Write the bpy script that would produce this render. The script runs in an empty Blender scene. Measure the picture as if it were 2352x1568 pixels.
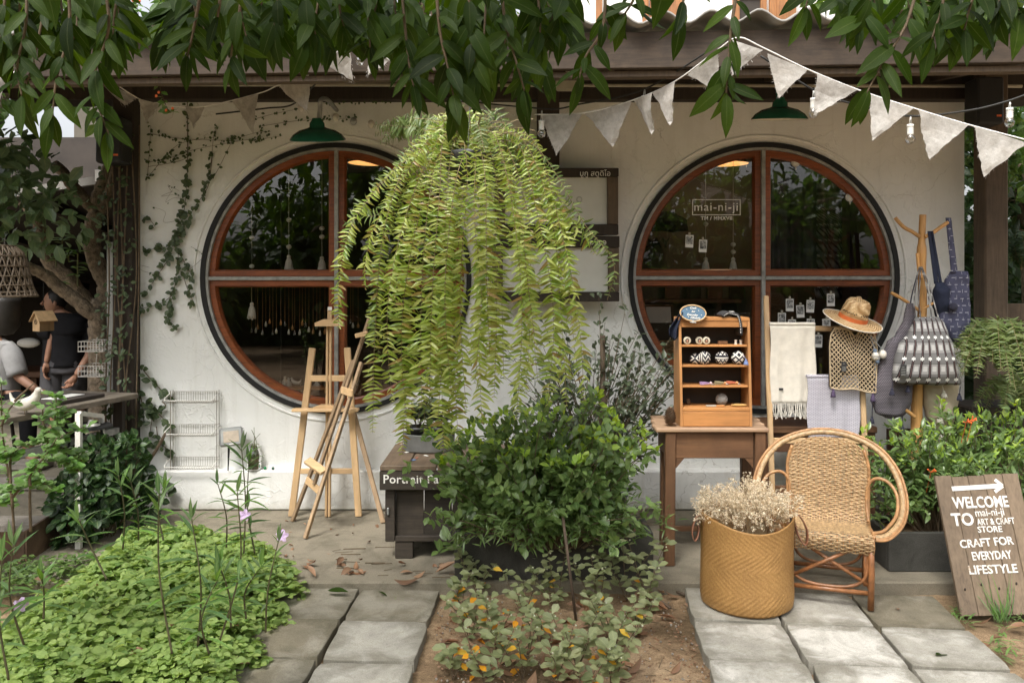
import bpy, bmesh, math, random
import numpy as np
from mathutils import Vector, Matrix, Euler, Quaternion, noise as mnoise
random.seed(7)
rng = np.random.default_rng(11)
sc = bpy.context.scene
COL = sc.collection
rad = math.radians

# ------------------------------------------------------------------ camera, sky, sun, exposure
CAM_H, FPX = 1.57, 1950.0            # eye height; focal length in units of a 2352-wide picture
cd = bpy.data.cameras.new('camera'); cam = bpy.data.objects.new('camera', cd); COL.objects.link(cam)
cam.location = (0, 0, CAM_H); cam.rotation_euler = (rad(90), 0, 0)
cd.sensor_width = 36; cd.lens = 36 * FPX / 2352; cd.shift_y = -144 / 2352
cd.clip_start = 0.05; cd.clip_end = 800
sc.camera = cam
SUN_EL, SUN_AZ = 56.0, -115.0        # azimuth measured from +X towards +Y: behind and left of the camera
wd = bpy.data.worlds.new('World'); sc.world = wd; wd.use_nodes = True
wn = wd.node_tree.nodes; wl = wd.node_tree.links
sky = wn.new('ShaderNodeTexSky'); sky.sky_type = 'NISHITA'; sky.sun_disc = False
sky.sun_elevation = rad(SUN_EL); sky.sun_rotation = rad(90 - SUN_AZ)
sky.air_density = 1.0; sky.dust_density = 6.0; sky.ozone_density = 1.0
hsv = wn.new('ShaderNodeHueSaturation'); hsv.inputs['Saturation'].default_value = 0.22
wl.new(sky.outputs[0], hsv.inputs['Color'])
wl.new(hsv.outputs[0], wn['Background'].inputs[0]); wn['Background'].inputs[1].default_value = 0.15
sd = bpy.data.lights.new('sun', 'SUN'); sun = bpy.data.objects.new('sun', sd); COL.objects.link(sun)
sd.energy = 1.2; sd.angle = rad(13); sd.color = (1.0, 0.965, 0.90)
sun.location = (-6, -8, 12)
_d = Vector((math.cos(rad(SUN_AZ)) * math.cos(rad(SUN_EL)), math.sin(rad(SUN_AZ)) * math.cos(rad(SUN_EL)), math.sin(rad(SUN_EL))))
sun.rotation_euler = _d.to_track_quat('Z', 'Y').to_euler()
sc.view_settings.view_transform = 'Standard'; sc.view_settings.look = 'None'
sc.view_settings.exposure = 1.12; sc.view_settings.gamma = 1.0
sc.render.engine = 'CYCLES'
sc.cycles.max_bounces = 8; sc.cycles.transparent_max_bounces = 24

# ------------------------------------------------------------------ helpers
def at(x, y, Y):                     # a point of the place seen at (x, y) of a 2352-wide picture, Y metres away
    return Vector(((x - 1176) / FPX * Y, Y, CAM_H - (y - 640) / FPX * Y))
def onz(x, y, z=0.0):                # the point of the level z seen there
    Y = FPX * (CAM_H - z) / (y - 640)
    return Vector(((x - 1176) / FPX * Y, Y, z))
_CX, _CY = (0, 950, 1900, 2888), (0, 640, 1280, 1912)
def zp(c, r, x, y):                  # detail sheets of the survey -> 2352-wide picture
    return ((_CX[c] + x / 2.306) * 0.60494, (_CY[r] + y / 2.306) * 0.60494)
def az(c, r, x, y, Y):
    return at(*zp(c, r, x, y), Y)
def lerp(a, b, t): return a + (b - a) * t
def U(a, b): return random.uniform(a, b)

ORG = {}
def _tag(o, label, cat, group, kind):
    if label: o['label'] = label
    if cat: o['category'] = cat
    if group: o['group'] = group
    if kind: o['kind'] = kind
def thing(name, label, cat, loc=(0, 0, 0), group=None, kind=None):
    o = bpy.data.objects.new(name, None); COL.objects.link(o); o.location = Vector(loc)
    o.empty_display_size = 0.1
    ORG[o] = Vector(loc); _tag(o, label, cat, group, kind); return o
def link(name, me, mat, parent=None, label=None, cat=None, group=None, kind=None, loc=None):
    o = bpy.data.objects.new(name, me); COL.objects.link(o)
    if mat is not None and not me.materials: me.materials.append(mat)
    if parent is not None: o.parent = parent; ORG[o] = ORG.get(parent, Vector())
    if loc is not None: o.location = loc; ORG[o] = Vector(loc)
    _tag(o, label, cat, group, kind); return o
def copy_thing(src, loc, rot=None, label=None, name=None):
    def cp(o, par):
        c = o.copy(); COL.objects.link(c); c.parent = par; ORG[c] = Vector(loc)
        for ch in o.children: cp(ch, c)
        return c
    c = cp(src, None); c.location = loc
    if rot is not None: c.rotation_euler = rot
    if label: c['label'] = label
    return c

def frame_of(d, up=Vector((0, 0, 1))):
    d = Vector(d).normalized()
    s = d.cross(up)
    if s.length < 1e-5: s = d.cross(Vector((1, 0, 0)))
    s.normalize(); u = s.cross(d)
    return d, s, u
class MB:
    def __init__(s): s.v = []; s.f = []
    def quad(s, a, b, c, d):
        n = len(s.v); s.v += [Vector(a), Vector(b), Vector(c), Vector(d)]; s.f.append((n, n+1, n+2, n+3)); return s
    def box(s, c, size, rot=None, bev=0.0):
        c = Vector(c); hx, hy, hz = size[0]/2, size[1]/2, size[2]/2
        R = rot.to_matrix() if isinstance(rot, (Euler, Quaternion)) else (rot if rot is not None else Matrix.Identity(3))
        if bev <= 0:
            n = len(s.v)
            for x in (-hx, hx):
                for y in (-hy, hy):
                    for z in (-hz, hz): s.v.append(c + R @ Vector((x, y, z)))
            s.f += [(n+a, n+b, n+c_, n+d) for a, b, c_, d in ((0,1,3,2),(4,6,7,5),(0,4,5,1),(2,3,7,6),(0,2,6,4),(1,5,7,3))]
        else:
            bm = bmesh.new(); bmesh.ops.create_cube(bm, size=1.0)
            for v in bm.verts: v.co = Vector((v.co.x*size[0], v.co.y*size[1], v.co.z*size[2]))
            bmesh.ops.bevel(bm, geom=list(bm.edges), offset=min(bev, min(size)*0.45), segments=1, affect='EDGES', profile=0.5)
            n = len(s.v); bm.verts.index_update()
            for v in bm.verts: s.v.append(c + R @ v.co)
            for f in bm.faces: s.f.append(tuple(n + v.index for v in f.verts))
            bm.free()
        return s
    def b2(s, lo, hi, bev=0.0):
        lo, hi = Vector(lo), Vector(hi); return s.box((lo+hi)/2, hi-lo, None, bev)
    def bar(s, p, q, w, h, up=Vector((0, -1, 0)), bev=0.0):      # a squared bar from p to q, w across, h along up
        p, q = Vector(p), Vector(q); d, sd_, u = frame_of(q-p, up)
        R = Matrix((d, sd_, u)).transposed()
        return s.box((p+q)/2, ((q-p).length, w, h), R, bev)
    def tube(s, pts, r, n=8, cap=True, closed=False, flat=1.0):
        pts = [Vector(p) for p in pts]; m = len(pts)
        rs = r if isinstance(r, (list, tuple)) else [r]*m
        base = len(s.v); prev = None
        for i, p in enumerate(pts):
            if closed: d = pts[(i+1) % m] - pts[i-1]
            else: d = pts[min(i+1, m-1)] - pts[max(i-1, 0)]
            if d.length < 1e-9: d = Vector((0, 0, 1))
            d.normalize()
            if prev is None:
                a = d.orthogonal().normalized()
            else:
                a = prev - d * prev.dot(d)
                if a.length < 1e-6: a = d.orthogonal()
                a.normalize()
            prev = a; b = d.cross(a)
            for k in range(n):
                t = 2*math.pi*k/n
                s.v.append(p + (a*math.cos(t) + b*math.sin(t)*flat)*rs[i])
        for i in range(m if closed else m-1):
            i2 = (i+1) % m
            for k in range(n):
                k2 = (k+1) % n
                s.f.append((base+i*n+k, base+i*n+k2, base+i2*n+k2, base+i2*n+k))
        if cap and not closed:
            s.f.append(tuple(base+k for k in reversed(range(n))))
            s.f.append(tuple(base+(m-1)*n+k for k in range(n)))
        return s
    def lathe(s, prof, c=(0, 0, 0), n=24, R=None, sx=1.0, sy=1.0, cap=False):
        c = Vector(c); base = len(s.v); m = len(prof)
        for (r, z) in prof:
            for k in range(n):
                t = 2*math.pi*k/n; v = Vector((r*math.cos(t)*sx, r*math.sin(t)*sy, z))
                s.v.append(c + (R @ v if R is not None else v))
        for i in range(m-1):
            for k in range(n):
                k2 = (k+1) % n
                s.f.append((base+i*n+k, base+i*n+k2, base+(i+1)*n+k2, base+(i+1)*n+k))
        if cap:
            s.f.append(tuple(base+k for k in reversed(range(n))))
            s.f.append(tuple(base+(m-1)*n+k for k in range(n)))
        return s
    def ball(s, c, r, n=12, m=8, sq=(1, 1, 1), R=None):
        prof = [(max(1e-4, math.sin(math.pi*i/m)), -math.cos(math.pi*i/m)) for i in range(m+1)]
        c = Vector(c); base = len(s.v)
        for (a, z) in prof:
            for k in range(n):
                t = 2*math.pi*k/n; v = Vector((a*math.cos(t)*sq[0], a*math.sin(t)*sq[1], z*sq[2]))*r
                s.v.append(c + (R @ v if R is not None else v))
        for i in range(m):
            for k in range(n):
                k2 = (k+1) % n; s.f.append((base+i*n+k, base+i*n+k2, base+(i+1)*n+k2, base+(i+1)*n+k))
        return s
    def prism(s, poly, off):                                    # poly: list of Vectors, off: thickness Vector
        off = Vector(off); n = len(s.v); m = len(poly)
        s.v += [Vector(p) for p in poly] + [Vector(p)+off for p in poly]
        s.f.append(tuple(range(n, n+m))); s.f.append(tuple(reversed(range(n+m, n+2*m))))
        for i in range(m):
            j = (i+1) % m; s.f.append((n+i, n+m+i, n+m+j, n+j))
        return s
    def grid(s, fn, nu, nv, thick=0.0):                          # fn(u,v)->Vector ; optional back side
        n = len(s.v); P = [[fn(i/nu, j/nv) for j in range(nv+1)] for i in range(nu+1)]
        for i in range(nu+1): s.v += P[i]
        idx = lambda i, j: n + i*(nv+1) + j
        for i in range(nu):
            for j in range(nv): s.f.append((idx(i, j), idx(i+1, j), idx(i+1, j+1), idx(i, j+1)))
        if thick:
            n2 = len(s.v)
            for i in range(nu+1):
                for j in range(nv+1):
                    du = P[min(i+1, nu)][j] - P[max(i-1, 0)][j]; dv = P[i][min(j+1, nv)] - P[i][max(j-1, 0)]
                    nn = du.cross(dv)
                    if nn.length > 1e-12: nn.normalize()
                    s.v.append(P[i][j] + nn*thick)
            id2 = lambda i, j: n2 + i*(nv+1) + j
            for i in range(nu):
                for j in range(nv): s.f.append((id2(i, j), id2(i, j+1), id2(i+1, j+1), id2(i+1, j)))
            for i in range(nu):
                s.f.append((idx(i, 0), id2(i, 0), id2(i+1, 0), idx(i+1, 0))); s.f.append((idx(i, nv), idx(i+1, nv), id2(i+1, nv), id2(i, nv)))
            for j in range(nv):
                s.f.append((idx(0, j), idx(0, j+1), id2(0, j+1), id2(0, j))); s.f.append((idx(nu, j), id2(nu, j), id2(nu, j+1), idx(nu, j+1)))
        return s
    def mesh(s, name, org=Vector(), smooth=False, angle=None):
        me = bpy.data.meshes.new(name)
        me.from_pydata([tuple(v - org) for v in s.v], [], s.f)
        bm = bmesh.new(); bm.from_mesh(me); bmesh.ops.recalc_face_normals(bm, faces=bm.faces); bm.to_mesh(me); bm.free()
        if smooth: me.shade_smooth() if angle is None else None
        if angle is not None:
            me.shade_smooth(); me.set_sharp_from_angle(angle=rad(angle))
        return me
    def build(s, name, mat, parent=None, label=None, cat=None, group=None, kind=None, smooth=False, angle=None, org=None):
        if parent is not None: o_ = ORG[parent]
        elif org is not None: o_ = Vector(org)
        else:
            xs = [v.x for v in s.v]; ys = [v.y for v in s.v]; zs = [v.z for v in s.v]
            o_ = Vector(((min(xs)+max(xs))/2, (min(ys)+max(ys))/2, min(zs)))
        me = s.mesh(name, o_, smooth, angle)
        o = link(name, me, mat, parent, label, cat, group, kind)
        if parent is None: o.location = o_; ORG[o] = o_
        return o
def bez(pts, n=12):                                              # smooth path through points
    pts = [Vector(p) for p in pts]; out = []
    m = len(pts)
    for i in range(m-1):
        p0, p1, p2, p3 = pts[max(i-1, 0)], pts[i], pts[i+1], pts[min(i+2, m-1)]
        for k in range(n):
            t = k/n
            out.append(0.5*((2*p1) + (p2-p0)*t + (2*p0-5*p1+4*p2-p3)*t*t + (3*p1-p0-3*p2+p3)*t**3))
    out.append(pts[-1]); return out
def text_mesh(body, size, extrude=0.001, align='CENTER', shear=0.0, space=1.0, bold=0.0):
    cu = bpy.data.curves.new('lettering', 'FONT'); cu.body = body; cu.size = size; cu.extrude = extrude
    cu.align_x = align; cu.align_y = 'CENTER'; cu.shear = shear; cu.space_character = space; cu.offset = bold
    cu.resolution_u = 3
    o = bpy.data.objects.new('lettering', cu); COL.objects.link(o)
    dg = bpy.context.evaluated_depsgraph_get(); me = bpy.data.meshes.new_from_object(o.evaluated_get(dg))
    bpy.data.objects.remove(o); bpy.data.curves.remove(cu); return me
def lettering(body, size, loc, mat, parent, R=None, align='CENTER', name='lettering', **k):
    me = text_mesh(body, size, align=align, **k)
    M = (R if R is not None else Euler((rad(90), 0, 0)).to_matrix())
    o_ = ORG[parent]
    me.transform(Matrix.Translation(Vector(loc) - o_) @ M.to_4x4())
    return link(name, me, mat, parent)

# ---- leaves: many small curved blades in one mesh, with uv (u along, v across)
def leaf_tmpl(n=4, w=0.4, fold=0.25, droop=0.25, tip=0.75, base=0.03, peak=0.45, pw=1.0):
    vs = []; uv = []
    for i in range(n+1):
        t = i/n
        prof = max(0, math.sin(math.pi * (t**(math.log(0.5)/math.log(peak)))))**pw
        wd_ = w/2*max(prof, 0.03 if i else base) * (1 if t < tip else 1 - 0.35*(t-tip)/(1-tip))
        z = -droop*t*t
        vs += [(t, -wd_, z + fold*wd_), (t, 0, z), (t, wd_, z + fold*wd_)]
        uv += [(t, 0), (t, .5), (t, 1)]
    fs = []
    for i in range(n):
        a = 3*i
        fs += [(a, a+3, a+4, a+1), (a+1, a+4, a+5, a+2)]
    return np.array(vs), np.array(fs), np.array(uv)
T_LEAF = leaf_tmpl(4, .38, .35, .22)
T_MANGO = leaf_tmpl(6, .36, .30, .30, peak=.46, pw=.8)
T_OVAL = leaf_tmpl(3, .62, .30, .15, peak=.52)
T_ROUND = leaf_tmpl(4, .80, .22, .18, peak=.50, pw=.8)
T_SPOON = leaf_tmpl(4, .52, .30, .12, peak=.62)
T_LANCE = leaf_tmpl(5, .17, .35, .35, peak=.42)
T_PINNA = leaf_tmpl(4, .235, .45, .30, peak=.33, base=.6, pw=.7)
T_BLADE = leaf_tmpl(5, .028, .3, .7, peak=.3)
T_HEX = leaf_tmpl(2, .5, .3, .1)
def unit(a): return a/np.maximum(np.linalg.norm(a, axis=-1, keepdims=True), 1e-9)
class LB:                                                        # leaf batch
    def __init__(s): s.V = []; s.F = []; s.UV = []; s.n = 0
    def add(s, tm, P, D, N, S, W=None):
        P = np.atleast_2d(np.asarray(P, float)); D = unit(np.atleast_2d(np.asarray(D, float))); N = np.atleast_2d(np.asarray(N, float))
        S = np.broadcast_to(np.asarray(S, float), (len(P),))
        Wd = S if W is None else S*np.broadcast_to(np.asarray(W, float), (len(P),))
        B = np.cross(N, D); bad = np.linalg.norm(B, axis=1) < 1e-4
        if bad.any(): B[bad] = np.cross(D[bad], [0.31, 0.52, 0.8])
        B = unit(B); N2 = np.cross(D, B)
        v, f, uv = tm
        V = P[:, None] + S[:, None, None]*(v[None, :, 0:1]*D[:, None] + v[None, :, 2:3]*N2[:, None]) + Wd[:, None, None]*v[None, :, 1:2]*B[:, None]
        k = len(v); m = len(P)
        s.V.append(V.reshape(-1, 3)); s.F.append((f[None] + (s.n + k*np.arange(m))[:, None, None]).reshape(-1, 4))
        s.UV.append(np.tile(uv[f.reshape(-1)], (m, 1))); s.n += k*m
        return s
    def mesh(s, name, org=Vector()):
        V = np.concatenate(s.V) - np.array(org); F = np.concatenate(s.F); UV = np.concatenate(s.UV)
        me = bpy.data.meshes.new(name); me.vertices.add(len(V)); me.vertices.foreach_set('co', V.ravel().astype(np.float32))
        me.loops.add(F.size); me.loops.foreach_set('vertex_index', F.ravel().astype(np.int32))
        me.polygons.add(len(F)); me.polygons.foreach_set('loop_start', np.arange(0, F.size, 4, dtype=np.int32))
        me.update(calc_edges=True); me.validate()
        uvl = me.uv_layers.new(name='UVMap'); uvl.data.foreach_set('uv', UV.ravel().astype(np.float32))
        me.shade_smooth(); return me
    def build(s, name, mat, parent=None, **k):
        if parent is not None: o_ = ORG[parent]
        else:
            V = np.concatenate(s.V); o_ = Vector(((V[:, 0].min()+V[:, 0].max())/2, (V[:, 1].min()+V[:, 1].max())/2, V[:, 2].min()))
        o = link(name, s.mesh(name, o_), mat, parent, **k)
        if parent is None: o.location = o_; ORG[o] = o_
        return o
def rand_dirs(n, up=0.0, zmin=-1, zmax=1):
    a = rng.uniform(0, 2*np.pi, n); z = rng.uniform(zmin, zmax, n); r = np.sqrt(np.maximum(0, 1-z*z))
    return np.stack([r*np.cos(a), r*np.sin(a), z+up], 1)
def fbm(p, sc_=1.0):
    return mnoise.fractal(Vector(p)*sc_, 1.0, 2.0, 3)
def loft(b, secs, n=28, wr=.0, seed=0, p=2.4):
    base = len(b.v); m = len(secs)
    for i, (c, w, d) in enumerate(secs):
        for k in range(n):
            t = 2*math.pi*k/n; cx_, sy_ = math.cos(t), math.sin(t)
            x = math.copysign(abs(cx_)**(2/p), cx_)*w; y = math.copysign(abs(sy_)**(2/p), sy_)*d
            q = Vector(c)+Vector((x, y, 0))
            if wr: q += Vector((0, wr*fbm((q.x*14+seed, q.z*9, seed)), wr*.4*fbm((q.x*9, q.z*12, seed+5))))
            b.v.append(q)
    for i in range(m-1):
        for k in range(n): k2 = (k+1) % n; b.f.append((base+i*n+k, base+i*n+k2, base+(i+1)*n+k2, base+(i+1)*n+k))
    b.f.append(tuple(base+k for k in reversed(range(n)))); b.f.append(tuple(base+(m-1)*n+k for k in range(n))); return b
def smooth_secs(secs, n=5):
    out = []
    for i in range(len(secs)-1):
        for k in range(n):
            t = k/n; a, c = secs[i], secs[i+1]; s = t*t*(3-2*t)*.5+t*.5; out.append((a[0].lerp(c[0], t), lerp(a[1], c[1], s), lerp(a[2], c[2], s)))
    out.append(secs[-1]); return out
# ------------------------------------------------------------------ materials (all procedural)
class NT:
    def __init__(s, name):
        s.m = bpy.data.materials.new(name); s.m.use_nodes = True; s.t = s.m.node_tree
        s.bs = s.t.nodes['Principled BSDF']; s.out = s.t.nodes['Material Output']
    def n(s, typ, **k):
        nd = s.t.nodes.new('ShaderNode'+typ)
        for a, b in k.items():
            if a.startswith('i_'): nd.inputs[a[2:].replace('_', ' ')].default_value = b
            else: setattr(nd, a, b)
        return nd
    def l(s, a, b): s.t.links.new(a, b)
    def co(s, kind='Object', scale=(1, 1, 1), rot=(0, 0, 0)):
        tc = s.n('TexCoord'); mp = s.n('Mapping'); mp.inputs['Scale'].default_value = scale; mp.inputs['Rotation'].default_value = rot
        s.l(tc.outputs[kind], mp.inputs[0]); return mp.outputs[0]
    def noise(s, vec, scale, detail=6, rough=.6, dist=0):
        nd = s.n('TexNoise'); nd.inputs['Scale'].default_value = scale; nd.inputs['Detail'].default_value = detail
        nd.inputs['Roughness'].default_value = rough; nd.inputs['Distortion'].default_value = dist; s.l(vec, nd.inputs['Vector']); return nd.outputs[0]
    def ramp(s, fac, stops, mode='LINEAR'):
        nd = s.n('ValToRGB'); cr = nd.color_ramp; cr.interpolation = mode
        while len(cr.elements) > 1: cr.elements.remove(cr.elements[-1])
        for i, (p, c) in enumerate(stops):
            e = cr.elements[0] if i == 0 else cr.elements.new(p)
            e.position = p; e.color = (*c, 1) if len(c) == 3 else c
        s.l(fac, nd.inputs[0]); return nd.outputs[0]
    def mix(s, fac, a, b, blend='MIX'):
        nd = s.n('Mix', data_type='RGBA', blend_type=blend)
        for sock, val in ((nd.inputs[0], fac), (nd.inputs[6], a), (nd.inputs[7], b)):
            if isinstance(val, (int, float)): sock.default_value = val
            elif isinstance(val, tuple): sock.default_value = (*val, 1) if len(val) == 3 else val
            else: s.l(val, sock)
        return nd.outputs[2]
    def math(s, op, a, b=0.0, c=0.0):
        nd = s.n('Math', operation=op)
        for i, val in enumerate((a, b, c)):
            if isinstance(val, (int, float)): nd.inputs[i].default_value = val
            else: s.l(val, nd.inputs[i])
        return nd.outputs[0]
    def bump(s, h, strength=.3, dist=.01, prev=None):
        b = s.n('Bump'); b.inputs['Strength'].default_value = strength; b.inputs['Distance'].default_value = dist
        s.l(h, b.inputs['Height'])
        if prev is not None: s.l(prev, b.inputs['Normal'])
        s.l(b.outputs[0], s.bs.inputs['Normal']); return b.outputs[0]
    def col(s, c):
        if isinstance(c, tuple): s.bs.inputs['Base Color'].default_value = (*c, 1)
        else: s.l(c, s.bs.inputs['Base Color'])
    def set(s, **k):
        for a, b in k.items(): s.bs.inputs[a.replace('_', ' ')].default_value = b
        return s
def sc3(c, k): return tuple(min(1, x*k) for x in c)
def plain(name, c, rough=.6, var=.18, scale=25, metal=0.0, bump=.15, bscale=None, bdist=.004, spec=.5):
    M = NT(name); v = M.co()
    nz = M.noise(v, scale, 5)
    M.col(M.ramp(nz, [(.3, sc3(c, 1-var)), (.7, sc3(c, 1+var))])); M.set(Roughness=rough, Metallic=metal)
    M.bs.inputs['Specular IOR Level'].default_value = spec
    if bump: M.bump(M.noise(v, bscale or scale*3, 6), bump, bdist)
    return M.m
def wood(name, c, axis='z', rough=.55, var=.35, scale=14, stretch=14, bump=.2, grime=0.0, knots=True):
    M = NT(name); st = {'x': (1, stretch, stretch), 'y': (stretch, 1, stretch), 'z': (stretch, stretch, 1)}[axis]
    tc = M.n('TexCoord'); oi = M.n('ObjectInfo'); add = M.n('VectorMath', operation='ADD')
    cmb = M.n('CombineXYZ'); r7 = M.math('MULTIPLY', oi.outputs['Random'], 7.3)
    for i in range(3): M.l(r7, cmb.inputs[i])
    M.l(tc.outputs['Object'], add.inputs[0]); M.l(cmb.outputs[0], add.inputs[1])
    mp = M.n('Mapping'); mp.inputs['Scale'].default_value = st; M.l(add.outputs[0], mp.inputs[0])
    g = M.noise(mp.outputs[0], scale/4, 8, .65, .4)
    big = M.noise(add.outputs[0], 3.0, 3)
    base = M.ramp(g, [(.28, sc3(c, 1-var)), (.5, c), (.72, sc3(c, 1+var*.7))])
    tint = M.ramp(big, [(.3, (.78, .76, .74)), (.7, (1.12, 1.1, 1.06))])
    cc = M.mix(1.0, base, tint, 'MULTIPLY')
    if grime:
        gm = M.noise(add.outputs[0], 9.0, 8, .7)
        cc = M.mix(M.math('MULTIPLY', M.ramp(gm, [(.45, (0, 0, 0)), (.65, (1, 1, 1))]), grime), cc, sc3(c, .35))
    br = M.math('ADD', M.math('MULTIPLY', oi.outputs['Random'], .25), .87)
    bc = M.n('CombineXYZ'); [M.l(br, bc.inputs[i]) for i in range(3)]
    M.col(M.mix(1.0, cc, bc.outputs[0], 'MULTIPLY')); M.set(Roughness=rough)
    M.bump(g, bump, .003)
    return M.m
def leaf(name, cols, trans=.35, rough=.42, tcol=None, vein=.25, spec=.5, veins=0.0):
    """cols: colours spread over the single leaves; the under-light shows through as tcol"""
    M = NT(name); ge = M.n('NewGeometry'); oi = M.n('ObjectInfo')
    r = M.math('FRACT', M.math('ADD', ge.outputs['Random Per Island'], M.math('MULTIPLY', oi.outputs['Random'], 3.7)))
    k = len(cols); c = M.ramp(r, [(i/max(k-1, 1), cc) for i, cc in enumerate(cols)])
    tc = M.n('TexCoord'); sp = M.n('SeparateXYZ'); M.l(tc.outputs['UV'], sp.inputs[0])
    vd = M.math('ABSOLUTE', M.math('SUBTRACT', sp.outputs[1], .5))
    mid = M.math('LESS_THAN', vd, .035)
    cv = M.mix(M.math('MULTIPLY', mid, vein), c, (.45, .5, .22))
    nz = M.noise(tc.outputs['Object'], 40, 3)
    cv = M.mix(1.0, cv, M.ramp(nz, [(.3, (.82, .84, .8)), (.7, (1.12, 1.1, 1.1))]), 'MULTIPLY')
    M.col(cv); M.set(Roughness=rough); M.bs.inputs['Specular IOR Level'].default_value = spec
    if veins:
        w = M.math('SINE', M.math('ADD', M.math('MULTIPLY', sp.outputs[0], 75), M.math('MULTIPLY', vd, -50)))
        M.bump(w, veins, .0012)
    tr = M.n('BsdfTranslucent'); 
    hs = M.n('HueSaturation'); hs.inputs['Saturation'].default_value = 1.15; hs.inputs['Value'].default_value = 1.9; hs.inputs['Hue'].default_value = .487
    M.l(cv, hs.inputs['Color'])
    if tcol: M.l(M.mix(.5, hs.outputs[0], tcol), tr.inputs[0])
    else: M.l(hs.outputs[0], tr.inputs[0])
    mx = M.n('MixShader'); mx.inputs[0].default_value = trans
    M.l(M.bs.outputs[0], mx.inputs[1]); M.l(tr.outputs[0], mx.inputs[2]); M.l(mx.outputs[0], M.out.inputs[0])
    return M.m
def cloth(name, c, scale=400, var=.12, rough=.9, bump=.4, pattern=None, trans=0.0):
    M = NT(name); v = M.co()
    nz = M.noise(v, 18, 5)
    base = M.ramp(nz, [(.3, sc3(c, 1-var)), (.7, sc3(c, 1+var))])
    wv = M.n('TexWave', wave_type='BANDS', bands_direction='X'); wv.inputs['Scale'].default_value = scale/6; wv.inputs['Distortion'].default_value = 1.0; M.l(v, wv.inputs[0])
    wz = M.n('TexWave', wave_type='BANDS', bands_direction='Z'); wz.inputs['Scale'].default_value = scale/6; wz.inputs['Distortion'].default_value = 1.0; M.l(v, wz.inputs[0])
    h = M.math('MULTIPLY', wv.outputs[1], wz.outputs[1])
    M.col(M.mix(M.math('MULTIPLY', h, .5), base, sc3(c, .72))); M.set(Roughness=rough); M.bs.inputs['Specular IOR Level'].default_value = .15
    M.bump(h, bump, .002)
    if trans:
        tr = M.n('BsdfTranslucent'); tr.inputs[0].default_value = (*c, 1); mx = M.n('MixShader'); mx.inputs[0].default_value = trans
        M.l(M.bs.outputs[0], mx.inputs[1]); M.l(tr.outputs[0], mx.inputs[2]); M.l(mx.outputs[0], M.out.inputs[0])
    return M.m

# plaster: hand-trowelled white, warm, stained
def plaster(name, c, stain):
    M = NT(name); v = M.co()
    big = M.noise(v, 1.1, 5, .6); mid = M.noise(v, 5, 6, .65, .6); fine = M.noise(v, 60, 5)
    c1 = M.ramp(big, [(.3, sc3(c, .86)), (.7, sc3(c, 1.06))])
    st = M.co(scale=(9, 9, .9)); drip = M.noise(st, 1.6, 5, .6)
    c2 = M.mix(M.math('MULTIPLY', M.ramp(drip, [(.52, (0, 0, 0)), (.75, (1, 1, 1))]), stain), c1, sc3((.42, .38, .30), 1))
    sp = M.ramp(M.noise(v, 26, 8, .75), [(.66, (0, 0, 0)), (.74, (1, 1, 1))])
    c3 = M.mix(M.math('MULTIPLY', sp, .35*stain+.1), c2, (.25, .22, .17))
    sz_ = M.n('SeparateXYZ'); M.l(v, sz_.inputs[0]); spl = M.math('ADD', M.math('MULTIPLY', sz_.outputs[2], 4.5), M.math('MULTIPLY', M.noise(v, 6, 7, .7, .5), .9))
    c3 = M.mix(M.math('MULTIPLY', M.ramp(spl, [(.42, (1, 1, 1)), (.85, (0, 0, 0))]), .55), c3, (.30, .27, .19))
    cr = M.n('TexVoronoi', feature='DISTANCE_TO_EDGE'); cr.inputs['Scale'].default_value = 1.3; dw = M.n('VectorMath', operation='ADD'); nw_ = M.n('TexNoise'); nw_.inputs['Scale'].default_value = 2.6; nw_.inputs['Detail'].default_value = 5; M.l(v, nw_.inputs[0]); M.l(v, dw.inputs[0]); M.l(nw_.outputs[1], dw.inputs[1]); M.l(dw.outputs[0], cr.inputs[0])
    ck = M.math('MULTIPLY', M.ramp(cr.outputs[0], [(0, (1, 1, 1)), (.006, (0, 0, 0))]), M.ramp(M.noise(v, 1.7, 3), [(.5, (0, 0, 0)), (.6, (1, 1, 1))]))
    c3 = M.mix(M.math('MULTIPLY', ck, .5), c3, (.28, .25, .2))
    M.col(c3); M.set(Roughness=.88); M.bs.inputs['Specular IOR Level'].default_value = .2
    # ridges left by the trowel + pits
    vor = M.n('TexVoronoi', feature='DISTANCE_TO_EDGE'); vor.inputs['Scale'].default_value = 5.5
    dv = M.n('VectorMath', operation='ADD'); nv = M.n('TexNoise'); nv.inputs['Scale'].default_value = 3.2; nv.inputs['Detail'].default_value = 4; M.l(v, nv.inputs[0])
    M.l(v, dv.inputs[0]); M.l(nv.outputs[1], dv.inputs[1]); M.l(dv.outputs[0], vor.inputs[0])
    ridge = M.ramp(vor.outputs[0], [(0, (1, 1, 1)), (.05, (0, 0, 0))])
    gate = M.ramp(M.noise(v, 2.3, 3), [(.45, (0, 0, 0)), (.6, (1, 1, 1))])
    h1 = M.math('MULTIPLY', ridge, gate)
    hh = M.math('ADD', M.math('ADD', M.math('MULTIPLY', mid, .9), M.math('MULTIPLY', h1, .35)), M.math('MULTIPLY', fine, .12))
    M.bump(hh, .55, .016)
    return M.m
M_PLASTER = plaster('plaster', (.84, .84, .81), .16)
M_PLINTH = plaster('plinth_plaster', (.80, .80, .77), .35)

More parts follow.
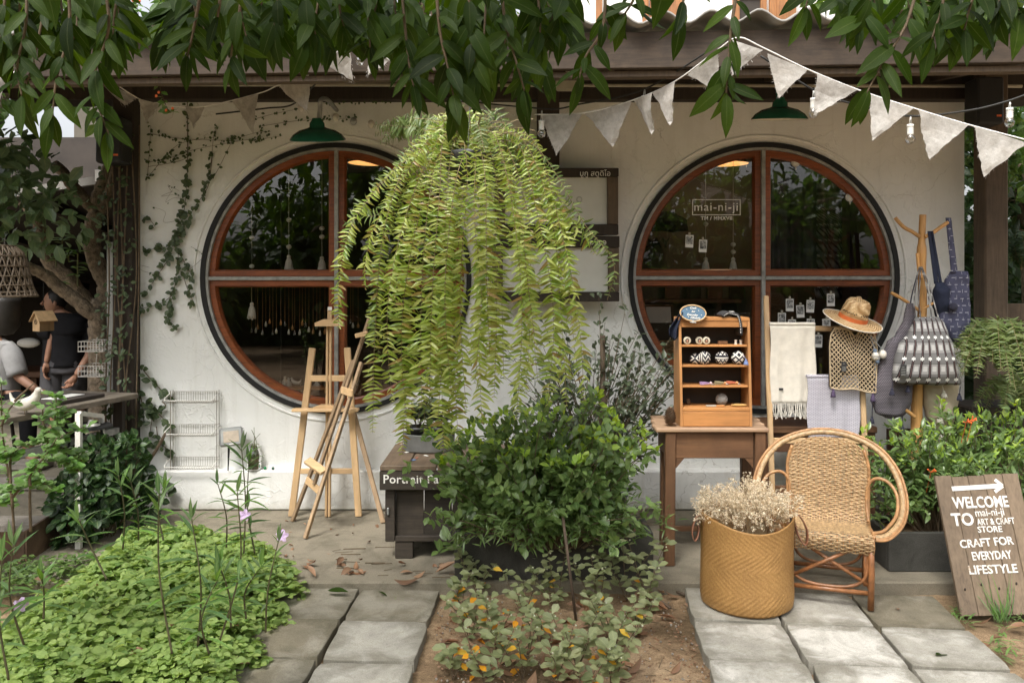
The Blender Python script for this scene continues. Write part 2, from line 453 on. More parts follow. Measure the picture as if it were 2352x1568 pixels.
def concrete(name, c, stain, amount, patch=(.62, .60, .55), var=.18, rough=.9, rim=0.0):
    M = NT(name); oi = M.n('ObjectInfo'); tc = M.n('TexCoord'); add = M.n('VectorMath', operation='ADD'); cb = M.n('CombineXYZ')
    rr = M.math('MULTIPLY', oi.outputs['Random'], 31.0); M.l(rr, cb.inputs[0]); M.l(M.math('MULTIPLY', rr, 1.7), cb.inputs[1])
    M.l(tc.outputs['Object'], add.inputs[0]); M.l(cb.outputs[0], add.inputs[1]); v = add.outputs[0]
    a = M.noise(v, 3.0, 7, .6, .5); b = M.noise(v, 11, 7, .65); f = M.noise(v, 230, 4, .75)
    col = M.ramp(b, [(.3, sc3(c, 1-var)), (.7, sc3(c, 1+var))])
    thr = M.math('ADD', a, M.math('MULTIPLY', M.math('SUBTRACT', oi.outputs['Random'], .5), amount))
    col = M.mix(M.ramp(thr, [(.44, (0, 0, 0)), (.58, (1, 1, 1))]), col, patch)
    d = M.ramp(M.noise(v, 5.5, 8, .7, .8), [(.5, (0, 0, 0)), (.72, (1, 1, 1))])
    col = M.mix(M.math('MULTIPLY', d, .55), col, stain)
    if rim:
        sp = M.n('SeparateXYZ'); M.l(tc.outputs['Object'], sp.inputs[0]); e = M.math('MAXIMUM', M.math('ABSOLUTE', sp.outputs[0]), M.math('ABSOLUTE', sp.outputs[1]))
        e = M.math('ADD', M.math('MULTIPLY', e, 3.2), M.math('MULTIPLY', M.math('SUBTRACT', M.noise(v, 7, 6, .65, .6), .5), 1.1))
        col = M.mix(M.math('MULTIPLY', M.ramp(e, [(.38, (0, 0, 0)), (.66, (1, 1, 1))]), rim), col, stain)
    col = M.mix(1.0, col, M.ramp(f, [(.3, (.66, .65, .63)), (.5, (1, 1, 1)), (.72, (1.18, 1.18, 1.18))]), 'MULTIPLY')
    M.col(col); M.set(Roughness=rough); M.bs.inputs['Specular IOR Level'].default_value = .25
    M.bump(M.math('ADD', b, M.math('MULTIPLY', f, .8)), .6, .005)
    return M.m
M_PAVER_D = concrete('paver_mossy', (.205, .18, .13), (.105, .092, .06), .25, patch=(.30, .275, .22), rim=.6)
M_PAVER_L = concrete('paver_pale', (.38, .36, .31), (.20, .185, .145), .35, patch=(.60, .575, .52), rim=.8)
M_SLAB = concrete('floor_concrete', (.175, .155, .115), (.085, .075, .05), .1, patch=(.25, .22, .165))
M_PLANTER = concrete('planter_concrete', (.055, .053, .046), (.025, .025, .02), .1, patch=(.075, .073, .064))
M_STONE = concrete('stone', (.30, .27, .23), (.13, .12, .09), .1, patch=(.4, .36, .31))

def soil():
    M = NT('sandy_soil'); v = M.co()
    a = M.noise(v, 1.6, 6, .6, .4); b = M.noise(v, 28, 7, .75); f = M.noise(v, 190, 3, .8)
    col = M.ramp(a, [(.36, (.16, .115, .07)), (.5, (.36, .26, .165)), (.68, (.47, .355, .235))])
    col = M.mix(1.0, col, M.ramp(b, [(.3, (.55, .52, .5)), (.62, (1.1, 1.08, 1.05))]), 'MULTIPLY')
    col = M.mix(1.0, col, M.ramp(f, [(.3, (.6, .58, .55)), (.7, (1.3, 1.28, 1.25))]), 'MULTIPLY')
    M.col(col); M.set(Roughness=.95); M.bs.inputs['Specular IOR Level'].default_value = .15
    M.bump(M.math('ADD', M.math('MULTIPLY', b, 1.2), M.math('MULTIPLY', f, .5)), .8, .012)
    return M.m
M_SOIL = soil()

M_SASH = wood('sash_timber', (.25, .066, .016), 'x', rough=.42, var=.5, scale=22, bump=.15, grime=.25)
M_BEAM = wood('eave_timber', (.055, .038, .025), 'x', rough=.8, var=.45, grime=.5)
M_DARKW = wood('dark_timber', (.036, .026, .019), 'z', rough=.8, var=.4)
M_POST = wood('post_timber', (.11, .080, .055), 'z', rough=.8, var=.4, grime=.3)
M_PINE = wood('pine', (.60, .41, .225), 'z', rough=.55, var=.22, scale=10)
M_PINEX = wood('pine_cross', (.60, .41, .225), 'x', rough=.55, var=.22, scale=10)
M_EASEL2 = wood('weathered_pine', (.34, .235, .14), 'z', rough=.65, var=.3)
M_TABLE = wood('table_timber', (.17, .085, .040), 'x', rough=.6, var=.35, grime=.3)
M_TABLEZ = wood('table_leg_timber', (.165, .083, .040), 'z', rough=.6, var=.35, grime=.3)
M_TOPW = wood('table_top_timber', (.40, .265, .17), 'x', rough=.55, var=.25)
M_CAB = wood('cabinet_timber', (.46, .215, .075), 'x', rough=.45, var=.25)
M_CABZ = wood('cabinet_side_timber', (.46, .225, .085), 'z', rough=.45, var=.25)
M_CART = wood('cart_timber', (.052, .041, .031), 'x', rough=.75, var=.4, grime=.4)
M_CARTTOP = wood('cart_top_timber', (.15, .108, .072), 'y', rough=.6, var=.4, grime=.6)
M_SIGNW = wood('sign_timber', (.20, .148, .10), 'z', rough=.7, var=.35, grime=.2, scale=18)
M_BENCH = wood('bench_timber', (.13, .062, .032), 'x', rough=.6, var=.3)
M_STAND = wood('stand_timber', (.52, .285, .10), 'z', rough=.5, var=.3)
M_COUNTER = wood('counter_timber', (.17, .145, .115), 'y', rough=.75, var=.35, grime=.4)
M_BARK = plain('bark', (.24, .185, .125), .9, .55, 26, bump=.9, bdist=.02)
M_TWIG = plain('twig_bark', (.12, .085, .05), .8, .3, 40)
M_STEM = plain('green_stem', (.14, .15, .05), .6, .3, 30)
M_STEEL = plain('galvanised_steel', (.36, .37, .36), .45, .22, 8, metal=.55, bump=.1)
M_STEELFLAT = plain('grey_steel', (.32, .32, .30), .6, .35, 14, metal=.1, bump=.12)
M_BLACK = plain('black_steel', (.008, .008, .008), .7, .2, 30)
M_SPEAKER = plain('speaker_black', (.012, .012, .013), .6)
M_WIRE = plain('white_wire', (.60, .57, .52), .5, .2, 60); M_WIRE2 = plain('dull_wire', (.26, .23, .18), .5, .2, 60)
M_RUST = plain('rusty_plate', (.125, .075, .045), .85, .5, 9, bump=.3)
M_ENAMEL = plain('green_enamel', (.018, .125, .068), .25, .12, 12, bump=.02)
M_WHITEIN = plain('white_enamel', (.72, .68, .58), .4, .06, 12, bump=.02)
M_SHEET = plain('fibre_cement', (.24, .23, .21), .9, .3, 4, bump=.3)
M_CABLE = plain('black_cable', (.02, .02, .018), .6)
M_CORD = plain('flag_cord', (.75, .73, .69), .9, .1)
M_SOCKET = plain('bulb_socket', (.66, .65, .60), .5, .06)
M_WHITE = plain('white_paint', (.78, .76, .71), .7, .06, 18, bump=.05)
M_WALLB = plain('white_house_paint', (.82, .80, .76), .8, .05, 3)
M_ORANGEW = wood('house_timber', (.36, .16, .06), 'z')
M_CERAMIC = plain('glazed_ceramic', (.46, .44, .39), .3, .15, 10, bump=.05)
M_BIRDST = plain('stone_glaze', (.52, .49, .42), .45, .2, 14, bump=.15)
M_PVC = plain('conduit_pvc', (.42, .39, .31), .6, .1)
M_LETW = plain('white_lettering', (.80, .78, .73), .8, .08, 60, bump=.3)
M_LETSIGN = NT('brushed_white_paint'); _v = M_LETSIGN.co(); M_LETSIGN.col(M_LETSIGN.ramp(M_LETSIGN.noise(_v, 22, 7, .75), [(.40, (.78, .77, .74)), (.56, (.70, .68, .63)), (.68, (.34, .24, .15))])); M_LETSIGN.set(Roughness=.85); M_LETSIGN = M_LETSIGN.m
M_LETG = plain('grey_lettering', (.40, .40, .37), .8)
M_LETK = plain('black_lettering', (.03, .03, .03), .8)
M_PANEL = plain('sign_panel', (.62, .62, .58), .6, .08, 4, bump=.05)
M_BEAN = plain('leather', (.20, .085, .045), .5, .25, 40)
M_POT = plain('pot_plastic', (.035, .035, .035), .5)
M_ZINC = plain('zinc_trough', (.20, .205, .20), .5, .3, 7, metal=.3)
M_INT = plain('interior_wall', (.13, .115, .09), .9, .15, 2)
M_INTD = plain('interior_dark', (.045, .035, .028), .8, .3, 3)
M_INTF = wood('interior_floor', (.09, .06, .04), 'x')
M_COTTON = plain('cotton_thread', (.70, .66, .58), .95, .1, 80, bump=.6)
M_NAVY = cloth('navy_cloth', (.030, .036, .062))
M_CHAR = cloth('charcoal_felt', (.060, .058, .060), 300)
M_PURPLE = plain('purple_thread', (.085, .06, .115), .95, .2, 120, bump=.6)
M_INDIGO = plain('indigo_thread', (.03, .03, .05), .95, .2, 120, bump=.6)
M_SKIN = plain('skin', (.36, .19, .12), .55, .08, 20, bump=.05)
M_SHIRTW = cloth('white_shirt', (.42, .415, .41))
M_SHIRTK = cloth('black_shirt', (.016, .016, .018))
M_SHORTS = cloth('grey_shorts', (.085, .083, .088))
M_HAIR = plain('dark_hair', (.012, .010, .009), .5, .2, 90, bump=.5)
def glassm(name, rough=.0, tint=(.80, .80, .78), refl=.05):
    M = NT(name); g = M.n('BsdfGlossy'); g.inputs['Roughness'].default_value = rough; g.inputs[0].default_value = (1, 1, 1, 1)
    t = M.n('BsdfTransparent'); t.inputs[0].default_value = (*tint, 1)
    lw = M.n('LayerWeight'); lw.inputs[0].default_value = .35
    f = M.math('ADD', M.math('MULTIPLY', lw.outputs[0], .6), refl)
    mx = M.n('MixShader'); M.l(f, mx.inputs[0]); M.l(t.outputs[0], mx.inputs[1]); M.l(g.outputs[0], mx.inputs[2]); M.l(mx.outputs[0], M.out.inputs[0])
    return M.m
M_GLASS = glassm('window_glass'); M_BULB = glassm('bulb_glass', 0, (.92, .92, .9), .1); M_JARG = glassm('jar_glass', .05, (.55, .58, .48), .1)
def felt():
    M = NT('flag_felt'); v = M.co()
    a = M.noise(v, 30, 7, .7); b = M.noise(v, 140, 5, .7); s = M.noise(v, 5, 4)
    c = M.ramp(a, [(.3, (.36, .335, .30)), (.62, (.56, .535, .495))])
    c = M.mix(M.math('MULTIPLY', M.ramp(b, [(.58, (0, 0, 0)), (.68, (1, 1, 1))]), .55), c, (.30, .25, .19))
    c = M.mix(M.math('MULTIPLY', M.ramp(s, [(.5, (0, 0, 0)), (.7, (1, 1, 1))]), .4), c, (.36, .31, .25))
    M.col(c); M.set(Roughness=.95); M.bump(b, .6, .004)
    tr = M.n('BsdfTranslucent'); M.l(c, tr.inputs[0]); mx = M.n('MixShader'); mx.inputs[0].default_value = .3
    M.l(M.bs.outputs[0], mx.inputs[1]); M.l(tr.outputs[0], mx.inputs[2]); M.l(mx.outputs[0], M.out.inputs[0]); return M.m
M_FELT = felt()
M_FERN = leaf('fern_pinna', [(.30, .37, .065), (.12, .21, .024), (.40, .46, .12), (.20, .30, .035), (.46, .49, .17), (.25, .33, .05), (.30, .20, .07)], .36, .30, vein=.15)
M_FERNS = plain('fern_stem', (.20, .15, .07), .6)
M_FERN2 = leaf('fern_shade', [(.10, .15, .04), (.15, .20, .06), (.08, .13, .03), (.20, .23, .08)], .3, .45)  # darker green: back fronds' shade put into the colour; also colours the corner ferns
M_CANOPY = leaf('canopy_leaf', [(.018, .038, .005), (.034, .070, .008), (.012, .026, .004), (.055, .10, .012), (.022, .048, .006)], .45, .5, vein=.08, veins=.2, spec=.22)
M_MINT = leaf('mint_leaf', [(.20, .30, .08), (.28, .38, .11), (.15, .25, .07), (.33, .42, .13), (.23, .34, .09)], .35, .5, vein=.12, veins=.35)
M_SHRUB = leaf('shrub_leaf', [(.105, .175, .055), (.15, .23, .075), (.07, .125, .04), (.20, .29, .10), (.12, .185, .07)], .32, .26, vein=.2)
M_TIPS = leaf('young_leaf', [(.30, .42, .05), (.22, .36, .05), (.36, .46, .08)], .4, .4)
M_FICUS = leaf('dark_small_leaf', [(.075, .10, .058), (.055, .075, .042), (.11, .135, .085)], .2, .42)
M_GREY = leaf('grey_green_leaf', [(.18, .21, .095), (.235, .265, .13), (.145, .175, .08), (.28, .30, .16), (.20, .235, .11)], .25, .45, vein=.2)
M_YELLOW = leaf('yellow_leaf', [(.70, .33, .012), (.60, .26, .01), (.62, .42, .05)], .3, .5)
M_RUEL = leaf('ruellia_leaf', [(.07, .145, .05), (.10, .18, .06), (.12, .25, .04), (.13, .18, .10)], .35, .45, vein=.4)
M_VINE = leaf('vine_leaf', [(.055, .085, .035), (.075, .11, .045), (.04, .065, .03), (.09, .13, .06)], .2, .5)
M_LEFTB = leaf('glossy_round_leaf', [(.10, .18, .055), (.16, .25, .085), (.12, .26, .05), (.20, .28, .12)], .3, .28)
M_BIGL = leaf('pale_big_leaf', [(.12, .19, .09), (.17, .24, .13), (.09, .15, .06), (.22, .28, .17)], .35, .3)
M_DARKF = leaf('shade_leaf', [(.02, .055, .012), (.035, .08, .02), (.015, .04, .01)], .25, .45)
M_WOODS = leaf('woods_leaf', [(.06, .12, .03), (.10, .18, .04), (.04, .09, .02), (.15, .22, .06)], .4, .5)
M_DRY = leaf('dry_leaf', [(.17, .085, .045), (.25, .13, .07), (.13, .07, .04), (.33, .20, .12), (.20, .09, .04)], .12, .6, vein=.1)
M_FLOWER = plain('mauve_petal', (.62, .47, .68), .7, .1)
M_ORFL = plain('orange_petal', (.75, .16, .04), .6, .2)
M_GYPS = leaf('dried_blossom', [(.70, .62, .47), (.78, .72, .60), (.55, .45, .31)], .3, .9, vein=0)
M_GYPST = plain('dried_stalk', (.42, .33, .20), .9)
# ------------------------------------------------------------------ ground, floor, paving
def ground():
    def axis(lo, hi, step, far): 
        mid = list(np.arange(lo, hi+1e-6, step)); return [-far, -60, -20, lo-4] + mid + [hi+4, 20+hi, 60, far]
    xs = axis(-3.2, 3.6, .06, 300); ys = axis(2.4, 4.6, .06, 300)
    b = MB(); ny = len(ys)
    for x in xs:
        for y in ys:
            z = -.075
            if -3.2 <= x <= 3.6 and 2.4 <= y <= 4.6:
                z += .018*fbm((x, y, 0), 3.0) + .008*fbm((x, y, 3), 14.0) + .018*max(0, 1-abs(x-.2)/.9)
            b.v.append(Vector((x, y, z)))
    for i in range(len(xs)-1):
        for j in range(ny-1): b.f.append((i*ny+j, (i+1)*ny+j, (i+1)*ny+j+1, i*ny+j+1))
    b.build('ground', M_SOIL, kind='structure', smooth=True, org=(0, 0, 0))
ground()
MB().b2((-9, 4.40, -.14), (7.5, 5.76, 0), .008).b2((-9, 5.755, -.14), (7.5, 16, -.002)).build('floor', M_SLAB, kind='structure', org=(0, 0, -.14))

lw = NT('lawn'); _v = lw.co(); lw.col(lw.ramp(lw.noise(_v, 2.2, 7, .7), [(.3, (.02, .035, .012)), (.7, (.06, .085, .03))])); lw.set(Roughness=.95)
MB().quad((-60, -60, -.085), (60, -60, -.085), (60, 2.0, -.085), (-60, 2.0, -.085)).build('lawn', lw.m, kind='structure')
pav = thing('pavement', 'square concrete paving slabs laid on sandy soil', None, (0, 3.5, -.09), kind='structure')
def paver(p, q, r_, s_, mat, top=-.02):
    """a slab with worn corners; p,q,r,s ground corners anticlockwise"""
    c = (p+q+r_+s_)/4; b = MB(); n = 6
    edge = []
    cs = [p, q, r_, s_]
    for k in range(4):
        a, e = cs[k], cs[(k+1) % 4]
        for i in range(n):
            t = i/n; w = a.lerp(e, t); inn = (c-w).normalized()
            w = w + inn*(abs(U(0, .007)) + (U(.004, .016) if i == 0 else 0)); edge.append(w)
    tilt = (U(-.006, .006), U(-.006, .006))
    def zt(w): return top + (w.x-c.x)*tilt[0]*2 + (w.y-c.y)*tilt[1]*2
    m = len(edge); base = len(b.v)
    for w in edge: b.v.append(Vector((w.x, w.y, -.12)))
    for w in edge: b.v.append(Vector((w.x, w.y, zt(w)-.003)))
    for w in edge:
        w2 = w + (c-w).normalized()*.003; b.v.append(Vector((w2.x, w2.y, zt(w2))))
    for ring in (0, 1):
        for i in range(m):
            j = (i+1) % m; b.f.append((ring*m+i, ring*m+j, (ring+1)*m+j, (ring+1)*m+i))
    b.f.append(tuple(2*m+i for i in range(m)))
    o = link('paver', b.mesh('paver', Vector((c.x, c.y, 0)), angle=40), mat, pav); o.location = Vector((c.x, c.y, 0)) - ORG[pav]
    return o
def paver_field(x0, y0, cols, rows, ang, size, gap, pick, top, skew=()):
    R = Matrix.Rotation(rad(ang), 2)
    for i in range(cols):
        dy = skew[i] if i < len(skew) else 0
        for j in range(rows):
            def c(u, v):
                w = R @ Vector((u, v)); return Vector((x0 + w.x + U(-.004, .004), y0 + w.y + U(-.004, .004), 0))
            a, b_ = i*(size+gap), i*(size+gap)+size; v0, v1 = -j*(size+gap)-size+dy, -j*(size+gap)+dy
            paver(c(a, v0), c(b_, v0), c(b_, v1), c(a, v1), pick(i, j), top + U(-.006, .004))
paver_field(-1.19, 4.402, 2, 4, -2.0, .405, .009, lambda i, j: M_PAVER_L if (i, j) in ((1, 1), (1, 2), (1, 3)) else M_PAVER_D, -.022, (.0, -.02))
paver_field(-1.605, 4.402, 1, 4, -2.0, .405, .009, lambda i, j: M_PAVER_D, -.03)
paver_field(.885, 4.375, 3, 4, -5.2, .406, .009, lambda i, j: M_PAVER_D if (i, j) in ((2, 0),) else M_PAVER_L, -.020, (.0, .0, .005))

# ------------------------------------------------------------------ the shop
WY = 5.83                                    # front face of the plaster
WX0, WX1, WZ = -2.553, 3.106, 2.78
WIN = [(-1.208, 1.572), (1.728, 1.575)]; WR = .93
shop = thing('shop_building', 'white plastered shop front with two large round windows under a corrugated eave', 'building', (0.28, WY, 0))
def holed_wall():
    cu = bpy.data.curves.new('w', 'CURVE'); cu.dimensions = '2D'; cu.fill_mode = 'BOTH'; cu.extrude = .10
    def spl(pts):
        s = cu.splines.new('POLY'); s.points.add(len(pts)-1); s.use_cyclic_u = True
        for p, q in zip(s.points, pts): p.co = (q[0], q[1], 0, 1)
    spl([(WX0, 0), (WX1, 0), (WX1, WZ), (WX0, WZ)])
    for cx, cz in WIN: spl([(cx + (WR-.012)*math.cos(t), cz + (WR-.012)*math.sin(t)) for t in np.linspace(0, 2*math.pi, 96, endpoint=False)])
    o = bpy.data.objects.new('w', cu); COL.objects.link(o)
    me = bpy.data.meshes.new_from_object(o.evaluated_get(bpy.context.evaluated_depsgraph_get()))
    bpy.data.objects.remove(o); bpy.data.curves.remove(cu)
    me.transform(Matrix.Translation(Vector((0, WY+.10, 0)) - ORG[shop]) @ Euler((rad(90), 0, 0)).to_matrix().to_4x4())
    me.materials.clear(); return link('wall', me, M_PLASTER, shop)
wall = holed_wall()
MB().b2((WX0+.002, 5.752, .0), (WX1-.03, WY+.01, .272), .012).build('plinth', M_PLINTH, shop)
for cx, cz in WIN:                            # the rounded plaster lip round each window
    ring = [Vector((cx + (WR+.048)*math.cos(t), WY-.001, cz + (WR+.048)*math.sin(t))) for t in np.linspace(0, 2*math.pi, 96, endpoint=False)]
    MB().tube(ring, .009, 8, closed=True).build('plaster_lip', M_PLASTER, wall, smooth=True)
def arc_ring(b, cx, cz, r0, r1, y0, y1, n=96):
    pts = np.linspace(0, 2*math.pi, n, endpoint=False); s = len(b.v)
    for t in pts:
        for (r, y) in ((r0, y0), (r1, y0), (r1, y1), (r0, y1)): b.v.append(Vector((cx+r*math.cos(t), y, cz+r*math.sin(t))))
    for i in range(n):
        j = (i+1) % n
        for k in range(4): b.f.append((s+4*i+k, s+4*j+k, s+4*j+(k+1) % 4, s+4*i+(k+1) % 4))
    return b
def round_window(cx, cz, label):
    w = bpy.data.objects.new('round_window', None); COL.objects.link(w); w.parent = shop; ORG[w] = ORG[shop]; w['label'] = label
    arc_ring(MB(), cx, cz, .897, WR, WY-.016, WY+.16).build('outer_ring', M_BLACK, w, angle=40)
    arc_ring(MB(), cx, cz, .879, .8965, WY-.006, WY+.15).build('steel_band', M_STEELFLAT, w, angle=40)
    g, r, sw = .0145, .8785, .037
    for sx in (-1, 1):
        for sz in (-1, 1):
            def loop(g, r, n=26):
                xo = math.sqrt(r*r-g*g); a0 = math.atan2(g, xo); a1 = math.pi/2-a0
                L = [(g, g)] + [(g+(xo-g)*k/4, g) for k in range(1, 4)]
                L += [(r*math.cos(lerp(a0, a1, k/n)), r*math.sin(lerp(a0, a1, k/n))) for k in range(n+1)]
                L += [(g, g+(xo-g)*k/4) for k in (3, 2, 1)]
                return [(cx+sx*a, cz+sz*c) for a, c in L]
            A, B_ = loop(g, r), loop(g+sw, r-sw); C_ = loop(g+sw+.010, r-sw-.010)
            m = len(A); b = MB()
            for L, y in ((A, WY+.022), (B_, WY+.022), (C_, WY+.045), (C_, WY+.075), (A, WY+.075)):
                b.v += [Vector((x, y, z)) for x, z in L]
            for q in range(4):
                for i in range(m):
                    j = (i+1) % m; b.f.append((q*m+i, q*m+j, (q+1)*m+j, (q+1)*m+i))
            b.build('sash', M_SASH, w, angle=35)
            p = MB(); P = loop(g+sw-.004, r-sw+.004); p.v = [Vector((x, WY+.058, z)) for x, z in P]; p.f = [tuple(range(len(P)))]
            p.build('pane', M_GLASS, w)
    MB().b2((cx-.0135, WY-.001, cz-.878), (cx+.0135, WY+.06, cz+.878), .002).build('mullion', M_STEELFLAT, w)
    MB().b2((cx-.878, WY-.003, cz-.0125), (cx-.0145, WY+.058, cz+.0125), .002).b2((cx+.0145, WY-.003, cz-.0125), (cx+.878, WY+.058, cz+.0125), .002).build('transom', M_STEELFLAT, w)
    return w
win_l = round_window(*WIN[0], 'round window behind the hanging fern and the easels')
win_r = round_window(*WIN[1], 'round window with white lettering behind the display table')
# posts and beams
MB().bar((-2.625, 5.80, 0), (-2.625, 5.80, 2.95), .145, .15, bev=.01).build('post', M_DARKW, shop)
MB().bar((3.19, 5.66, 0), (3.19, 5.66, 3.0), .155, .15, bev=.01).build('post', M_POST, shop, label='weathered brown post at the right corner')
MB().bar((.245, 5.79, 2.31), (.245, 5.79, 2.95), .15, .14, bev=.008).build('post', M_DARKW, shop)
MB().b2((-3.4, 5.74, WZ+.002), (3.6, 6.0, 2.99), .006).build('lintel_beam', M_DARKW, shop)
MB().tube([(-2.4, 5.66, 2.862), (3.4, 5.66, 2.852)], .011, 8).build('conduit', M_PVC, shop, smooth=True)
jb = az(2, 0, 590, 732, 5.62); MB().box(jb, (.16, .05, .10), bev=.012).tube([jb+Vector((0, .01, .05)), jb+Vector((0, .01, .25))], .014, 8).build('junction_box', M_PVC, shop, angle=40)
# eave: fascia board, strip, rafters, corrugated sheet
ev0, ev1 = Vector((-4.2, 4.62, 2.63)), Vector((4.2, 4.12, 2.63))
MB().bar(ev0+Vector((0, 0, .10)), ev1+Vector((0, 0, .10)), .045, .185, up=Vector((0, 0, 1)), bev=.004).build('fascia', M_BEAM, shop)
MB().bar(ev0+Vector((0, .05, -.012)), ev1+Vector((0, .05, -.012)), .07, .028, up=Vector((0, 0, 1))).build('fascia_strip', M_POST, shop)
for k in range(8):
    t = .03 + k*.134; p = ev0.lerp(ev1, t)+Vector((0, .05, .13)); q = Vector((p.x+.1, 7.2, p.z+.40))
    MB().bar(p, q, .05, .12, up=Vector((0, 0, 1)), bev=.003).build('rafter', M_BEAM, shop)
def corrugated():
    b = MB(); n = 36*10; L = (ev1-ev0)
    for side in (0, .012):
        for i in range(n+1):
            t = i/n; p = ev0+L*t; z = .030*math.sin(t*36*2*math.pi)
            b.v.append(Vector((p.x, p.y-.10, 2.865+z+side))); b.v.append(Vector((p.x+.3, 9.6, 3.62+z+side)))
    m = 2*(n+1)
    for i in range(n):
        b.f.append((2*i, 2*i+2, 2*i+3, 2*i+1)); b.f.append((m+2*i, m+2*i+1, m+2*i+3, m+2*i+2)); b.f.append((2*i, m+2*i, m+2*i+2, 2*i+2))
    b.build('roof_sheet', M_SHEET, shop, smooth=True)
corrugated()
# the rooms behind the panes
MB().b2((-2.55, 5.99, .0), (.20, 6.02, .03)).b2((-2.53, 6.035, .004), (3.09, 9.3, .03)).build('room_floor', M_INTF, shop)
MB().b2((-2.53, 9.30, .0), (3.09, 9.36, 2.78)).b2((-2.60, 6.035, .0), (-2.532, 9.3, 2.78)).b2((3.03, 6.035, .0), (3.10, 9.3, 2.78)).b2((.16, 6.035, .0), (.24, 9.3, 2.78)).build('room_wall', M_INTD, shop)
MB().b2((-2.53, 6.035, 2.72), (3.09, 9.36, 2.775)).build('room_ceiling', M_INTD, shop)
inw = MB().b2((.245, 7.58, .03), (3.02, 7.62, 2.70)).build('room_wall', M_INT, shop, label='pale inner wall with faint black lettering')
lettering('EVERYDAY', .13, az(2, 1, 1180, 655, 7.57), M_LETK, inw, align='CENTER')
# lettering and small prints on the right-hand glass
GY = WY+.056
gl = thing('window_lettering', 'white boxed shop name lettered on the upper pane of the right window', 'lettering', (az(2, 1, 1890, 440, GY)))
pa, pb = az(2, 1, 1680, 270, GY-.003), az(2, 1, 2102, 408, GY-.003); t_ = .0045
bx = MB()
bx.b2((pa.x, GY-.004, pa.z-t_), (pb.x, GY-.002, pa.z)).b2((pa.x, GY-.004, pb.z), (pb.x, GY-.002, pb.z+t_)).b2((pa.x, GY-.004, pb.z+t_), (pa.x+t_, GY-.002, pa.z-t_)).b2((pb.x-t_, GY-.004, pb.z+t_), (pb.x, GY-.002, pa.z-t_))
bx.build('border', M_LETW, gl)
lettering('mai-ni-ji', .084, az(2, 1, 1888, 338, GY-.003), M_LETW, gl, space=1.12)
lettering('TM / MMXVII', .036, az(2, 1, 1893, 436, GY-.003), M_LETW, gl, space=1.1, bold=.0006)
def photo_mat():
    M = NT('instant_print'); v = M.co(scale=(1, 1, 1)); oi = M.n('ObjectInfo')
    mp = M.n('VectorMath', operation='ADD'); cb = M.n('CombineXYZ'); M.l(M.math('MULTIPLY', oi.outputs['Random'], 40), cb.inputs[0]); M.l(v, mp.inputs[0]); M.l(cb.outputs[0], mp.inputs[1])
    M.col(M.ramp(M.noise(mp.outputs[0], 55, 4, .6, 1.0), [(.35, (.05, .05, .05)), (.5, (.25, .25, .24)), (.65, (.62, .62, .6))])); M.set(Roughness=.4); return M.m
M_PRINT = photo_mat(); M_PAPER = plain('white_paper', (.80, .79, .75), .6, .04)
prints = [(2, 1, 1655, 637, 'upper of the two photo prints under the shop name'), (2, 1, 1773, 678, 'lower of the two photo prints under the shop name'),
          (3, 1, 255, 1195, 'photo print nearest the ladder in the top row of prints'), (3, 1, 348, 1250, 'photo print hanging low between two others left of the hat'),
          (3, 1, 435, 1205, 'photo print just left of the straw hat in the top row'), (3, 1, 614, 1150, 'highest photo print, right above the hat brim'),
          (3, 1, 185, 1317, 'leftmost print of the lower row above the cream scarf'), (3, 1, 275, 1375, 'second print of the lower row, cut by the scarf'),
          (3, 1, 437, 1370, 'third print of the lower row, cut by the ladder rung'), (3, 1, 577, 1370, 'rightmost print of the lower row behind the hat brim'),
          (3, 1, 505, 1510, 'photo print below the ladder rung between scarf and net bag')]
for c, r, x, y, lb in prints:
    p = az(c, r, x, y, GY-.006); o = thing('photo_print', lb[0].upper()*0 + lb, 'photo', p, group='instant photos stuck to the right window')
    MB().box(p, (.054, .002, .086), Euler((0, rad(U(-3, 3)), 0))).build('card', M_PAPER, o)
    MB().box(p+Vector((0, -.0015, .008)), (.044, .002, .056)).build('image', M_PRINT, o)
    MB().box(p+Vector((0, -.002, .050)), (.014, .002, .022)).build('tape', M_PVC, o)
# ------------------------------------------------------------------ behind the shop: white house, trees
YH = 13.0
house = thing('white_house', 'white upper storey with brown shuttered windows rising behind the corrugated roof', 'house', at(1700, 60, YH+2)*1.0)
hx0, hx1 = at(1245, 0, YH).x, at(2150, 0, YH).x
MB().b2((hx0, YH, 0), (hx1, YH+5, 9.0)).build('wall', M_WALLB, house)
MB().b2((hx0-.5, YH-.9, 9.0), (hx1+.5, YH+5.5, 9.15)).build('roof', M_SHEET, house)
def house_window(xa, xb, ztop, zbot, curtain):
    w = MB(); y = YH-.03
    w.b2((xa, y-.05, zbot), (xa+.09, y+.05, ztop)).b2((xb-.09, y-.05, zbot), (xb, y+.05, ztop)).b2((xa+.09, y-.05, ztop-.09), (xb-.09, y+.05, ztop)).b2((xa+.09, y-.05, zbot), (xb-.09, y+.05, zbot+.09))
    fr = w.build('window', M_ORANGEW, house)
    MB().b2((xa+.09, y-.01, zbot+.09), (xb-.09, y+.01, ztop-.09)).build('pane', M_INTD if not curtain else M_WHITE, fr)
    return fr
z0 = at(0, 72, YH).z
house_window(az(2, 0, 835, 0, YH).x, az(2, 0, 1290, 0, YH).x, 6.9, z0-.9, True)
house_window(az(2, 0, 2030, 0, YH).x, az(3, 0, 40, 0, YH).x, 5.95, z0-1.0, False)
def shutter(xa, xb, zt, zb):
    MB().b2((xa, YH-.14, zb), (xb, YH-.09, zt)).build('shutter', M_ORANGEW, house)
    MB().b2((xa+.1, YH-.155, zb+.2), (xb-.1, YH-.141, zt-.15)).build('shutter_panel', M_ORANGEW, house)
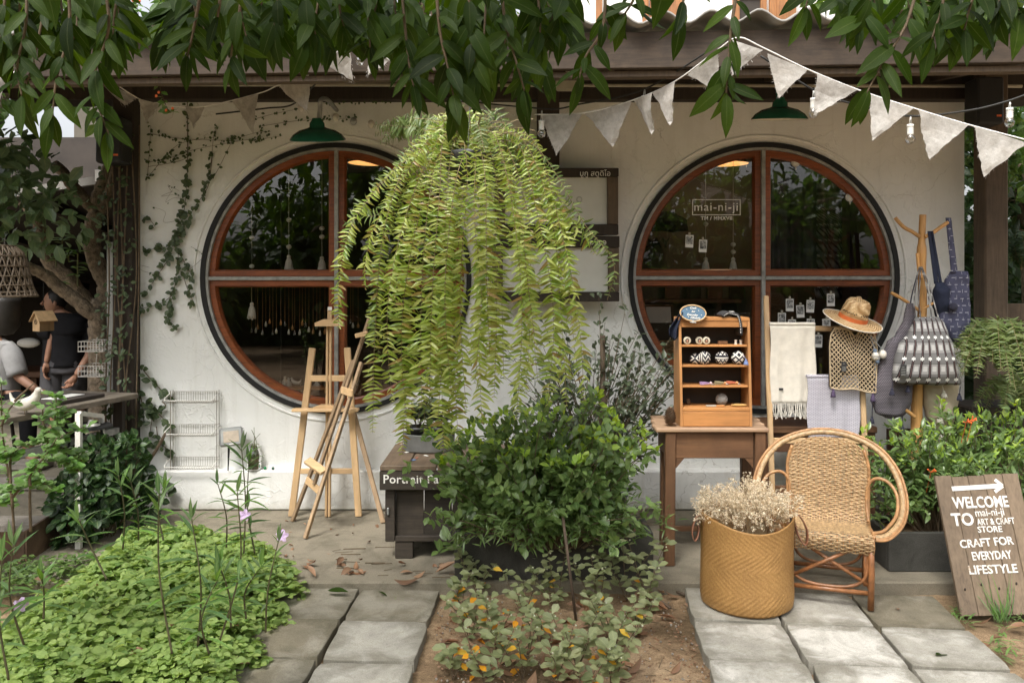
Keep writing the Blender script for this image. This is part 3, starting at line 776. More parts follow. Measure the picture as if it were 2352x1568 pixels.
shutter(az(2, 0, 1300, 0, YH).x, az(2, 0, 1575, 0, YH).x, 6.1, z0-.9)
shutter(az(3, 0, 55, 0, YH).x, az(3, 0, 285, 0, YH).x, 5.95, z0-1.0)

def crown_pts(c, r, n, lumps=9, seed=0, squash=(1, 1, .8)):
    rs = np.random.default_rng(seed); c = np.array(c)
    cen = rs.normal(0, .45, (lumps, 3))*np.array(squash)*r + c; rr = rs.uniform(.30, .55, lumps)*r
    k = rs.integers(0, lumps, n); d = unit(rs.normal(0, 1, (n, 3)))
    return cen[k] + d*(rr[k]*rs.uniform(.55, 1.05, n)**.7)[:, None], d
def tree(name, label, base, crown_c, r, n, mat, size, tm=T_OVAL, seed=1, squash=(1, 1, .85), group=None, lumps=10, trunk_r=.09, bark=None):
    o = thing(name, label, 'tree', base, group)
    b = MB(); base = Vector(base); cc = Vector(crown_c)
    b.tube(bez([base, base.lerp(cc, .5)+Vector((U(-.1, .1), U(-.1, .1), 0)), cc], 5), [trunk_r*(1-.5*i/10) for i in range(11)], 8)
    rs = random.Random(seed)
    for k in range(7):
        e = cc+Vector((rs.uniform(-1, 1), rs.uniform(-1, 1), rs.uniform(-.3, .8)))*r*.8
        b.tube(bez([base.lerp(cc, .75), cc.lerp(e, .5)+Vector((0, 0, .1*r)), e], 4), [trunk_r*.5*(1-.8*i/8) for i in range(9)], 6)
    b.build('trunk', bark or M_BARK, o, smooth=True)
    P, D = crown_pts(cc, r, n, lumps, seed, squash)
    dd = unit(D*.6 + rng.normal(0, .6, D.shape) + np.array([0, 0, -.25])); nn = unit(D*.4+np.array([0, 0, .8])+rng.normal(0, .35, D.shape))
    LB().add(tm, P, dd, nn, size*rng.uniform(.7, 1.25, n)).build('crown', mat, o)
    return o
tree('leafy_tree', 'bright leafy tree beyond the roof at the top left', (-6.2, 9.0, 0), (-5.3, 9.0, 4.1), 1.25, 1500, M_WOODS, .17, seed=3, group='trees beyond the roof')
tree('leafy_tree', 'sunlit tree behind the small ceramic bird on the roof', (-3.9, 11.0, 0), (-3.7, 11.0, 5.6), 1.5, 1300, M_WOODS, .18, seed=8, group='trees beyond the roof')
tree('leafy_tree', 'tree crown right of the sky gap above the roof', (-1.2, 12.0, 0), (-1.3, 12.0, 6.2), 1.6, 1500, M_WOODS, .18, seed=14, group='trees beyond the roof')
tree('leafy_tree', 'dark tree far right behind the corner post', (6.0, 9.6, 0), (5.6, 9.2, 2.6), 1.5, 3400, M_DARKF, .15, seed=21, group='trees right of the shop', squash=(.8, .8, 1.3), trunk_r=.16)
tree('leafy_tree', 'sunlit tree top above the right end of the roof', (5.0, 11.5, 0), (5.9, 11.0, 5.6), 1.6, 1700, M_WOODS, .17, seed=27, group='trees right of the shop', squash=(1.2, .8, .8))
tree('leafy_tree', 'pale leafy bush beside the bulb right of the corner post', (5.0, 8.0, 0), (4.95, 7.9, 2.75), .8, 1500, M_WOODS, .10, seed=35, group='trees right of the shop', squash=(1.1, .8, .8))
wd2 = thing('yard_hedge', 'tall dark hedge closing the yard beyond the right corner post', 'hedge', (6.2, 10.6, 0))
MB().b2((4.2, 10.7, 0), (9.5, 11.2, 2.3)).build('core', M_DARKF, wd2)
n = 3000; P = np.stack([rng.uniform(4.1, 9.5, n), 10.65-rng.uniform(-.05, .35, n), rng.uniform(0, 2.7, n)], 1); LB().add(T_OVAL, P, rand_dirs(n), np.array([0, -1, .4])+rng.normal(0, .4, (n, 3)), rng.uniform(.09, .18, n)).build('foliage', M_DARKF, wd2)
# the garden behind the photographer (the panes mirror it)
GT = [(-9, -2, 2.6, 'garden tree far left of the photographer'), (-7.5, -5.5, 2.8, 'broad garden tree opposite the left end of the shop'), (-4, -7, 2.8, 'garden tree opposite the left post'), (-.8, -7.5, 2.9, 'garden tree facing the left round window'), (2.4, -7.2, 2.8, 'garden tree facing the right round window'), (5.6, -6.5, 2.8, 'garden tree opposite the right corner post')]
for k, (x, y, r, lb) in enumerate(GT):
    tree('garden_tree', lb, (x, y, -.1), (x, y, 2.25), r*.8, 2000, M_WOODS, .34, seed=50+k, group='garden trees opposite the shop', squash=(.85, .7, .85), trunk_r=.16)
hg = thing('added_hedge', 'added unseen hedge keeping the bright horizon out of the panes', 'hedge', (0, -9.5, -.1))  # unseen hedge, added to darken what the panes mirror
MB().b2((-14, -9.7, -.1), (14, -9.2, 1.9)).build('core', M_DARKF, hg)
n = 5000; P = np.stack([rng.uniform(-14, 14, n), -9.2+rng.uniform(-.1, .25, n), rng.uniform(0, 2.1, n)], 1); LB().add(T_OVAL, P, rand_dirs(n), np.array([0, 1, .4])+rng.normal(0, .4, (n, 3)), rng.uniform(.15, .3, n)).build('foliage', M_WOODS, hg)
tree('added_shade_tree', 'added out-of-view tree shading the yard left of the shop', (-5.2, 3.2, -.1), (-5.2, 3.4, 3.9), 1.7, 3200, M_DARKF, .22, seed=91, squash=(.9, 1.2, .6), trunk_r=.14)  # unseen tree, added to keep sun and sky off the left yard
# ------------------------------------------------------------------ green enamel lamps
def lamp(p, label, tilt, arm):
    o = thing('wall_lamp', label, 'lamp', p, 'green enamel lamps')
    R = Euler((rad(tilt), 0, 0)).to_matrix()
    prof = [(.172, 0), (.170, .008), (.150, .034), (.110, .060), (.060, .074), (.047, .080), (.045, .105), (.034, .118), (.026, .135)]
    MB().lathe(prof, p, 40, R).build('shade', M_ENAMEL, o, smooth=True)
    MB().lathe([(.1705, .001), (.148, .031), (.108, .056), (.06, .069), (.002, .071)], p, 40, R).build('reflector', M_WHITEIN, o, smooth=True)
    MB().tube(bez(arm, 8), .015, 10).build('arm', M_STEEL if tilt > 10 else M_ENAMEL, o, smooth=True)
    MB().ball(p+R@Vector((0, 0, .028)), .030, 12, 8).build('bulb', M_WHITEIN, o, smooth=True)
LY = 5.3
pl = at(730, 322, LY); lamp(pl, 'green enamel lamp on a grey gooseneck over the left window', 13, [pl+Vector((0, .03, .12)), pl+Vector((.008, .02, .19)), pl+Vector((.02, .0, .25)), pl+Vector((.02, .2, .29)), pl+Vector((.02, .47, .28))])
pr_ = at(1790, 275, LY); lamp(pr_, 'green enamel lamp hung over the right window', 8, [pr_+Vector((0, .02, .13)), pr_+Vector((0, .03, .22)), pr_+Vector((0, .03, .40))])
# pompoms on a thread beside the left lamp
for (x, y, m, lb) in ((750, 1028, M_COTTON, 'white felt ball nearest the lamp'), (905, 1062, M_STEEL, 'grey-blue felt ball between two white ones'), (1058, 1087, M_COTTON, 'white felt ball farthest from the lamp'), (445, 945, M_COTTON, 'white felt ball left of the lamp')):
    p = az(1, 0, x, y, 5.72); MB().ball(p, .024, 10, 8, (1, 1, 1.2)).build('felt_ball', m, label=lb+' on the wall thread', cat='ornament', group='felt balls on a thread', smooth=True)
# lit pendant shades inside
for k, (x, y, lb) in enumerate(((850, 375, 'warm lit pendant lamp inside the left window'), (1668, 377, 'warm lit pendant lamp inside the right window'))):
    p = at(x, y, 6.9); o = thing('pendant_lamp', lb, 'lamp', p, 'pendant lamps inside')
    MB().lathe([(.18, 0), (.15, .03), (.06, .07), (.02, .10)], p, 28).build('shade', M_ENAMEL, o, smooth=True)
    E = NT('lit_lamp_%d' % k); E.bs.inputs['Emission Color'].default_value = (1, .42, .12, 1); E.bs.inputs['Emission Strength'].default_value = .32; E.col((.5, .3, .15))
    MB().lathe([(.176, .002), (.14, .026), (.002, .05)], p, 28).build('lit_reflector', E.m, o, smooth=True)
    MB().tube([p+Vector((0, 0, .1)), (p.x, p.y, 2.72)], .005, 6).build('flex', M_CABLE, o)
    ld = bpy.data.lights.new('pendant_bulb', 'POINT'); ld.energy = 1.6; ld.color = (1, .72, .45); ld.shadow_soft_size = .05
    lo = bpy.data.objects.new('pendant_bulb', ld); COL.objects.link(lo); lo.parent = o; lo.location = (0, 0, -.06)

# ------------------------------------------------------------------ bunting
def flag(parent, a, b, tip, k):
    a, b, tip = Vector(a), Vector(b), Vector(tip); n = 10; m = MB()
    nrm = (b-a).cross(tip-a).normalized(); ph = U(0, 6)
    def P(i, j):                         # i along the top, j down; triangle grid
        t = j/n; L = a.lerp(tip, t); R_ = b.lerp(tip, t); w = n-j
        p = L.lerp(R_, i/w) if w else tip.copy()
        e = (i == 0 or i == w)
        if e and 0 < j < n: p += (b-a).normalized()*U(-.005, .005)
        p += nrm*(.012*math.sin(ph+3.0*t+2.2*i/max(w, 1))*min(1, t*2.5) + U(-.0015, .0015)); return p
    ix = {}
    for j in range(n+1):
        for i in range(n-j+1): ix[i, j] = len(m.v); m.v.append(P(i, j))
    for j in range(n):
        for i in range(n-j):
            m.f.append((ix[i, j], ix[i+1, j], ix[i, j+1]))
            if i < n-j-1: m.f.append((ix[i+1, j], ix[i+1, j+1], ix[i, j+1]))
    # fringe threads
    for q in range(26):
        t = U(.03, .97); s_ = (a, b)[q % 2]; p = s_.lerp(tip, t); out = (p-(a+b+tip)/3).normalized()
        m.tube([p, p+out*U(.004, .012)+Vector((0, 0, U(-.006, .002)))], .0008, 3, cap=False)
    return m.build('flag', M_FELT, parent)
def bunting(label, cord, flags, group='bunting'):
    o = thing('bunting', label, 'bunting', cord[0], group)
    MB().tube(bez(cord, 6), .0035, 6).build('cord', M_CORD, o, smooth=True)
    for k, f in enumerate(flags): flag(o, *f, k)
F = lambda c, pts, Y0, Y1=None: [az(c, 0, x, y, Y0 if Y1 is None else (Y0 if i == 0 else Y1 if i == 1 else (Y0+Y1)/2)) for i, (x, y) in enumerate(pts)]
bunting('bunting of felt flags strung from above the fern to the far right',
  [az(2, 0, 300, 1003, 4.75), az(2, 0, 720, 992, 4.65), az(2, 0, 1155, 880, 4.5), az(2, 0, 1530, 712, 4.35), az(2, 0, 1900, 440, 4.12), az(2, 0, 2080, 330, 4.05), az(2, 0, 2290, 415, 4.05),
   az(3, 0, 410, 608, 4.06), az(3, 0, 860, 790, 4.08), az(3, 0, 1340, 948, 4.05), az(3, 0, 1830, 1095, 4.0), az(3, 0, 2420, 1250, 3.9)],
  [F(2, ((355, 1002), (715, 995), (485, 1365)), 4.74, 4.65), F(2, ((735, 990), (1150, 882), (995, 1290)), 4.65, 4.5), F(2, ((1165, 880), (1325, 812), (1340, 1175)), 4.5, 4.3),
   F(2, ((1330, 810), (1528, 714), (1495, 1100)), 4.42, 4.34), F(2, ((1640, 650), (1905, 440), (1905, 840)), 4.25, 4.12), F(2, ((2030, 350), (2300, 440), (2022, 670)), 4.04, 4.04),
   F(3, ((60, 470), (410, 610), (155, 865)), 4.05, 4.05), F(3, ((490, 640), (850, 788), (475, 1010)), 4.06, 4.07), F(3, ((965, 830), (1338, 950), (975, 1240)), 4.06, 4.04),
   F(3, ((1380, 962), (1822, 1094), (1475, 1398)), 4.03, 3.99), F(3, ((1878, 1105), (2330, 1250), (1950, 1555)), 3.97, 3.92)])
bunting('bunting of felt flags sagging across the vines at the upper left',
  [az(0, 0, 760, 560, 4.9), az(0, 0, 1200, 858, 5.2), az(0, 0, 1410, 915, 5.25), az(0, 0, 1760, 935, 5.2), az(0, 0, 2260, 820, 5.1), az(1, 0, 250, 745, 4.75), az(1, 0, 510, 655, 4.55), az(1, 0, 855, 385, 4.28), az(1, 0, 1000, 340, 4.25), az(1, 0, 1220, 530, 4.3), az(1, 0, 1560, 690, 4.5), az(1, 0, 2000, 880, 4.7)],
  [F(0, ((860, 680), (1195, 855), (1085, 935)), 4.95, 5.2), F(0, ((1215, 865), (1400, 912), (1280, 1080)), 5.2, 5.25), F(0, ((1620, 930), (1790, 930), (1690, 1130)), 5.22, 5.2),
   F(0, ((2030, 885), (2262, 820), (2225, 1180)), 5.14, 5.1), F(1, ((245, 750), (515, 655), (500, 1000)), 4.75, 4.55), F(1, ((640, 560), (855, 388), (915, 735)), 4.42, 4.28),
   F(1, ((1075, 400), (1225, 530), (1015, 685)), 4.26, 4.3), F(1, ((1395, 640), (1560, 690), (1470, 790)), 4.4, 4.5), F(1, ((1900, 840), (2240, 950), (2150, 1285)), 4.66, 4.75)])
bunting('pale flag at the left edge on its own short cord', [az(0, 0, -60, 640, 4.2), az(0, 0, 75, 665, 4.3), az(0, 0, 200, 560, 4.5)], [F(0, ((-110, 700), (60, 665), (-20, 1000)), 4.2, 4.3)])
# ------------------------------------------------------------------ string of bulbs
bs = thing('bulb_string', 'black cable with clear bulbs in white sockets under the eave', 'string lights', az(2, 0, 1260, 780, 4.95))
MB().tube(bez([az(1, 0, -300, 1000, 5.3), az(1, 0, 130, 950, 5.3), az(1, 0, 390, 905, 5.3), az(1, 0, 700, 600, 4.6), az(1, 0, 960, 370, 4.3), az(1, 0, 1500, 800, 4.6), az(2, 0, 340, 950, 4.7), az(2, 0, 700, 912, 4.65), az(2, 0, 1260, 782, 4.5), az(2, 0, 1850, 430, 4.15)], 8), .005, 6).build('cable', M_CABLE, bs, smooth=True)
MB().tube(bez([az(3, 0, 0, 490, 4.12), az(3, 0, 470, 792, 4.14), az(3, 0, 850, 922, 4.16), az(3, 0, 1300, 1016, 4.2), az(3, 0, 1800, 972, 4.2), az(3, 0, 2150, 890, 4.15), az(3, 0, 2420, 790, 4.1)], 8), .005, 6).build('cable', M_CABLE, bs, smooth=True)
for c, x, y, up, Y in ((1, 960, 545, 140, 4.3), (2, 360, 1180, 210, 4.68), (2, 1260, 970, 185, 4.48), (3, 462, 1000, 205, 4.13), (3, 1310, 1228, 205, 4.19), (3, 2180, 1085, 190, 4.14)):
    p = az(c, 0, x, y, Y); k = Y/FPX*.60494/2.306
    sk = MB().lathe([(.004, .080), (.016, .078), (.0165, .066), (.0145, .064), (.0165, .058), (.0145, .052), (.0165, .046), (.0145, .040), (.0165, .036), (.014, .026)], p, 12).tube([p+Vector((-.004, 0, .08)), p+Vector((0, 0, up*k))], .0016, 5).tube([p+Vector((.004, 0, .08)), p+Vector((.004, 0, up*k))], .0016, 5).build('socket', M_SOCKET, bs, smooth=True)
    MB().ball(p+Vector((0, 0, .006)), .023, 14, 10, (1, 1, 1.1)).build('bulb', M_BULB, sk, smooth=True)
# ------------------------------------------------------------------ framed signs on the wall behind the fern
def framed_sign(x0, x1, y0, y1, head, foot, label, thai, word, wx, wy):
    Y = 5.69; a, b = at(x0, y0, Y), at(x1, y1, Y); s = FPX/Y
    o = thing('wall_sign', label, 'sign', ((a.x+b.x)/2, Y, b.z), 'framed signs between the windows')
    hd = MB().b2((a.x, Y-.05, a.z-head/s), (b.x, Y+.028, a.z), .004).build('header', M_DARKW, o)
    MB().b2((a.x, Y-.045, b.z), (b.x-.001, Y+.027, b.z+foot/s), .004).build('bottom_rail', M_DARKW, o)
    MB().b2((b.x-25/s, Y-.043, b.z+foot/s+.001), (b.x-.002, Y+.026, a.z-head/s-.001), .003).build('stile', M_POST, o)
    MB().b2((a.x+.002, Y-.043, b.z+foot/s+.001), (a.x+25/s, Y+.026, a.z-head/s-.001), .003).build('stile', M_POST, o)
    MB().b2((a.x+25/s+.001, Y-.01, b.z+foot/s+.001), (b.x-25/s-.001, Y+.02, a.z-head/s-.001)).build('panel', M_PANEL, o)
    lettering(thai, 17/s, at(wx[0], (y0+y0+head)/2+1, Y-.0515), M_LETW, o)
    lettering(word, 30/s, at(wx[1], wy, Y-.0118), M_LETG, o)
framed_sign(1135, 1419, 388, 540, 20, 24, 'upper framed white sign with a lettered dark header behind the fern', 'บูกู สตูดิโอ', 'o o', (1367, 1318), 456)
framed_sign(1130, 1421, 543, 692, 26, 22, 'lower framed white sign with spaced letters on its header', 'อ น จ', 'id', (1374, 1184), 604)
# ------------------------------------------------------------------ ceramic birds on the roof
def bird(name, label, p, L, mat, face=1, cat='figurine', legs=True, group=None, neck=1.0):
    """a plump dove: upturned tail, round breast, small head with beak"""
    o = thing(name, label, cat, p, group); f = face; p = Vector(p)
    path = [(-.50, .62), (-.44, .42), (-.30, .27), (-.08, .22), (.14, .28), (.30, .42), (.38, .58), (.43, .68)]
    rs = [.02, .06, .13, .20, .215, .165, .115, .105]
    if neck > 1: path[-2] = (.33, .70); path[-1] = (.37, .86)
    pts = [p+Vector((f*x*L, 0, (z+.02)*L)) for x, z in path]
    b = MB(); sm = bez(pts, 5); rr = [float(np.interp(i/5, range(8), rs))*L for i in range(len(sm))]
    b.tube(sm, rr, 14); b.ball(pts[-1], .115*L, 14, 10); b.build('body', mat, o, smooth=True)
    h = pts[-1]; MB().tube([h+Vector((f*.09*L, 0, .0)), h+Vector((f*.20*L, 0, -.03*L))], [.035*L, .004*L], 8).build('beak', mat, o, smooth=True)
    if legs:
        for s in (-1, 1): MB().tube([p+Vector((.02*L, s*.06*L, .12*L)), p+Vector((.02*L, s*.06*L, -.06*L))], .014*L, 6).build('leg', M_TWIG, o)
    return o
bird('ceramic_bird', 'white ceramic bird perched on the roof edge at the upper left', az(0, 0, 1235, 268, 4.75), .125, M_CERAMIC, -1, group='ceramic birds on the roof')
bird('ceramic_bird', 'white ceramic bird on the roof above the fern, half behind leaves', az(2, 0, 510, 190, 4.45), .15, M_CERAMIC, 1, group='ceramic birds on the roof', neck=1.2)
# flowering creeper on the roof beside the bird
def creeper(name, label, paths, mat, size, n, fl=0, tm=T_OVAL, group=None, stem=.0025, cat='plant'):
    o = thing(name, label, cat, paths[0][0], group); b = MB(); lb = LB(); fb = MB()
    for pts in paths:
        sm = bez(pts, 8); b.tube(sm, [stem*(1-.6*i/len(sm)) for i in range(len(sm))], 5)
        k = n; idx = rng.integers(1, len(sm), k); P = np.array([tuple(sm[i]) for i in idx]) + rng.normal(0, size*.15, (k, 3))
        D = rand_dirs(k, 0, -.7, .4); D[:, 1] = -abs(D[:, 1])*.6; N = np.array([0, -.8, .6]) + rng.normal(0, .35, (k, 3))
        lb.add(tm, P, D, N, size*rng.uniform(.6, 1.3, k))
        for q in range(fl):
            e = sm[-1]; d = Vector((U(-1, 1), U(-1, .2), U(0, 1))).normalized()*.03; fb.ball(e+d, .008, 6, 5)
    b.build('stem', M_TWIG, o, smooth=True); lb.build('foliage', mat, o)
    if fl: fb.build('blossom', M_ORFL, o)
    return o
B = lambda pts, Y, c=0, r=0: [az(c, r, x, y, Y) for x, y in pts]
creeper('roof_creeper', 'creeper with pale leaves trailing over the roof edge below the ceramic bird',
  [B(((1290, 320), (1100, 350), (960, 400)), 4.6), B(((1300, 330), (1400, 380), (1395, 560), (1390, 700), (1420, 850)), 4.6), B(((1400, 385), (1370, 430), (1200, 470), (1080, 500)), 4.6), B(((1420, 840), (1470, 960), (1500, 990)), 4.7),
   B(((1250, 330), (1160, 170), (1100, 90)), 4.7), B(((1260, 330), (1215, 150), (1205, 40)), 4.7), B(((1280, 330), (1180, 260), (1130, 210)), 4.7)], M_LEFTB, .042, 15, fl=3)

# ------------------------------------------------------------------ left side: yard shed, counter, tree, people
def panel(name, lo, hi, mat, kind='structure'): return MB().b2(lo, hi).build(name, mat, kind=kind)
shed = thing('yard_shed', 'dark open shed with a sloping roof left of the shop', 'shed', (-5.5, 12, 0))
MB().b2((-11, 12.2, 0), (-2.7, 12.3, 3.6)).build('wall', M_INTD, shed); MB().b2((-11.1, 6.2, 0), (-11, 12.2, 3.6)).build('wall', M_INTD, shed)
MB().b2((-2.75, 6.3, .0), (-2.66, 12.2, 3.2)).build('wall', M_INTD, shed)
e0, e1 = at(60, 441, 7.6), at(290, 405, 7.6)
dx = (e1-e0)/(e1.x-e0.x); r0 = e0+dx*(-10.5-e0.x); r1 = e0+dx*(-2.7-e0.x)
rf = MB().quad(r0, r1, (r1.x, 12.2, 2.05), (r0.x, 12.2, .9)).quad(r0+Vector((0, 0, .03)), r1+Vector((0, 0, .03)), (r1.x, 12.2, 2.12), (r0.x, 12.2, .97)).build('roof', M_INTD, shed)
MB().bar(r0+Vector((0, -.03, 0)), r1+Vector((0, -.03, 0)), .05, .07, up=Vector((0, 0, 1))).build('roof_edge', M_SHEET, shed)
for k in range(6):
    t = .35+k*.11; MB().bar(r0.lerp(r1, t)+Vector((0, 0, -.05)), Vector((lerp(r0.x, r1.x, t), 12.1, lerp(.8, 1.95, t))), .05, .09, up=Vector((0, 0, 1))).build('rafter', M_DARKW, shed)
MB().b2((at(0, 0, 9.6).x-.2, 9.6, .45), (at(190, 0, 9.6).x, 10.3, .52), .01).b2((at(60, 0, 9.6).x, 9.7, 0), (at(60, 0, 9.6).x+.06, 9.76, .449)).b2((at(170, 0, 9.6).x, 9.7, 0), (at(170, 0, 9.6).x+.06, 9.76, .449)).build('shed_bench', M_BENCH, label='dark low bench inside the shed behind the people', cat='bench')
p = az(0, 1, 885, 62, 7.5); MB().box(p, (.10, .02, .10)).build('notice', M_PAPER, label='small white notice fixed under the shed roof', cat='sign')
MB().b2((-2.66-.9, 7.62, .0), (-2.66-.84, 7.68, 2.35)).build('shed_post', M_DARKW, label='dark post carrying the shed roof behind the forked tree', cat='post')
# upper house wall strip behind the tree
MB().b2((-6.5, 12.6, 2.0), (-2.9, 12.8, 4.4)).build('shed_gable', M_INT, label='grey brown gable wall above the shed roof', cat='wall')

ct = thing('counter', 'long weathered plank counter at the left edge in front of the forked tree', 'counter', (-2.9, 5.0, 0))
c0, c1 = Vector((-2.77, 4.45, .80)), Vector((-2.46, 5.60, .80)); dirc = (c1-c0).normalized(); left = Vector((-dirc.y, dirc.x, 0))
for k in range(4):
    o_ = left*(.07+k*.145); MB().bar(c0+o_-dirc*.9, c1+o_, .138, .035, up=Vector((0, 0, 1)), bev=.005).build('plank', M_COUNTER, ct)
for t, k in ((.05, .1), (.95, .1), (.05, .5), (.95, .5)):
    q = c0.lerp(c1, t)+left*k; MB().bar((q.x, q.y, 0), (q.x, q.y, .78), .05, .05).build('leg', M_STEELFLAT if t < .5 and k < .2 else M_DARKW, ct)
MB().bar(c0.lerp(c1, .05)+left*.1+Vector((0, 0, -.22)), c0.lerp(c1, .95)+left*.1+Vector((0, 0, -.22)), .03, .04, up=Vector((0, 0, 1))).build('rail', M_STEELFLAT, ct)
q = c0.lerp(c1, .62)+left*.2+Vector((0, 0, .019))
fo = thing('clipboard', 'dark board with white sheets lying on the plank counter', 'clipboard', q)
MB().bar(q-dirc*.22+Vector((0, 0, .012)), q+dirc*.22+Vector((0, 0, .012)), .26, .02, up=Vector((0, 0, 1))).build('board', M_INTD, fo)
MB().bar(q-dirc*.10+Vector((0, 0, .025)), q+dirc*.14+Vector((0, 0, .025)), .10, .003, up=Vector((0, 0, 1))).build('sheet', M_PAPER, fo)
bird('stone_bird', 'grey glazed stone dove standing on the plank counter', onz(58, 946, .83), .17, M_BIRDST, 1, legs=True)
# white chair / cart frame standing behind the counter legs
wf = thing('white_frame_stand', 'white metal frame below the counter beside the dark vine', 'stand', onz(185, 1090, .15))
fa = az(0, 2, 690, 665, 4.95); fb_ = az(0, 2, 690, 1020, 4.95); fc = az(0, 2, 890, 690, 5.3); fd = az(0, 2, 890, 1000, 5.3)
MB().bar(fa, (fb_.x, fb_.y, 0), .03, .03).build('upright', M_WHITE, wf); MB().bar(fc, (fd.x, fd.y, 0), .025, .025).build('upright', M_WHITE, wf); MB().bar(fa, fc, .025, .025, up=Vector((0, 0, 1))).build('rail', M_WHITE, wf); MB().bar(fb_, fd, .025, .025, up=Vector((0, 0, 1))).build('rail', M_WHITE, wf)
# small stool with tray behind
st = thing('side_table', 'small dark side table with a white dish under the counter', 'table', az(0, 2, 760, 900, 5.2))
tt = az(0, 2, 745, 790, 5.2); MB().lathe([(.001, .012), (.15, .012), (.155, 0), (.001, 0)], tt, 24).build('top', M_BLACK, st)
for k in range(3): MB().tube([tt+Vector((.1*math.cos(2.1*k), .1*math.sin(2.1*k), 0)), Vector((tt.x+.13*math.cos(2.1*k), tt.y+.13*math.sin(2.1*k), 0))], .008, 6).build('leg', M_BLACK, st)
dq = az(0, 2, 795, 765, 5.2); MB().lathe([(.001, -.012), (.05, -.010), (.055, .0), (.02, .008), (.012, .03), (.001, .032)], dq, 18).build('white_dish', M_WHITE, label='white lidded dish on the small dark side table', cat='dish', smooth=True)
# low walkway strips at the left edge
for k, (y, m) in enumerate(((1075, M_STONE), (1120, M_STONE), (1215, M_STONE))):
    q = onz(-40, y, 0); MB().b2((q.x-2, q.y-.10, .004), (onz(110+k*18, y, 0).x, q.y+.10, .06), .008).build('stone_step', m, label=['pale stone strip farthest back below the counter', 'middle pale stone strip left of the steel edging', 'nearest pale stone strip left of the steel edging'][k], cat='step', group='stone strips at the left edge')
# steel edged bed
ed = thing('steel_edging', 'rusty steel plate edging a bed at the lower left', 'edging', onz(60, 1290, 0))
E0, E1 = onz(59, 1293), onz(226, 1178)
E0.z = 0; E1.z = 0
MB().bar(E0+Vector((0, 0, .085)), E1+Vector((0, 0, .10)), .012, .19, up=Vector((0, 0, 1))).build('plate', M_RUST, ed)
MB().bar(E0+Vector((-.006, .0, .085)), E0+Vector((-.9, -.06, .085)), .012, .18, up=Vector((0, 0, 1))).build('plate', M_RUST, ed)
ur = onz(146, 1186); MB().lathe([(.001, 0), (.055, 0), (.075, .04), (.088, .10), (.080, .15), (.070, .165), (.060, .16), (.055, .10), (.001, .09)], ur, 24).build('stone_urn', M_STONE, label='round grey stone urn on the floor below the leafy branch', cat='urn', smooth=True)

# forked tree
def limb(b, pts, r0, r1, Y, dY=0, n=9):
    P = [az(0, 1, x, y, Y+dY*i/len(pts)) for i, (x, y) in enumerate(pts)]; sm = bez(P, 6)
    b.tube([p_+Vector((U(-.004, .004), U(-.004, .004), 0)) for p_ in sm], [lerp(r0, r1, i/(len(sm)-1))*U(.93, 1.09) for i in range(len(sm))], n)
ft = thing('forked_tree', 'crooked tree with mottled bark forking beside the vine covered post', 'tree', az(0, 1, 930, 2200, 6.3))
b = MB(); YT = 6.25
limb(b, ((960, 2600), (930, 2000), (900, 1560), (900, 1350), (915, 1180)), .12, .085, YT); limb(b, ((905, 1230), (930, 1020), (860, 860), (815, 690), (815, 480), (870, 350)), .066, .056, YT)
limb(b, ((850, 370), (760, 290), (640, 160), (560, 40), (470, -40)), .05, .038, YT); limb(b, ((860, 360), (855, 260), (915, 80), (960, -60)), .05, .034, YT); limb(b, ((890, 370), (950, 250), (1000, 60), (1040, -100)), .05, .034, YT)
limb(b, ((880, 1480), (850, 1300), (770, 1250), (640, 1130), (500, 1030), (420, 950), (330, 900), (240, 860)), .055, .036, YT-.1, -.3); limb(b, ((900, 1240), (780, 1190), (600, 960), (430, 820), (370, 600), (300, 420), (200, 300)), .06, .036, YT+.1)
b.build('trunk', M_BARK, ft, smooth=True)
lb = LB(); n = 900
P, D = crown_pts(az(0, 1, 10, 60, 5.6), .55, n, 14, 5, (.9, .7, .85)); D2 = unit(D*.5+rng.normal(0, .6, D.shape)+np.array([0, -.2, -.1]))
lb.add(T_OVAL, P, D2, unit(np.array([0, -.5, .8])+rng.normal(0, .4, D.shape)), .10*rng.uniform(.7, 1.3, n)).build('crown', M_BIGL, ft)
lb = LB(); sp_ = MB()
for x, y, h in ((545, 560, 130), (490, 700, 160), (680, 740, 290), (600, 720, 90), (520, 1000, 40), (490, 690, 100)):
    p = az(0, 1, x, y, 6.1); q = az(0, 1, x, y+h, 6.15); sp_.tube([q, p], .005, 5)
    for k in range(14):
        t = U(-.05, .75); a = U(0, 6.28); lb.add(T_LEAF, [tuple(p.lerp(q, t))], [(math.cos(a), math.sin(a), U(-.1, .6))], [(0, -.3, 1)], U(.05, .09))
sp_.build('shoot', M_STEM, ft); lb.build('shoot_leaves', M_LEFTB, ft)

# steel angle post and hanging wire baskets
MB().b2((at(248, 0, 5.95).x, 5.93, 0), (at(263, 0, 5.95).x, 5.975, at(0, 556, 5.95).z), .003).build('steel_post', M_STEEL, label='grey steel angle post in front of the forked trunk', cat='post')
def wire_box(b, x0, x1, y0, y1, z0, z1, nx, ny, r=.0022, back=0.0):
    for z in (z0, (z0+z1)/2, z1): b.tube([(x0, y0, z), (x1, y0, z), (x1, y1, z+back), (x0, y1, z+back)], r*1.3, 5, closed=True)
    for i in range(nx+1):
        x = lerp(x0, x1, i/nx); b.tube([(x, y0, z1), (x, y0, z0), (x, y1, z0), (x, y1, z1+back)], r, 4, cap=False)
    for j in range(1, ny): y = lerp(y0, y1, j/ny); b.tube([(x0, y, z0), (x1, y, z0)], r, 4)
hb = thing('hanging_wire_basket', 'pair of white wire trays hanging one above the other beside the steel post', 'wire basket', az(0, 2, 850, 345, 5.8))
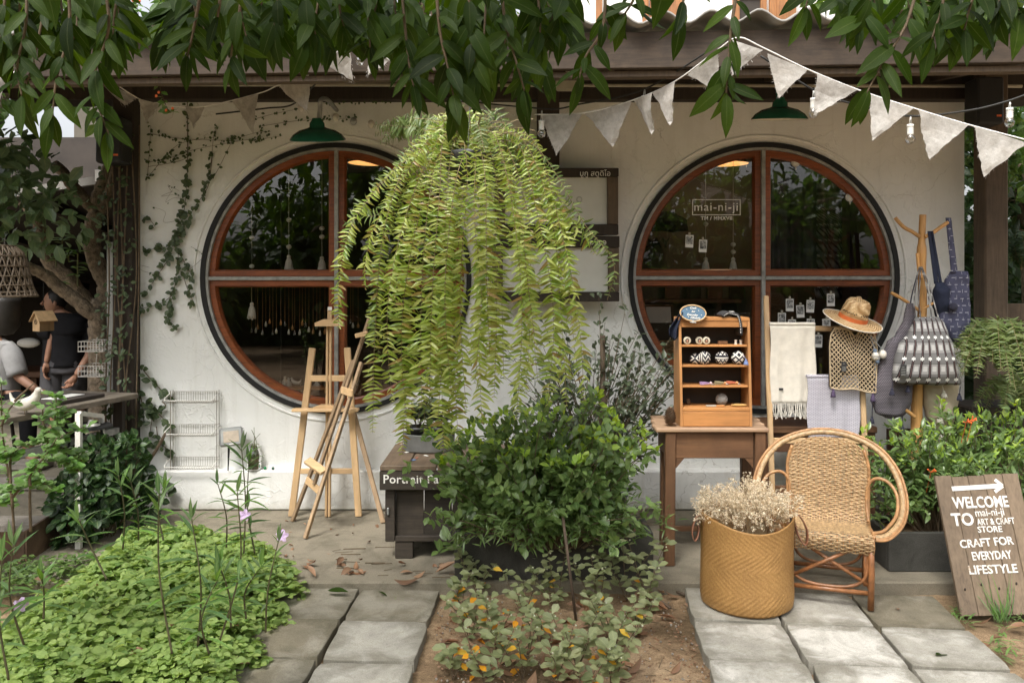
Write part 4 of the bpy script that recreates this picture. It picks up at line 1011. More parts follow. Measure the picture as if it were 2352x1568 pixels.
for (ya, yb) in ((30, 115), (240, 330)):
    a, c = az(0, 2, 750, ya, 5.75), az(0, 2, 962, yb, 5.75); b = MB(); wire_box(b, a.x, c.x, 5.65, 5.85, c.z, a.z, 8, 4); b.build('tray', M_WIRE, hb)
MB().tube([az(0, 2, 850, 115, 5.75), az(0, 2, 840, 240, 5.75)], .003, 5).tube([az(0, 2, 850, 0, 5.75), az(0, 2, 850, 40, 5.75)], .003, 5).build('hanger', M_WIRE, hb)
# bamboo cage lamp at the left edge
cg = thing('bamboo_cage', 'woven bamboo cage hanging at the left edge among leaves', 'cage', at(10, 680, 5.0)); ctr = at(-8, 0, 5.0)
zt, zb = at(0, 565, 5.0).z, at(0, 680, 5.0).z; b = MB(); prof = [(.10, 0), (.145, .15), (.165, .4), (.18, .7), (.20, .92), (.215, 1.0)]
def cagep(a, t):
    r = float(np.interp(t, [p_[1] for p_ in prof], [p_[0] for p_ in prof])); return Vector((ctr.x+r*math.cos(a), 5.0+r*math.sin(a), lerp(zt, zb, t)))
for k in range(26):
    a0 = k*2*math.pi/26
    for s in (-1, 1): b.tube([cagep(a0+s*.55*t, t) for t in np.linspace(0, 1, 9)], .004, 4, cap=False, flat=.5)
for t in (0, .2, .4, .6, .78, .92, 1.0): b.tube([cagep(a, t) for a in np.linspace(0, 6.283, 28, endpoint=False)], .006 if t in (0, 1.0) else .004, 5, closed=True)
b.build('weave', plain('bamboo', (.085, .06, .036), .7, .3, 60), cg, kind='stuff'); MB().tube([cagep(0, 0)*.5+cagep(math.pi, 0)*.5, Vector((ctr.x, 5.0, zt+1.0))], .004, 5).build('cord', M_CABLE, cg)
# birdhouse
bp = az(0, 1, 380, 1345, 6.9); bh = thing('birdhouse', 'small pine birdhouse hanging on a string in the shade', 'birdhouse', bp+Vector((0, 0, -.08))); Rz = Euler((0, 0, rad(-28))).to_matrix()
L = lambda x, y, z: bp+Rz@Vector((x, y, z))
w_, d_ = .045, .062
MB().prism([L(-w_, -d_, -.07), L(w_, -d_, -.07), L(w_, -d_, .02), L(0, -d_, .075), L(-w_, -d_, .02)], Rz@Vector((0, 2*d_, 0))).build('body', M_PINE, bh)
for s in (-1, 1): MB().prism([L(0, -d_-.018, .085), L(s*.066, -d_-.018, .005), L(s*.066, -d_-.018, .013), L(0, -d_-.018, .094)], Rz@Vector((0, 2*d_+.036, 0))).build('roof', M_PINEX, bh)
MB().lathe([(.001, -.001), (.019, -.001), (.019, .002)], L(-.002, -d_-.001, .005), 16, Rz@Euler((rad(90), 0, 0)).to_matrix()).build('hole', M_BLACK, bh)
MB().tube([L(0, 0, .09), L(0, 0, .75)], .002, 5).build('string', M_CABLE, bh)
# dark hanging drum at the left edge
dp = at(12, 722, 6.9); MB().lathe([(.001, -.17), (.06, -.16), (.105, -.10), (.12, 0), (.12, .10), (.11, .14), (.001, .15)], dp, 28).tube([dp+Vector((0, 0, .14)), dp+Vector((0, 0, 1.2))], .01, 6).build('dark_drum', plain('dark_metal', (.055, .05, .045), .5), label='large dark round drum hanging above the person in white', cat='drum', smooth=True)
# a motorbike-like pale tank glimpsed in the dark
q = az(0, 1, 250, 1525, 9.4); MB().ball(q, .10, 14, 8, (1.3, .6, .55)).build('white_bowl', M_WHITE, label='small white bowl glimpsed on the bench in the dark shed', cat='bowl', smooth=True)

# ------------------------------------------------------------------ people
def skin_body(name, joints, edges, mat, parent, sub=2, root=0):
    me = bpy.data.meshes.new(name); me.from_pydata([tuple(Vector(j[0])-ORG[parent]) for j in joints], edges, []); 
    o = bpy.data.objects.new(name, me); COL.objects.link(o)
    md = o.modifiers.new('s', 'SKIN'); md.use_smooth_shade = True
    sv = me.skin_vertices[0].data
    for i, j in enumerate(joints): r = j[1]; sv[i].radius = r if isinstance(r, tuple) else (r, r); sv[i].use_root = (i == root)
    m2 = o.modifiers.new('u', 'SUBSURF'); m2.levels = sub; m2.render_levels = sub
    me2 = bpy.data.meshes.new_from_object(o.evaluated_get(bpy.context.evaluated_depsgraph_get())); bpy.data.objects.remove(o)
    me2.materials.clear(); me2.shade_smooth(); return link(name, me2, mat, parent)
def head(parent, c, h, R, hair_long=0.0):
    b = MB(); c = Vector(c)
    b.ball(c, h*.5, 18, 14, (.74, .86, 1.0), R); b.ball(c+R@Vector((0, -.12*h, -.22*h)), h*.28, 14, 10, (.85, .9, 1.0), R)
    b.tube([c+R@Vector((0, -.40*h, .06*h)), c+R@Vector((0, -.50*h, -.10*h)), c+R@Vector((0, -.42*h, -.13*h))], [.03*h, .065*h, .04*h], 8)
    for s in (-1, 1): b.ball(c+R@Vector((s*.37*h, .02*h, -.05*h)), .10*h, 8, 8, (.35, .7, 1.1), R)
    hd_ = b.build('head', M_SKIN, parent, smooth=True)
    e = MB(); 
    for s in (-1, 1): e.ball(c+R@Vector((s*.15*h, -.405*h, .02*h)), .035*h, 8, 6, (1.4, .6, .8), R)
    e.build('eye', M_HAIR, hd_); MB().ball(c+R@Vector((0, -.39*h, -.26*h)), .05*h, 8, 6, (1.6, .5, .4), R).build('mouth', M_BEAN, hd_)
    hb_ = MB(); hb_.ball(c+R@Vector((0, .07*h, .09*h)), h*.5, 18, 14, (.80, .86, .96), R)
    if hair_long: hb_.ball(c+R@Vector((0, .2*h, -.15*h)), h*.42, 14, 10, (.85, .7, 1.1), R)
    hb_.build('hair', M_HAIR, parent, smooth=True)
def hand(b, w, d, side, s=1.0):
    """palm and five curled fingers hanging from wrist w along d"""
    d = Vector(d).normalized(); sd_ = Vector(side).normalized(); nn = d.cross(sd_)
    b.tube([w, w+d*.045*s, w+d*.09*s], [.026*s, .038*s, .034*s], 10, flat=.55)
    for k, L_ in enumerate((.070, .080, .075, .058)):
        q = w+d*.085*s+sd_*(k-1.5)*.019*s; b.tube([q, q+d*L_*.5*s, q+d*L_*.85*s+nn*.02*s, q+d*L_*.95*s+nn*.045*s], [.0095*s, .009*s, .0085*s, .006*s], 6)
    q = w+d*.03*s-sd_*.03*s; b.tube([q, q+d*.03*s-sd_*.02*s, q+d*.065*s-sd_*.018*s+nn*.012*s], [.012*s, .011*s, .008*s], 6)
# standing, seen from the side and back, looking left
YP = 8.6
pz = lambda x, y, dY=0: az(0, 1, x, y, YP+dY)
p1 = thing('person', 'person in a black T-shirt and grey shorts standing in the shade', 'person', (pz(560, 1500).x, YP, -.0))
hipc = az(0, 2, 560, 170, YP); knee = az(0, 2, 545, 520, YP); cx_ = hipc.x
shl = pz(580, 1330); nk = pz(520, 1270)
J = [(hipc, (.15, .11)), (hipc+Vector((0, 0, .22)), (.145, .105)), (Vector((shl.x, YP, shl.z-.02)), (.17, .11)), (nk+Vector((0, 0, .02)), .052), (pz(490, 1210), .05),
     (Vector((shl.x-.15, YP-.05, shl.z-.04)), .062), (az(0, 1, 470, 1450, YP-.1), .045), (az(0, 2, 432, 110, YP-.13), .036), (az(0, 2, 408, 225, YP-.15), .028),
     (Vector((shl.x+.17, YP+.05, shl.z-.05)), .062), (Vector((shl.x+.22, YP+.05, shl.z-.33)), .045), (Vector((shl.x+.16, YP-.12, shl.z-.55)), .034),
     (hipc+Vector((-.08, -.02, -.08)), .092), (Vector((cx_-.09, YP-.05, .42)), .062), (Vector((cx_-.09, YP, .08)), .042), (Vector((cx_-.10, YP-.14, .035)), .035),
     (hipc+Vector((.09, .02, -.08)), .092), (Vector((cx_+.10, YP, .42)), .062), (Vector((cx_+.10, YP+.06, .08)), .042), (Vector((cx_+.09, YP-.08, .035)), .035)]
skin_body('body', J, [(0, 1), (1, 2), (2, 3), (3, 4), (2, 5), (5, 6), (6, 7), (7, 8), (2, 9), (9, 10), (10, 11), (0, 12), (12, 13), (13, 14), (14, 15), (0, 16), (16, 17), (17, 18), (18, 19)], M_SKIN, p1)
def garment(parent, mat, secs, sleeves, name):
    bb_ = MB(); loft(bb_, smooth_secs(secs, 4), 22, .012, len(name), 2.2)
    for pts, rr in sleeves: bb_.tube(bez(pts, 4), [lerp(rr[0], rr[1], i/(4*(len(pts)-1))) for i in range(4*(len(pts)-1)+1)], 12)
    return bb_.build(name, mat, parent, smooth=True)
V3 = Vector
garment(p1, M_SHIRTK, [(hipc+V3((0, 0, -.10)), .205, .155), (hipc+V3((0, 0, .05)), .20, .15), (hipc+V3((0, 0, .22)), .19, .145), (V3((shl.x, YP, shl.z-.12)), .215, .15), (V3((shl.x, YP, shl.z+.02)), .21, .13), (V3((lerp(shl.x, nk.x, .5), YP, shl.z+.065)), .16, .11), (V3((lerp(shl.x, nk.x, .9), YP, nk.z+.01)), .075, .075)],
  [([V3((shl.x-.12, YP-.02, shl.z-.04)), V3((shl.x-.18, YP-.06, shl.z-.10)), pz(470, 1440, -.1)], (.10, .075)), ([V3((shl.x+.12, YP+.02, shl.z-.04)), V3((shl.x+.19, YP+.05, shl.z-.10)), V3((shl.x+.225, YP+.05, shl.z-.27))], (.10, .075))], 'shirt')
garment(p1, M_SHORTS, [(hipc+V3((0, 0, .05)), .185, .14), (hipc+V3((0, 0, -.06)), .20, .15), (hipc+V3((0, 0, -.16)), .205, .15)],
  [([hipc+V3((-.09, -.02, -.10)), hipc+V3((-.095, -.03, -.25)), V3((cx_-.10, YP-.04, knee.z+.03))], (.125, .115)), ([hipc+V3((.09, .02, -.10)), hipc+V3((.10, .01, -.25)), V3((cx_+.105, YP, knee.z+.03))], (.125, .115))], 'shorts')
for a_ in ((az(0, 2, 408, 225, YP-.15), (-.05, -.05, -1), (0, 1, 0)), (Vector((shl.x+.16, YP-.12, shl.z-.55)), (-.3, -.5, -.7), (1, 0, 0))):
    hb_ = MB(); hand(hb_, *a_); hb_.build('hand', M_SKIN, p1, smooth=True)
head(p1, pz(478, 1165), .235, Euler((0, 0, rad(-62))).to_matrix())
# sitting at the left edge, in white
YQ = 7.4
p2 = thing('person', 'person in a white T-shirt sitting at the left edge of the shed', 'person', (at(10, 900, YQ).x, YQ, 0))
sh = at(-20, 800, YQ); hp = at(-12, 908, YQ)
skin_body('body', [(hp, (.15, .12)), (hp.lerp(sh, .5), (.15, .115)), (sh, (.17, .11)), (sh+Vector((.01, 0, .10)), .055), (sh+Vector((.02, 0, .2)), .05),
     (sh+Vector((.17, -.02, -.03)), .062), (sh+Vector((.27, -.06, -.24)), .045), (sh+Vector((.47, -.12, -.35)), .034), (sh+Vector((-.18, 0, -.03)), .062), (sh+Vector((-.24, -.1, -.26)), .045), (sh+Vector((-.1, -.3, -.34)), .034),
     (hp+Vector((.10, -.02, -.03)), .09), (hp+Vector((.40, -.2, -.02)), .068), (Vector((hp.x+.42, YQ-.22, .08)), .045), (Vector((hp.x+.52, YQ-.27, .04)), .035), (hp+Vector((-.10, 0, -.03)), .09), (hp+Vector((.15, -.4, -.02)), .068), (Vector((hp.x+.16, YQ-.42, .08)), .045), (Vector((hp.x+.26, YQ-.47, .04)), .035)],
     [(0, 1), (1, 2), (2, 3), (3, 4), (2, 5), (5, 6), (6, 7), (2, 8), (8, 9), (9, 10), (0, 11), (11, 12), (12, 13), (13, 14), (0, 15), (15, 16), (16, 17), (17, 18)], M_SKIN, p2)
garment(p2, M_SHIRTW, [(hp+V3((0, 0, -.10)), .215, .18), (hp+V3((0, 0, .05)), .205, .17), (hp.lerp(sh, .55), .205, .165), (sh+V3((0, 0, -.06)), .215, .15), (sh+V3((0, 0, .04)), .19, .115), (sh+V3((.005, 0, .09)), .085, .08)],
  [([sh+V3((.12, 0, -.02)), sh+V3((.20, -.03, -.08)), sh+V3((.265, -.055, -.23))], (.10, .082)), ([sh+V3((-.12, 0, -.02)), sh+V3((-.2, -.03, -.08)), sh+V3((-.235, -.08, -.23))], (.10, .082))], 'shirt')
skin_body('trousers', [(hp+Vector((0, 0, -.02)), (.17, .135)), (hp+Vector((.10, -.02, -.05)), .11), (hp+Vector((.40, -.2, -.02)), .085), (Vector((hp.x+.42, YQ-.22, .15)), .065), (hp+Vector((-.10, 0, -.05)), .11), (hp+Vector((.15, -.4, -.02)), .085), (Vector((hp.x+.16, YQ-.42, .15)), .065)],
     [(0, 1), (1, 2), (2, 3), (0, 4), (4, 5), (5, 6)], M_SHIRTK, p2)
for a_ in ((sh+Vector((.47, -.12, -.35)), (.9, -.2, -.4), (0, 1, 0)), (sh+Vector((-.1, -.3, -.34)), (.9, -.2, -.3), (0, 1, 0))):
    hb_ = MB(); hand(hb_, *a_); hb_.build('hand', M_SKIN, p2, smooth=True)
head(p2, sh+Vector((.03, -.02, .30)), .235, Euler((0, 0, rad(150))).to_matrix())
sb = thing('stool', 'dark stool under the person in the white T-shirt', 'stool', (hp.x, YQ, 0)); MB().lathe([(.001, hp.z-.13), (.18, hp.z-.13), (.18, hp.z-.17), (.001, hp.z-.17)], (hp.x, YQ, 0), 20).build('seat', M_DARKW, sb)
for k in range(4): MB().tube([(hp.x+.12*math.cos(k*1.571+.7), YQ+.12*math.sin(k*1.571+.7), hp.z-.17), (hp.x+.16*math.cos(k*1.571+.7), YQ+.16*math.sin(k*1.571+.7), 0)], .015, 6).build('leg', M_DARKW, sb)
# speakers on the posts
for p, lb in ((az(3, 0, 1955, 900, 5.5), 'black speaker box on the right corner post under the eave'), (az(0, 0, 1000, 1240, 5.6), 'black speaker box beside the vine covered post under the eave')):
    o = thing('speaker', lb, 'speaker', p, 'speakers under the eave'); MB().box(p, (.17, .17, .30), bev=.012).build('cabinet', M_SPEAKER, o); MB().box(p+Vector((.05, -.0865, -.10)), (.03, .003, .012)).build('badge', M_ORFL, o)
    MB().bar(p+Vector((0, .08, .1)), p+Vector((.02 if p.x > 0 else -.0, .12, .1)), .04, .04).build('bracket', M_BLACK, o)
# ------------------------------------------------------------------ easels, rack, flood light, cart
def ez(pts, Y, c=1, r=2): return [az(c, r, x, y, Y) for x, y in pts]
ea = thing('easel', 'tall pale pine studio easel standing against the plinth under the left window', 'easel', az(1, 2, 680, 1540, 5.6), 'artists easels')
YE = 5.60
def flr(p): p = Vector(p); p.z = 0.004; return p
MB().bar(az(1, 2, 545, 95, YE+.05), flr(az(1, 2, 362, 1545, YE)), .043, .026, bev=.004).build('leg', M_PINE, ea)
MB().bar(az(1, 2, 850, 90, YE+.05), flr(az(1, 2, 950, 1555, YE)), .043, .026, bev=.004).build('leg', M_PINE, ea)
for s in (-14, 14): MB().bar(az(1, 1, 693+s, 1330 if s < 0 else 1330, YE+.02), flr(az(1, 2, 680+s, 1525, YE-.005)), .0155, .030, bev=.003).build('mast_rail', M_PINE, ea)
MB().bar(az(1, 1, 698, 1215, YE+.03), az(1, 2, 690, 560, YE+.03), .030, .018, bev=.003).build('slider', M_PINE, ea)
MB().box(az(1, 1, 697, 1225, YE+.012), (.026, .003, .022)).build('price_label', M_PAPER, ea)
def holder(a, b, h, Y, par, mat):
    a, b = Vector(a), Vector(b); L = b-a; P = [a, b, b+Vector((0, 0, h*.5)), a+L*.72+Vector((0, 0, h)), a+L*.28+Vector((0, 0, h)), a+Vector((0, 0, h*.5))]
    MB().prism(P, (0, .045, 0)).build('canvas_holder', mat, par)
holder(az(1, 1, 565, 1380, YE-.04), az(1, 1, 815, 1380, YE-.04), .045, YE, ea, M_PINEX)
holder(az(1, 2, 548, 640, YE-.06), az(1, 2, 770, 645, YE-.06), .036, YE, ea, M_PINEX)
MB().bar(az(1, 2, 528, 360, YE+.012), az(1, 2, 845, 358, YE+.012), .040, .018, up=Vector((0, -1, 0)), bev=.003).build('crossbar', M_PINEX, ea)
MB().bar(az(1, 2, 425, 1170, YE+.014), az(1, 2, 905, 1170, YE+.014), .036, .018, up=Vector((0, -1, 0)), bev=.003).build('crossbar', M_PINEX, ea)
MB().b2((az(1, 2, 392, 0, YE).x, YE-.09, az(1, 2, 0, 655, YE-.09).z), (az(1, 2, 962, 0, YE).x, YE-.015, az(1, 2, 0, 655, YE-.09).z+.018), .003).build('tray', M_PINEX, ea)
MB().bar(az(1, 2, 880, 560, 5.68), flr(az(1, 2, 1165, 1240, 5.45)), .03, .024, bev=.003).build('rear_leg', M_EASEL2, ea)
e2 = thing('easel', 'narrow folded easel leaning on the taller pine easel', 'easel', (az(1, 3, 430, 220, 5.3)), 'artists easels')
LT, LBm = az(1, 2, 905, 200, 5.50), onz(*zp(1, 3, 370, 150), .004); RT, RB = az(1, 2, 975, 220, 5.44), onz(*zp(1, 3, 482, 303), .004)
MB().bar(LT, LBm, .020, .034, up=Vector((-.3, -1, 0)), bev=.003).build('rail', M_EASEL2, e2)
MB().bar(RT, RB, .020, .034, up=Vector((-.3, -1, 0)), bev=.003).build('rail', M_EASEL2, e2)
MB().bar(az(1, 1, 1042, 1315, 5.50), az(1, 2, 560, 1290, 5.36), .019, .030, up=Vector((-.3, -1, 0)), bev=.003).build('mast', M_EASEL2, e2)
for (a, bq, w) in (((800, 460), (895, 490), .05), ((492, 1245), (605, 1345), .05)): MB().bar(az(1, 2, *a, 5.43), az(1, 2, *bq, 5.33), w*.9, .014, up=Vector((-.3, -1, 0)), bev=.002).build('rung', M_PINEX, e2)
MB().bar(az(1, 2, 498, 1075, 5.30), az(1, 2, 648, 1180, 5.22), .055, .022, up=Vector((.2, -.6, .8)), bev=.003).build('tray', M_PINEX, e2)
MB().bar(az(1, 1, 920, 1465, 5.42), az(1, 1, 1030, 1440, 5.42), .03, .03, up=Vector((0, -1, 0)), bev=.004).build('canvas_holder', M_PINEX, e2)
# three-tier wire rack on the ledge
wr = thing('wire_rack', 'three tier wire rack standing on the ledge against the plaster', 'rack', az(0, 2, 1690, 1140, 5.78))
xa, xb = az(0, 2, 1490, 0, 5.78).x, az(0, 2, 1905, 0, 5.78).x
for y in (5.765, 5.81):
    for x in (xa+.008, xb): MB().tube([(x, y, .275), (x, y, az(0, 2, 0, 465, 5.78).z)], .0032, 6).build('upright', M_WIRE2, wr)
for ya, yb in ((480, 560), (770, 850), (1055, 1135)):
    z1, z0_ = az(0, 2, 0, ya, 5.78).z, az(0, 2, 0, yb, 5.78).z; z0_ = max(z0_, .282)
    b = MB(); n = 20
    for i in range(n+1):
        x = lerp(xa, xb, i/n); b.tube([(x, 5.815, z1), (x, 5.815, z0_), (x, 5.71, z0_), (x, 5.705, z0_+.012)], .0012, 4, cap=False)
    for y, z in ((5.815, z1), (5.815, z0_), (5.76, z0_), (5.71, z0_)): b.tube([(xa, y, z), (xb, y, z)], .0016, 5)
    tr_ = b.build('shelf', M_WIRE2, wr)
    MB().tube(bez([(xa, 5.815, z1), (xa-.012, 5.73, lerp(z0_, z1, .5)), (xa-.006, 5.70, lerp(z0_, z1, .28)), (xa+.03, 5.695, lerp(z0_, z1, .25)), (xb-.05, 5.695, lerp(z0_, z1, .25)), (xb-.012, 5.70, lerp(z0_, z1, .3)), (xb, 5.815, z1)], 6), .0034, 6).build('front_bar', M_WHITE, tr_, smooth=True)
# flood light
fp = az(0, 2, 2025, 870, 5.70); fl = thing('flood_light', 'grey flood light on a spike on the ledge beside the wire rack', 'flood light', (fp.x, 5.72, .27)); R = Euler((rad(-14), rad(-4), rad(14))).to_matrix()
MB().box(fp, (.152, .035, .125), R, bev=.012).build('housing', M_STEEL, fl); MB().box(fp+R@Vector((0, -.0185, .0)), (.10, .004, .075), R, bev=.003).build('lens', plain('pale_lens', (.50, .42, .33), .3), fl)
MB().box(fp+R@Vector((.0, -.019, -.05)), (.03, .003, .006), R).build('badge', M_PAPER, fl)
for k in range(7): MB().box(fp+R@Vector((.03, .030, .05-k*.016)), (.10, .04, .004), R).build('fin', M_STEEL, fl)
MB().tube([fp+R@Vector((-.02, .02, -.06)), Vector((fp.x-.035, 5.74, .273))], [.009, .004], 6).build('spike', M_BLACK, fl)
# glass jar and two marbles on the ledge
jp = Vector((at(584, 0, 5.78).x, 5.78, .274)); jar = thing('glass_jar', 'green stained glass jar with a sprig on the ledge', 'jar', jp)
MB().lathe([(.001, 0), (.046, .001), (.05, .01), (.05, .11), (.036, .14), (.03, .16), (.034, .17)], jp, 20).build('glass', M_JARG, jar, smooth=True); MB().lathe([(.001, .004), (.043, .005), (.045, .08), (.001, .085)], jp, 16).build('water', plain('murky_water', (.12, .11, .07), .3), jar, smooth=True)
for k in range(4): MB().tube(bez([jp+Vector((0, 0, .05)), jp+Vector((U(-.02, .02), 0, .17)), jp+Vector((U(-.05, .06), U(-.03, 0), U(.22, .3)))], 5), .002, 4).build('sprig', M_STEM, jar)
for x, r, c, lb in ((130, .011, (.02, .22, .07), 'bright green marble on the ledge'), (200, .010, (.02, .08, .05), 'dark green marble on the ledge')):
    q = az(1, 2, x, 1133, 5.77); q.z = .273+r; MB().ball(q, r, 12, 8).build('marble', plain('marble_%d' % x, c, .15, bump=0), label=lb, cat='marble', group='marbles on the ledge', smooth=True)

# ---- lettered cart
cx0, cx1, cy0, cy1, ctz = -.737, .22, 4.72, 5.34, .532
ca = thing('wooden_cart', 'dark wooden cart with white lettering on its front board', 'cart', ((cx0+cx1)/2, 5.0, 0))
n = 6; pw = (cx1-cx0)/n
for k in range(n): MB().b2((cx0+k*pw+.003, cy0-.004, ctz-.028), (cx0+(k+1)*pw-.003, cy1, ctz+U(-.003, .003)), .003).build('top_plank', M_CARTTOP, ca)
fb2 = MB().b2((cx0, cy0, .395), (cx1, cy0+.03, ctz-.029), .004).build('front_board', M_CART, ca)
lettering('Portrait Painting', .067, Vector((cx0+.019, cy0-.0015, .455)), M_LETW, ca, align='LEFT', space=1.05, bold=.0006)
MB().b2((cx0+.001, cy0+.031, .395), (cx0+.03, cy1-.002, ctz-.029)).b2((cx1-.03, cy0+.031, .395), (cx1-.001, cy1-.002, ctz-.029)).build('side_board', M_CART, ca)
bx0 = -.711; y1 = cy0+.035
MB().b2((bx0, y1, .098), (bx0+.055, y1+.05, .394), .004).build('corner_post', M_CART, ca); MB().b2((cx1-.08, y1, .098), (cx1-.025, y1+.05, .394), .004).build('corner_post', M_CART, ca)
MB().b2((bx0+.056, y1+.003, .098), (cx1-.081, y1+.055, .128), .003).build('bottom_rail', M_CART, ca)
for k in range(5):
    x = lerp(bx0+.056, cx1-.081, k/5); MB().b2((x+.002, y1+.03, .129), (x+(cx1-.081-bx0-.056)/5-.002, y1+.045, .394)).build('panel_board', M_CART, ca)
MB().b2((bx0+.004, y1+.051, .098), (bx0+.03, cy1-.01, .394)).b2((cx1-.055, y1+.051, .098), (cx1-.03, cy1-.01, .394)).build('side_panel', M_CART, ca)
MB().b2((bx0, y1+.056, .10), (cx1-.03, cy1-.012, .118)).build('floor_board', M_CART, ca)
for x, y in ((bx0+.055, y1+.01), (cx1-.16, y1+.01), (bx0+.055, cy1-.09), (cx1-.16, cy1-.09)): MB().b2((x, y, 0.001), (x+.10, y+.06, .097), .003).build('foot', M_CART, ca)
MB().box((bx0+.018, y1-.006, .27), (.012, .012, .04), bev=.003).build('catch', M_STEEL, ca)
for k in range(7): 
    MB().box((U(cx0+.03, -.4), U(cy0+.04, cy1-.1), ctz+.0035), (U(.02, .06), U(.01, .03), .001), Euler((0, 0, U(0, 3)))).build('paint_smear', M_WHITE if k % 2 else plain('smear%d' % k, (.30, .10, .06) if k % 4 else (.1, .2, .4)), ca)
# trough with two potted plants on it
tq = Vector(((927.7+1043)/2, 0, 0)); tx = at(tq.x, 0, 5.12).x
tg = thing('zinc_trough', 'oval grey zinc trough standing on the wooden cart', 'trough', (tx, 5.12, ctz+.004))
MB().lathe([(.001, 0), (.145, 0), (.152, .01), (.157, .10), (.160, .104), (.155, .106), (.148, .098), (.14, .02), (.001, .018)], (tx, 5.12, ctz+.004), 36, sy=.62).build('tub', M_ZINC, tg, smooth=True)
def pot_plant(p, label, h, n, size, mat=M_FICUS, tm=T_OVAL, spread=.13, r=.07, seed=0):
    o = thing('potted_plant', label, 'plant', p, 'dark potted plants on the cart'); p = Vector(p)
    MB().lathe([(.001, 0), (r*.8, 0), (r, .11), (r*1.06, .112), (r*1.06, .125), (r*.95, .125), (r*.9, .10), (.001, .10)], p, 22).build('pot', M_POT, o, smooth=True)
    b = MB(); lb = LB()
    for k in range(9):
        a = U(0, 6.28); e = p+Vector((spread*math.cos(a)*U(.5, 1.1), spread*math.sin(a)*.7, h*U(.55, 1))); sm = bez([p+Vector((0, 0, .1)), p.lerp(e, .5)+Vector((0, 0, .08)), e], 6); b.tube(sm, .0025, 5)
        for q in range(n):
            t = random.choice(sm[4:]); a2 = U(0, 6.28); lb.add(tm, [tuple(t)], [(math.cos(a2), math.sin(a2), U(-.2, .7))], [(0, -.3, 1)], size*U(.7, 1.2))
    b.build('stem', M_TWIG, o); lb.build('foliage', mat, o)
pot_plant((tx-.068, 5.12, ctz+.025), 'dark green plant in the left black pot of the zinc trough', .34, 9, .062)
pot_plant((tx+.070, 5.12, ctz+.025), 'dark green plant in the right black pot of the zinc trough', .30, 9, .062)
# ------------------------------------------------------------------ display table, cabinet and wares
TY0, TY1, TX0, TX1, TZ = 4.62, 5.06, .782, 1.402, .757
tb = thing('display_table', 'brown wooden table carrying the small open cabinet', 'table', ((TX0+TX1)/2, (TY0+TY1)/2, 0))
for k in range(3): MB().b2((TX0+.018*k, TY0+k*.147, TZ-.024), (TX1+.018*k, TY0+(k+1)*.147-.002, TZ), .006).build('top_plank', M_TOPW, tb)
for x, y, s in ((TX0+.055, TY0+.04, -1), (TX1-.075, TY0+.04, 1), (TX0+.095, TY1-.05, -1), (TX1-.055, TY1-.05, 1)):
    MB().bar((x+.03, y, TZ-.026), (x+.03+s*.006, y, .001), .058, .052, up=Vector((0, -1, 0)), bev=.005).build('leg', M_TABLEZ, tb)
for y in (TY0+.045, TY1-.055): MB().b2((TX0+.116, y-.012, TZ-.17), (TX1-.078, y+.012, TZ-.026), .002).build('apron', M_TABLE, tb)
for x in (TX0+.075, TX1-.057): MB().b2((x, TY0+.068, TZ-.17), (x+.02, TY1-.078, TZ-.027)).build('apron', M_TABLE, tb)
for x, s in ((TX0+.117, 1), (TX1-.079, -1)): MB().prism([(x, TY0+.035, TZ-.171), (x+s*.045, TY0+.035, TZ-.171), (x, TY0+.035, TZ-.225)], (0, .02, 0)).build('gusset', M_TABLE, tb)
MB().b2((TX0+.116, TY1-.065, .085), (TX1-.078, TY1-.04, .115), .003).build('stretcher', M_TABLE, tb)

CY = 4.66; S_ = FPX/CY
kx0, kx1 = at(1562.7, 0, CY).x, at(1728, 0, CY).x; kz0 = TZ+.002; kz1 = kz0+.592
cb_ = thing('open_cabinet', 'small open orange brown cabinet with four shelves of craft wares', 'cabinet', ((kx0+kx1)/2, CY+.09, kz0))
DEP = .19
for x, s in ((kx0, 1), (kx1, -1)): MB().prism([(x, CY, kz0), (x, CY+DEP, kz0), (x, CY+DEP, kz1), (x, CY+.05, kz1), (x, CY+.006, kz0+.10)], (s*.014, 0, 0)).build('side', M_CABZ, cb_)
MB().b2((kx0+.015, CY+DEP-.012, kz0), (kx1-.015, CY+DEP-.002, kz1-.016)).build('back', M_INTD, cb_)
MB().b2((kx0+.0145, CY-.003, kz0+.001), (kx1-.0145, CY+.014, kz0+.082), .003).build('plinth_board', M_CAB, cb_)
sz = [kz0+.084, kz0+.211, kz0+.322, kz0+.433]
for k, z in enumerate(sz): MB().b2((kx0+.015, CY-.004 if k == 0 else CY+.012+.012*k, z), (kx1-.015, CY+DEP-.013, z+(.020 if k == 0 else .0105)), .002).build('shelf', M_CAB, cb_)
MB().b2((kx0+.002, CY+.046, kz1-.016), (kx1-.002, CY+DEP+.004, kz1+.004), .002).b2((kx0+.015, CY+.049, kz1-.05), (kx1-.015, CY+.062, kz1-.017), .002).build('top', M_CAB, cb_)
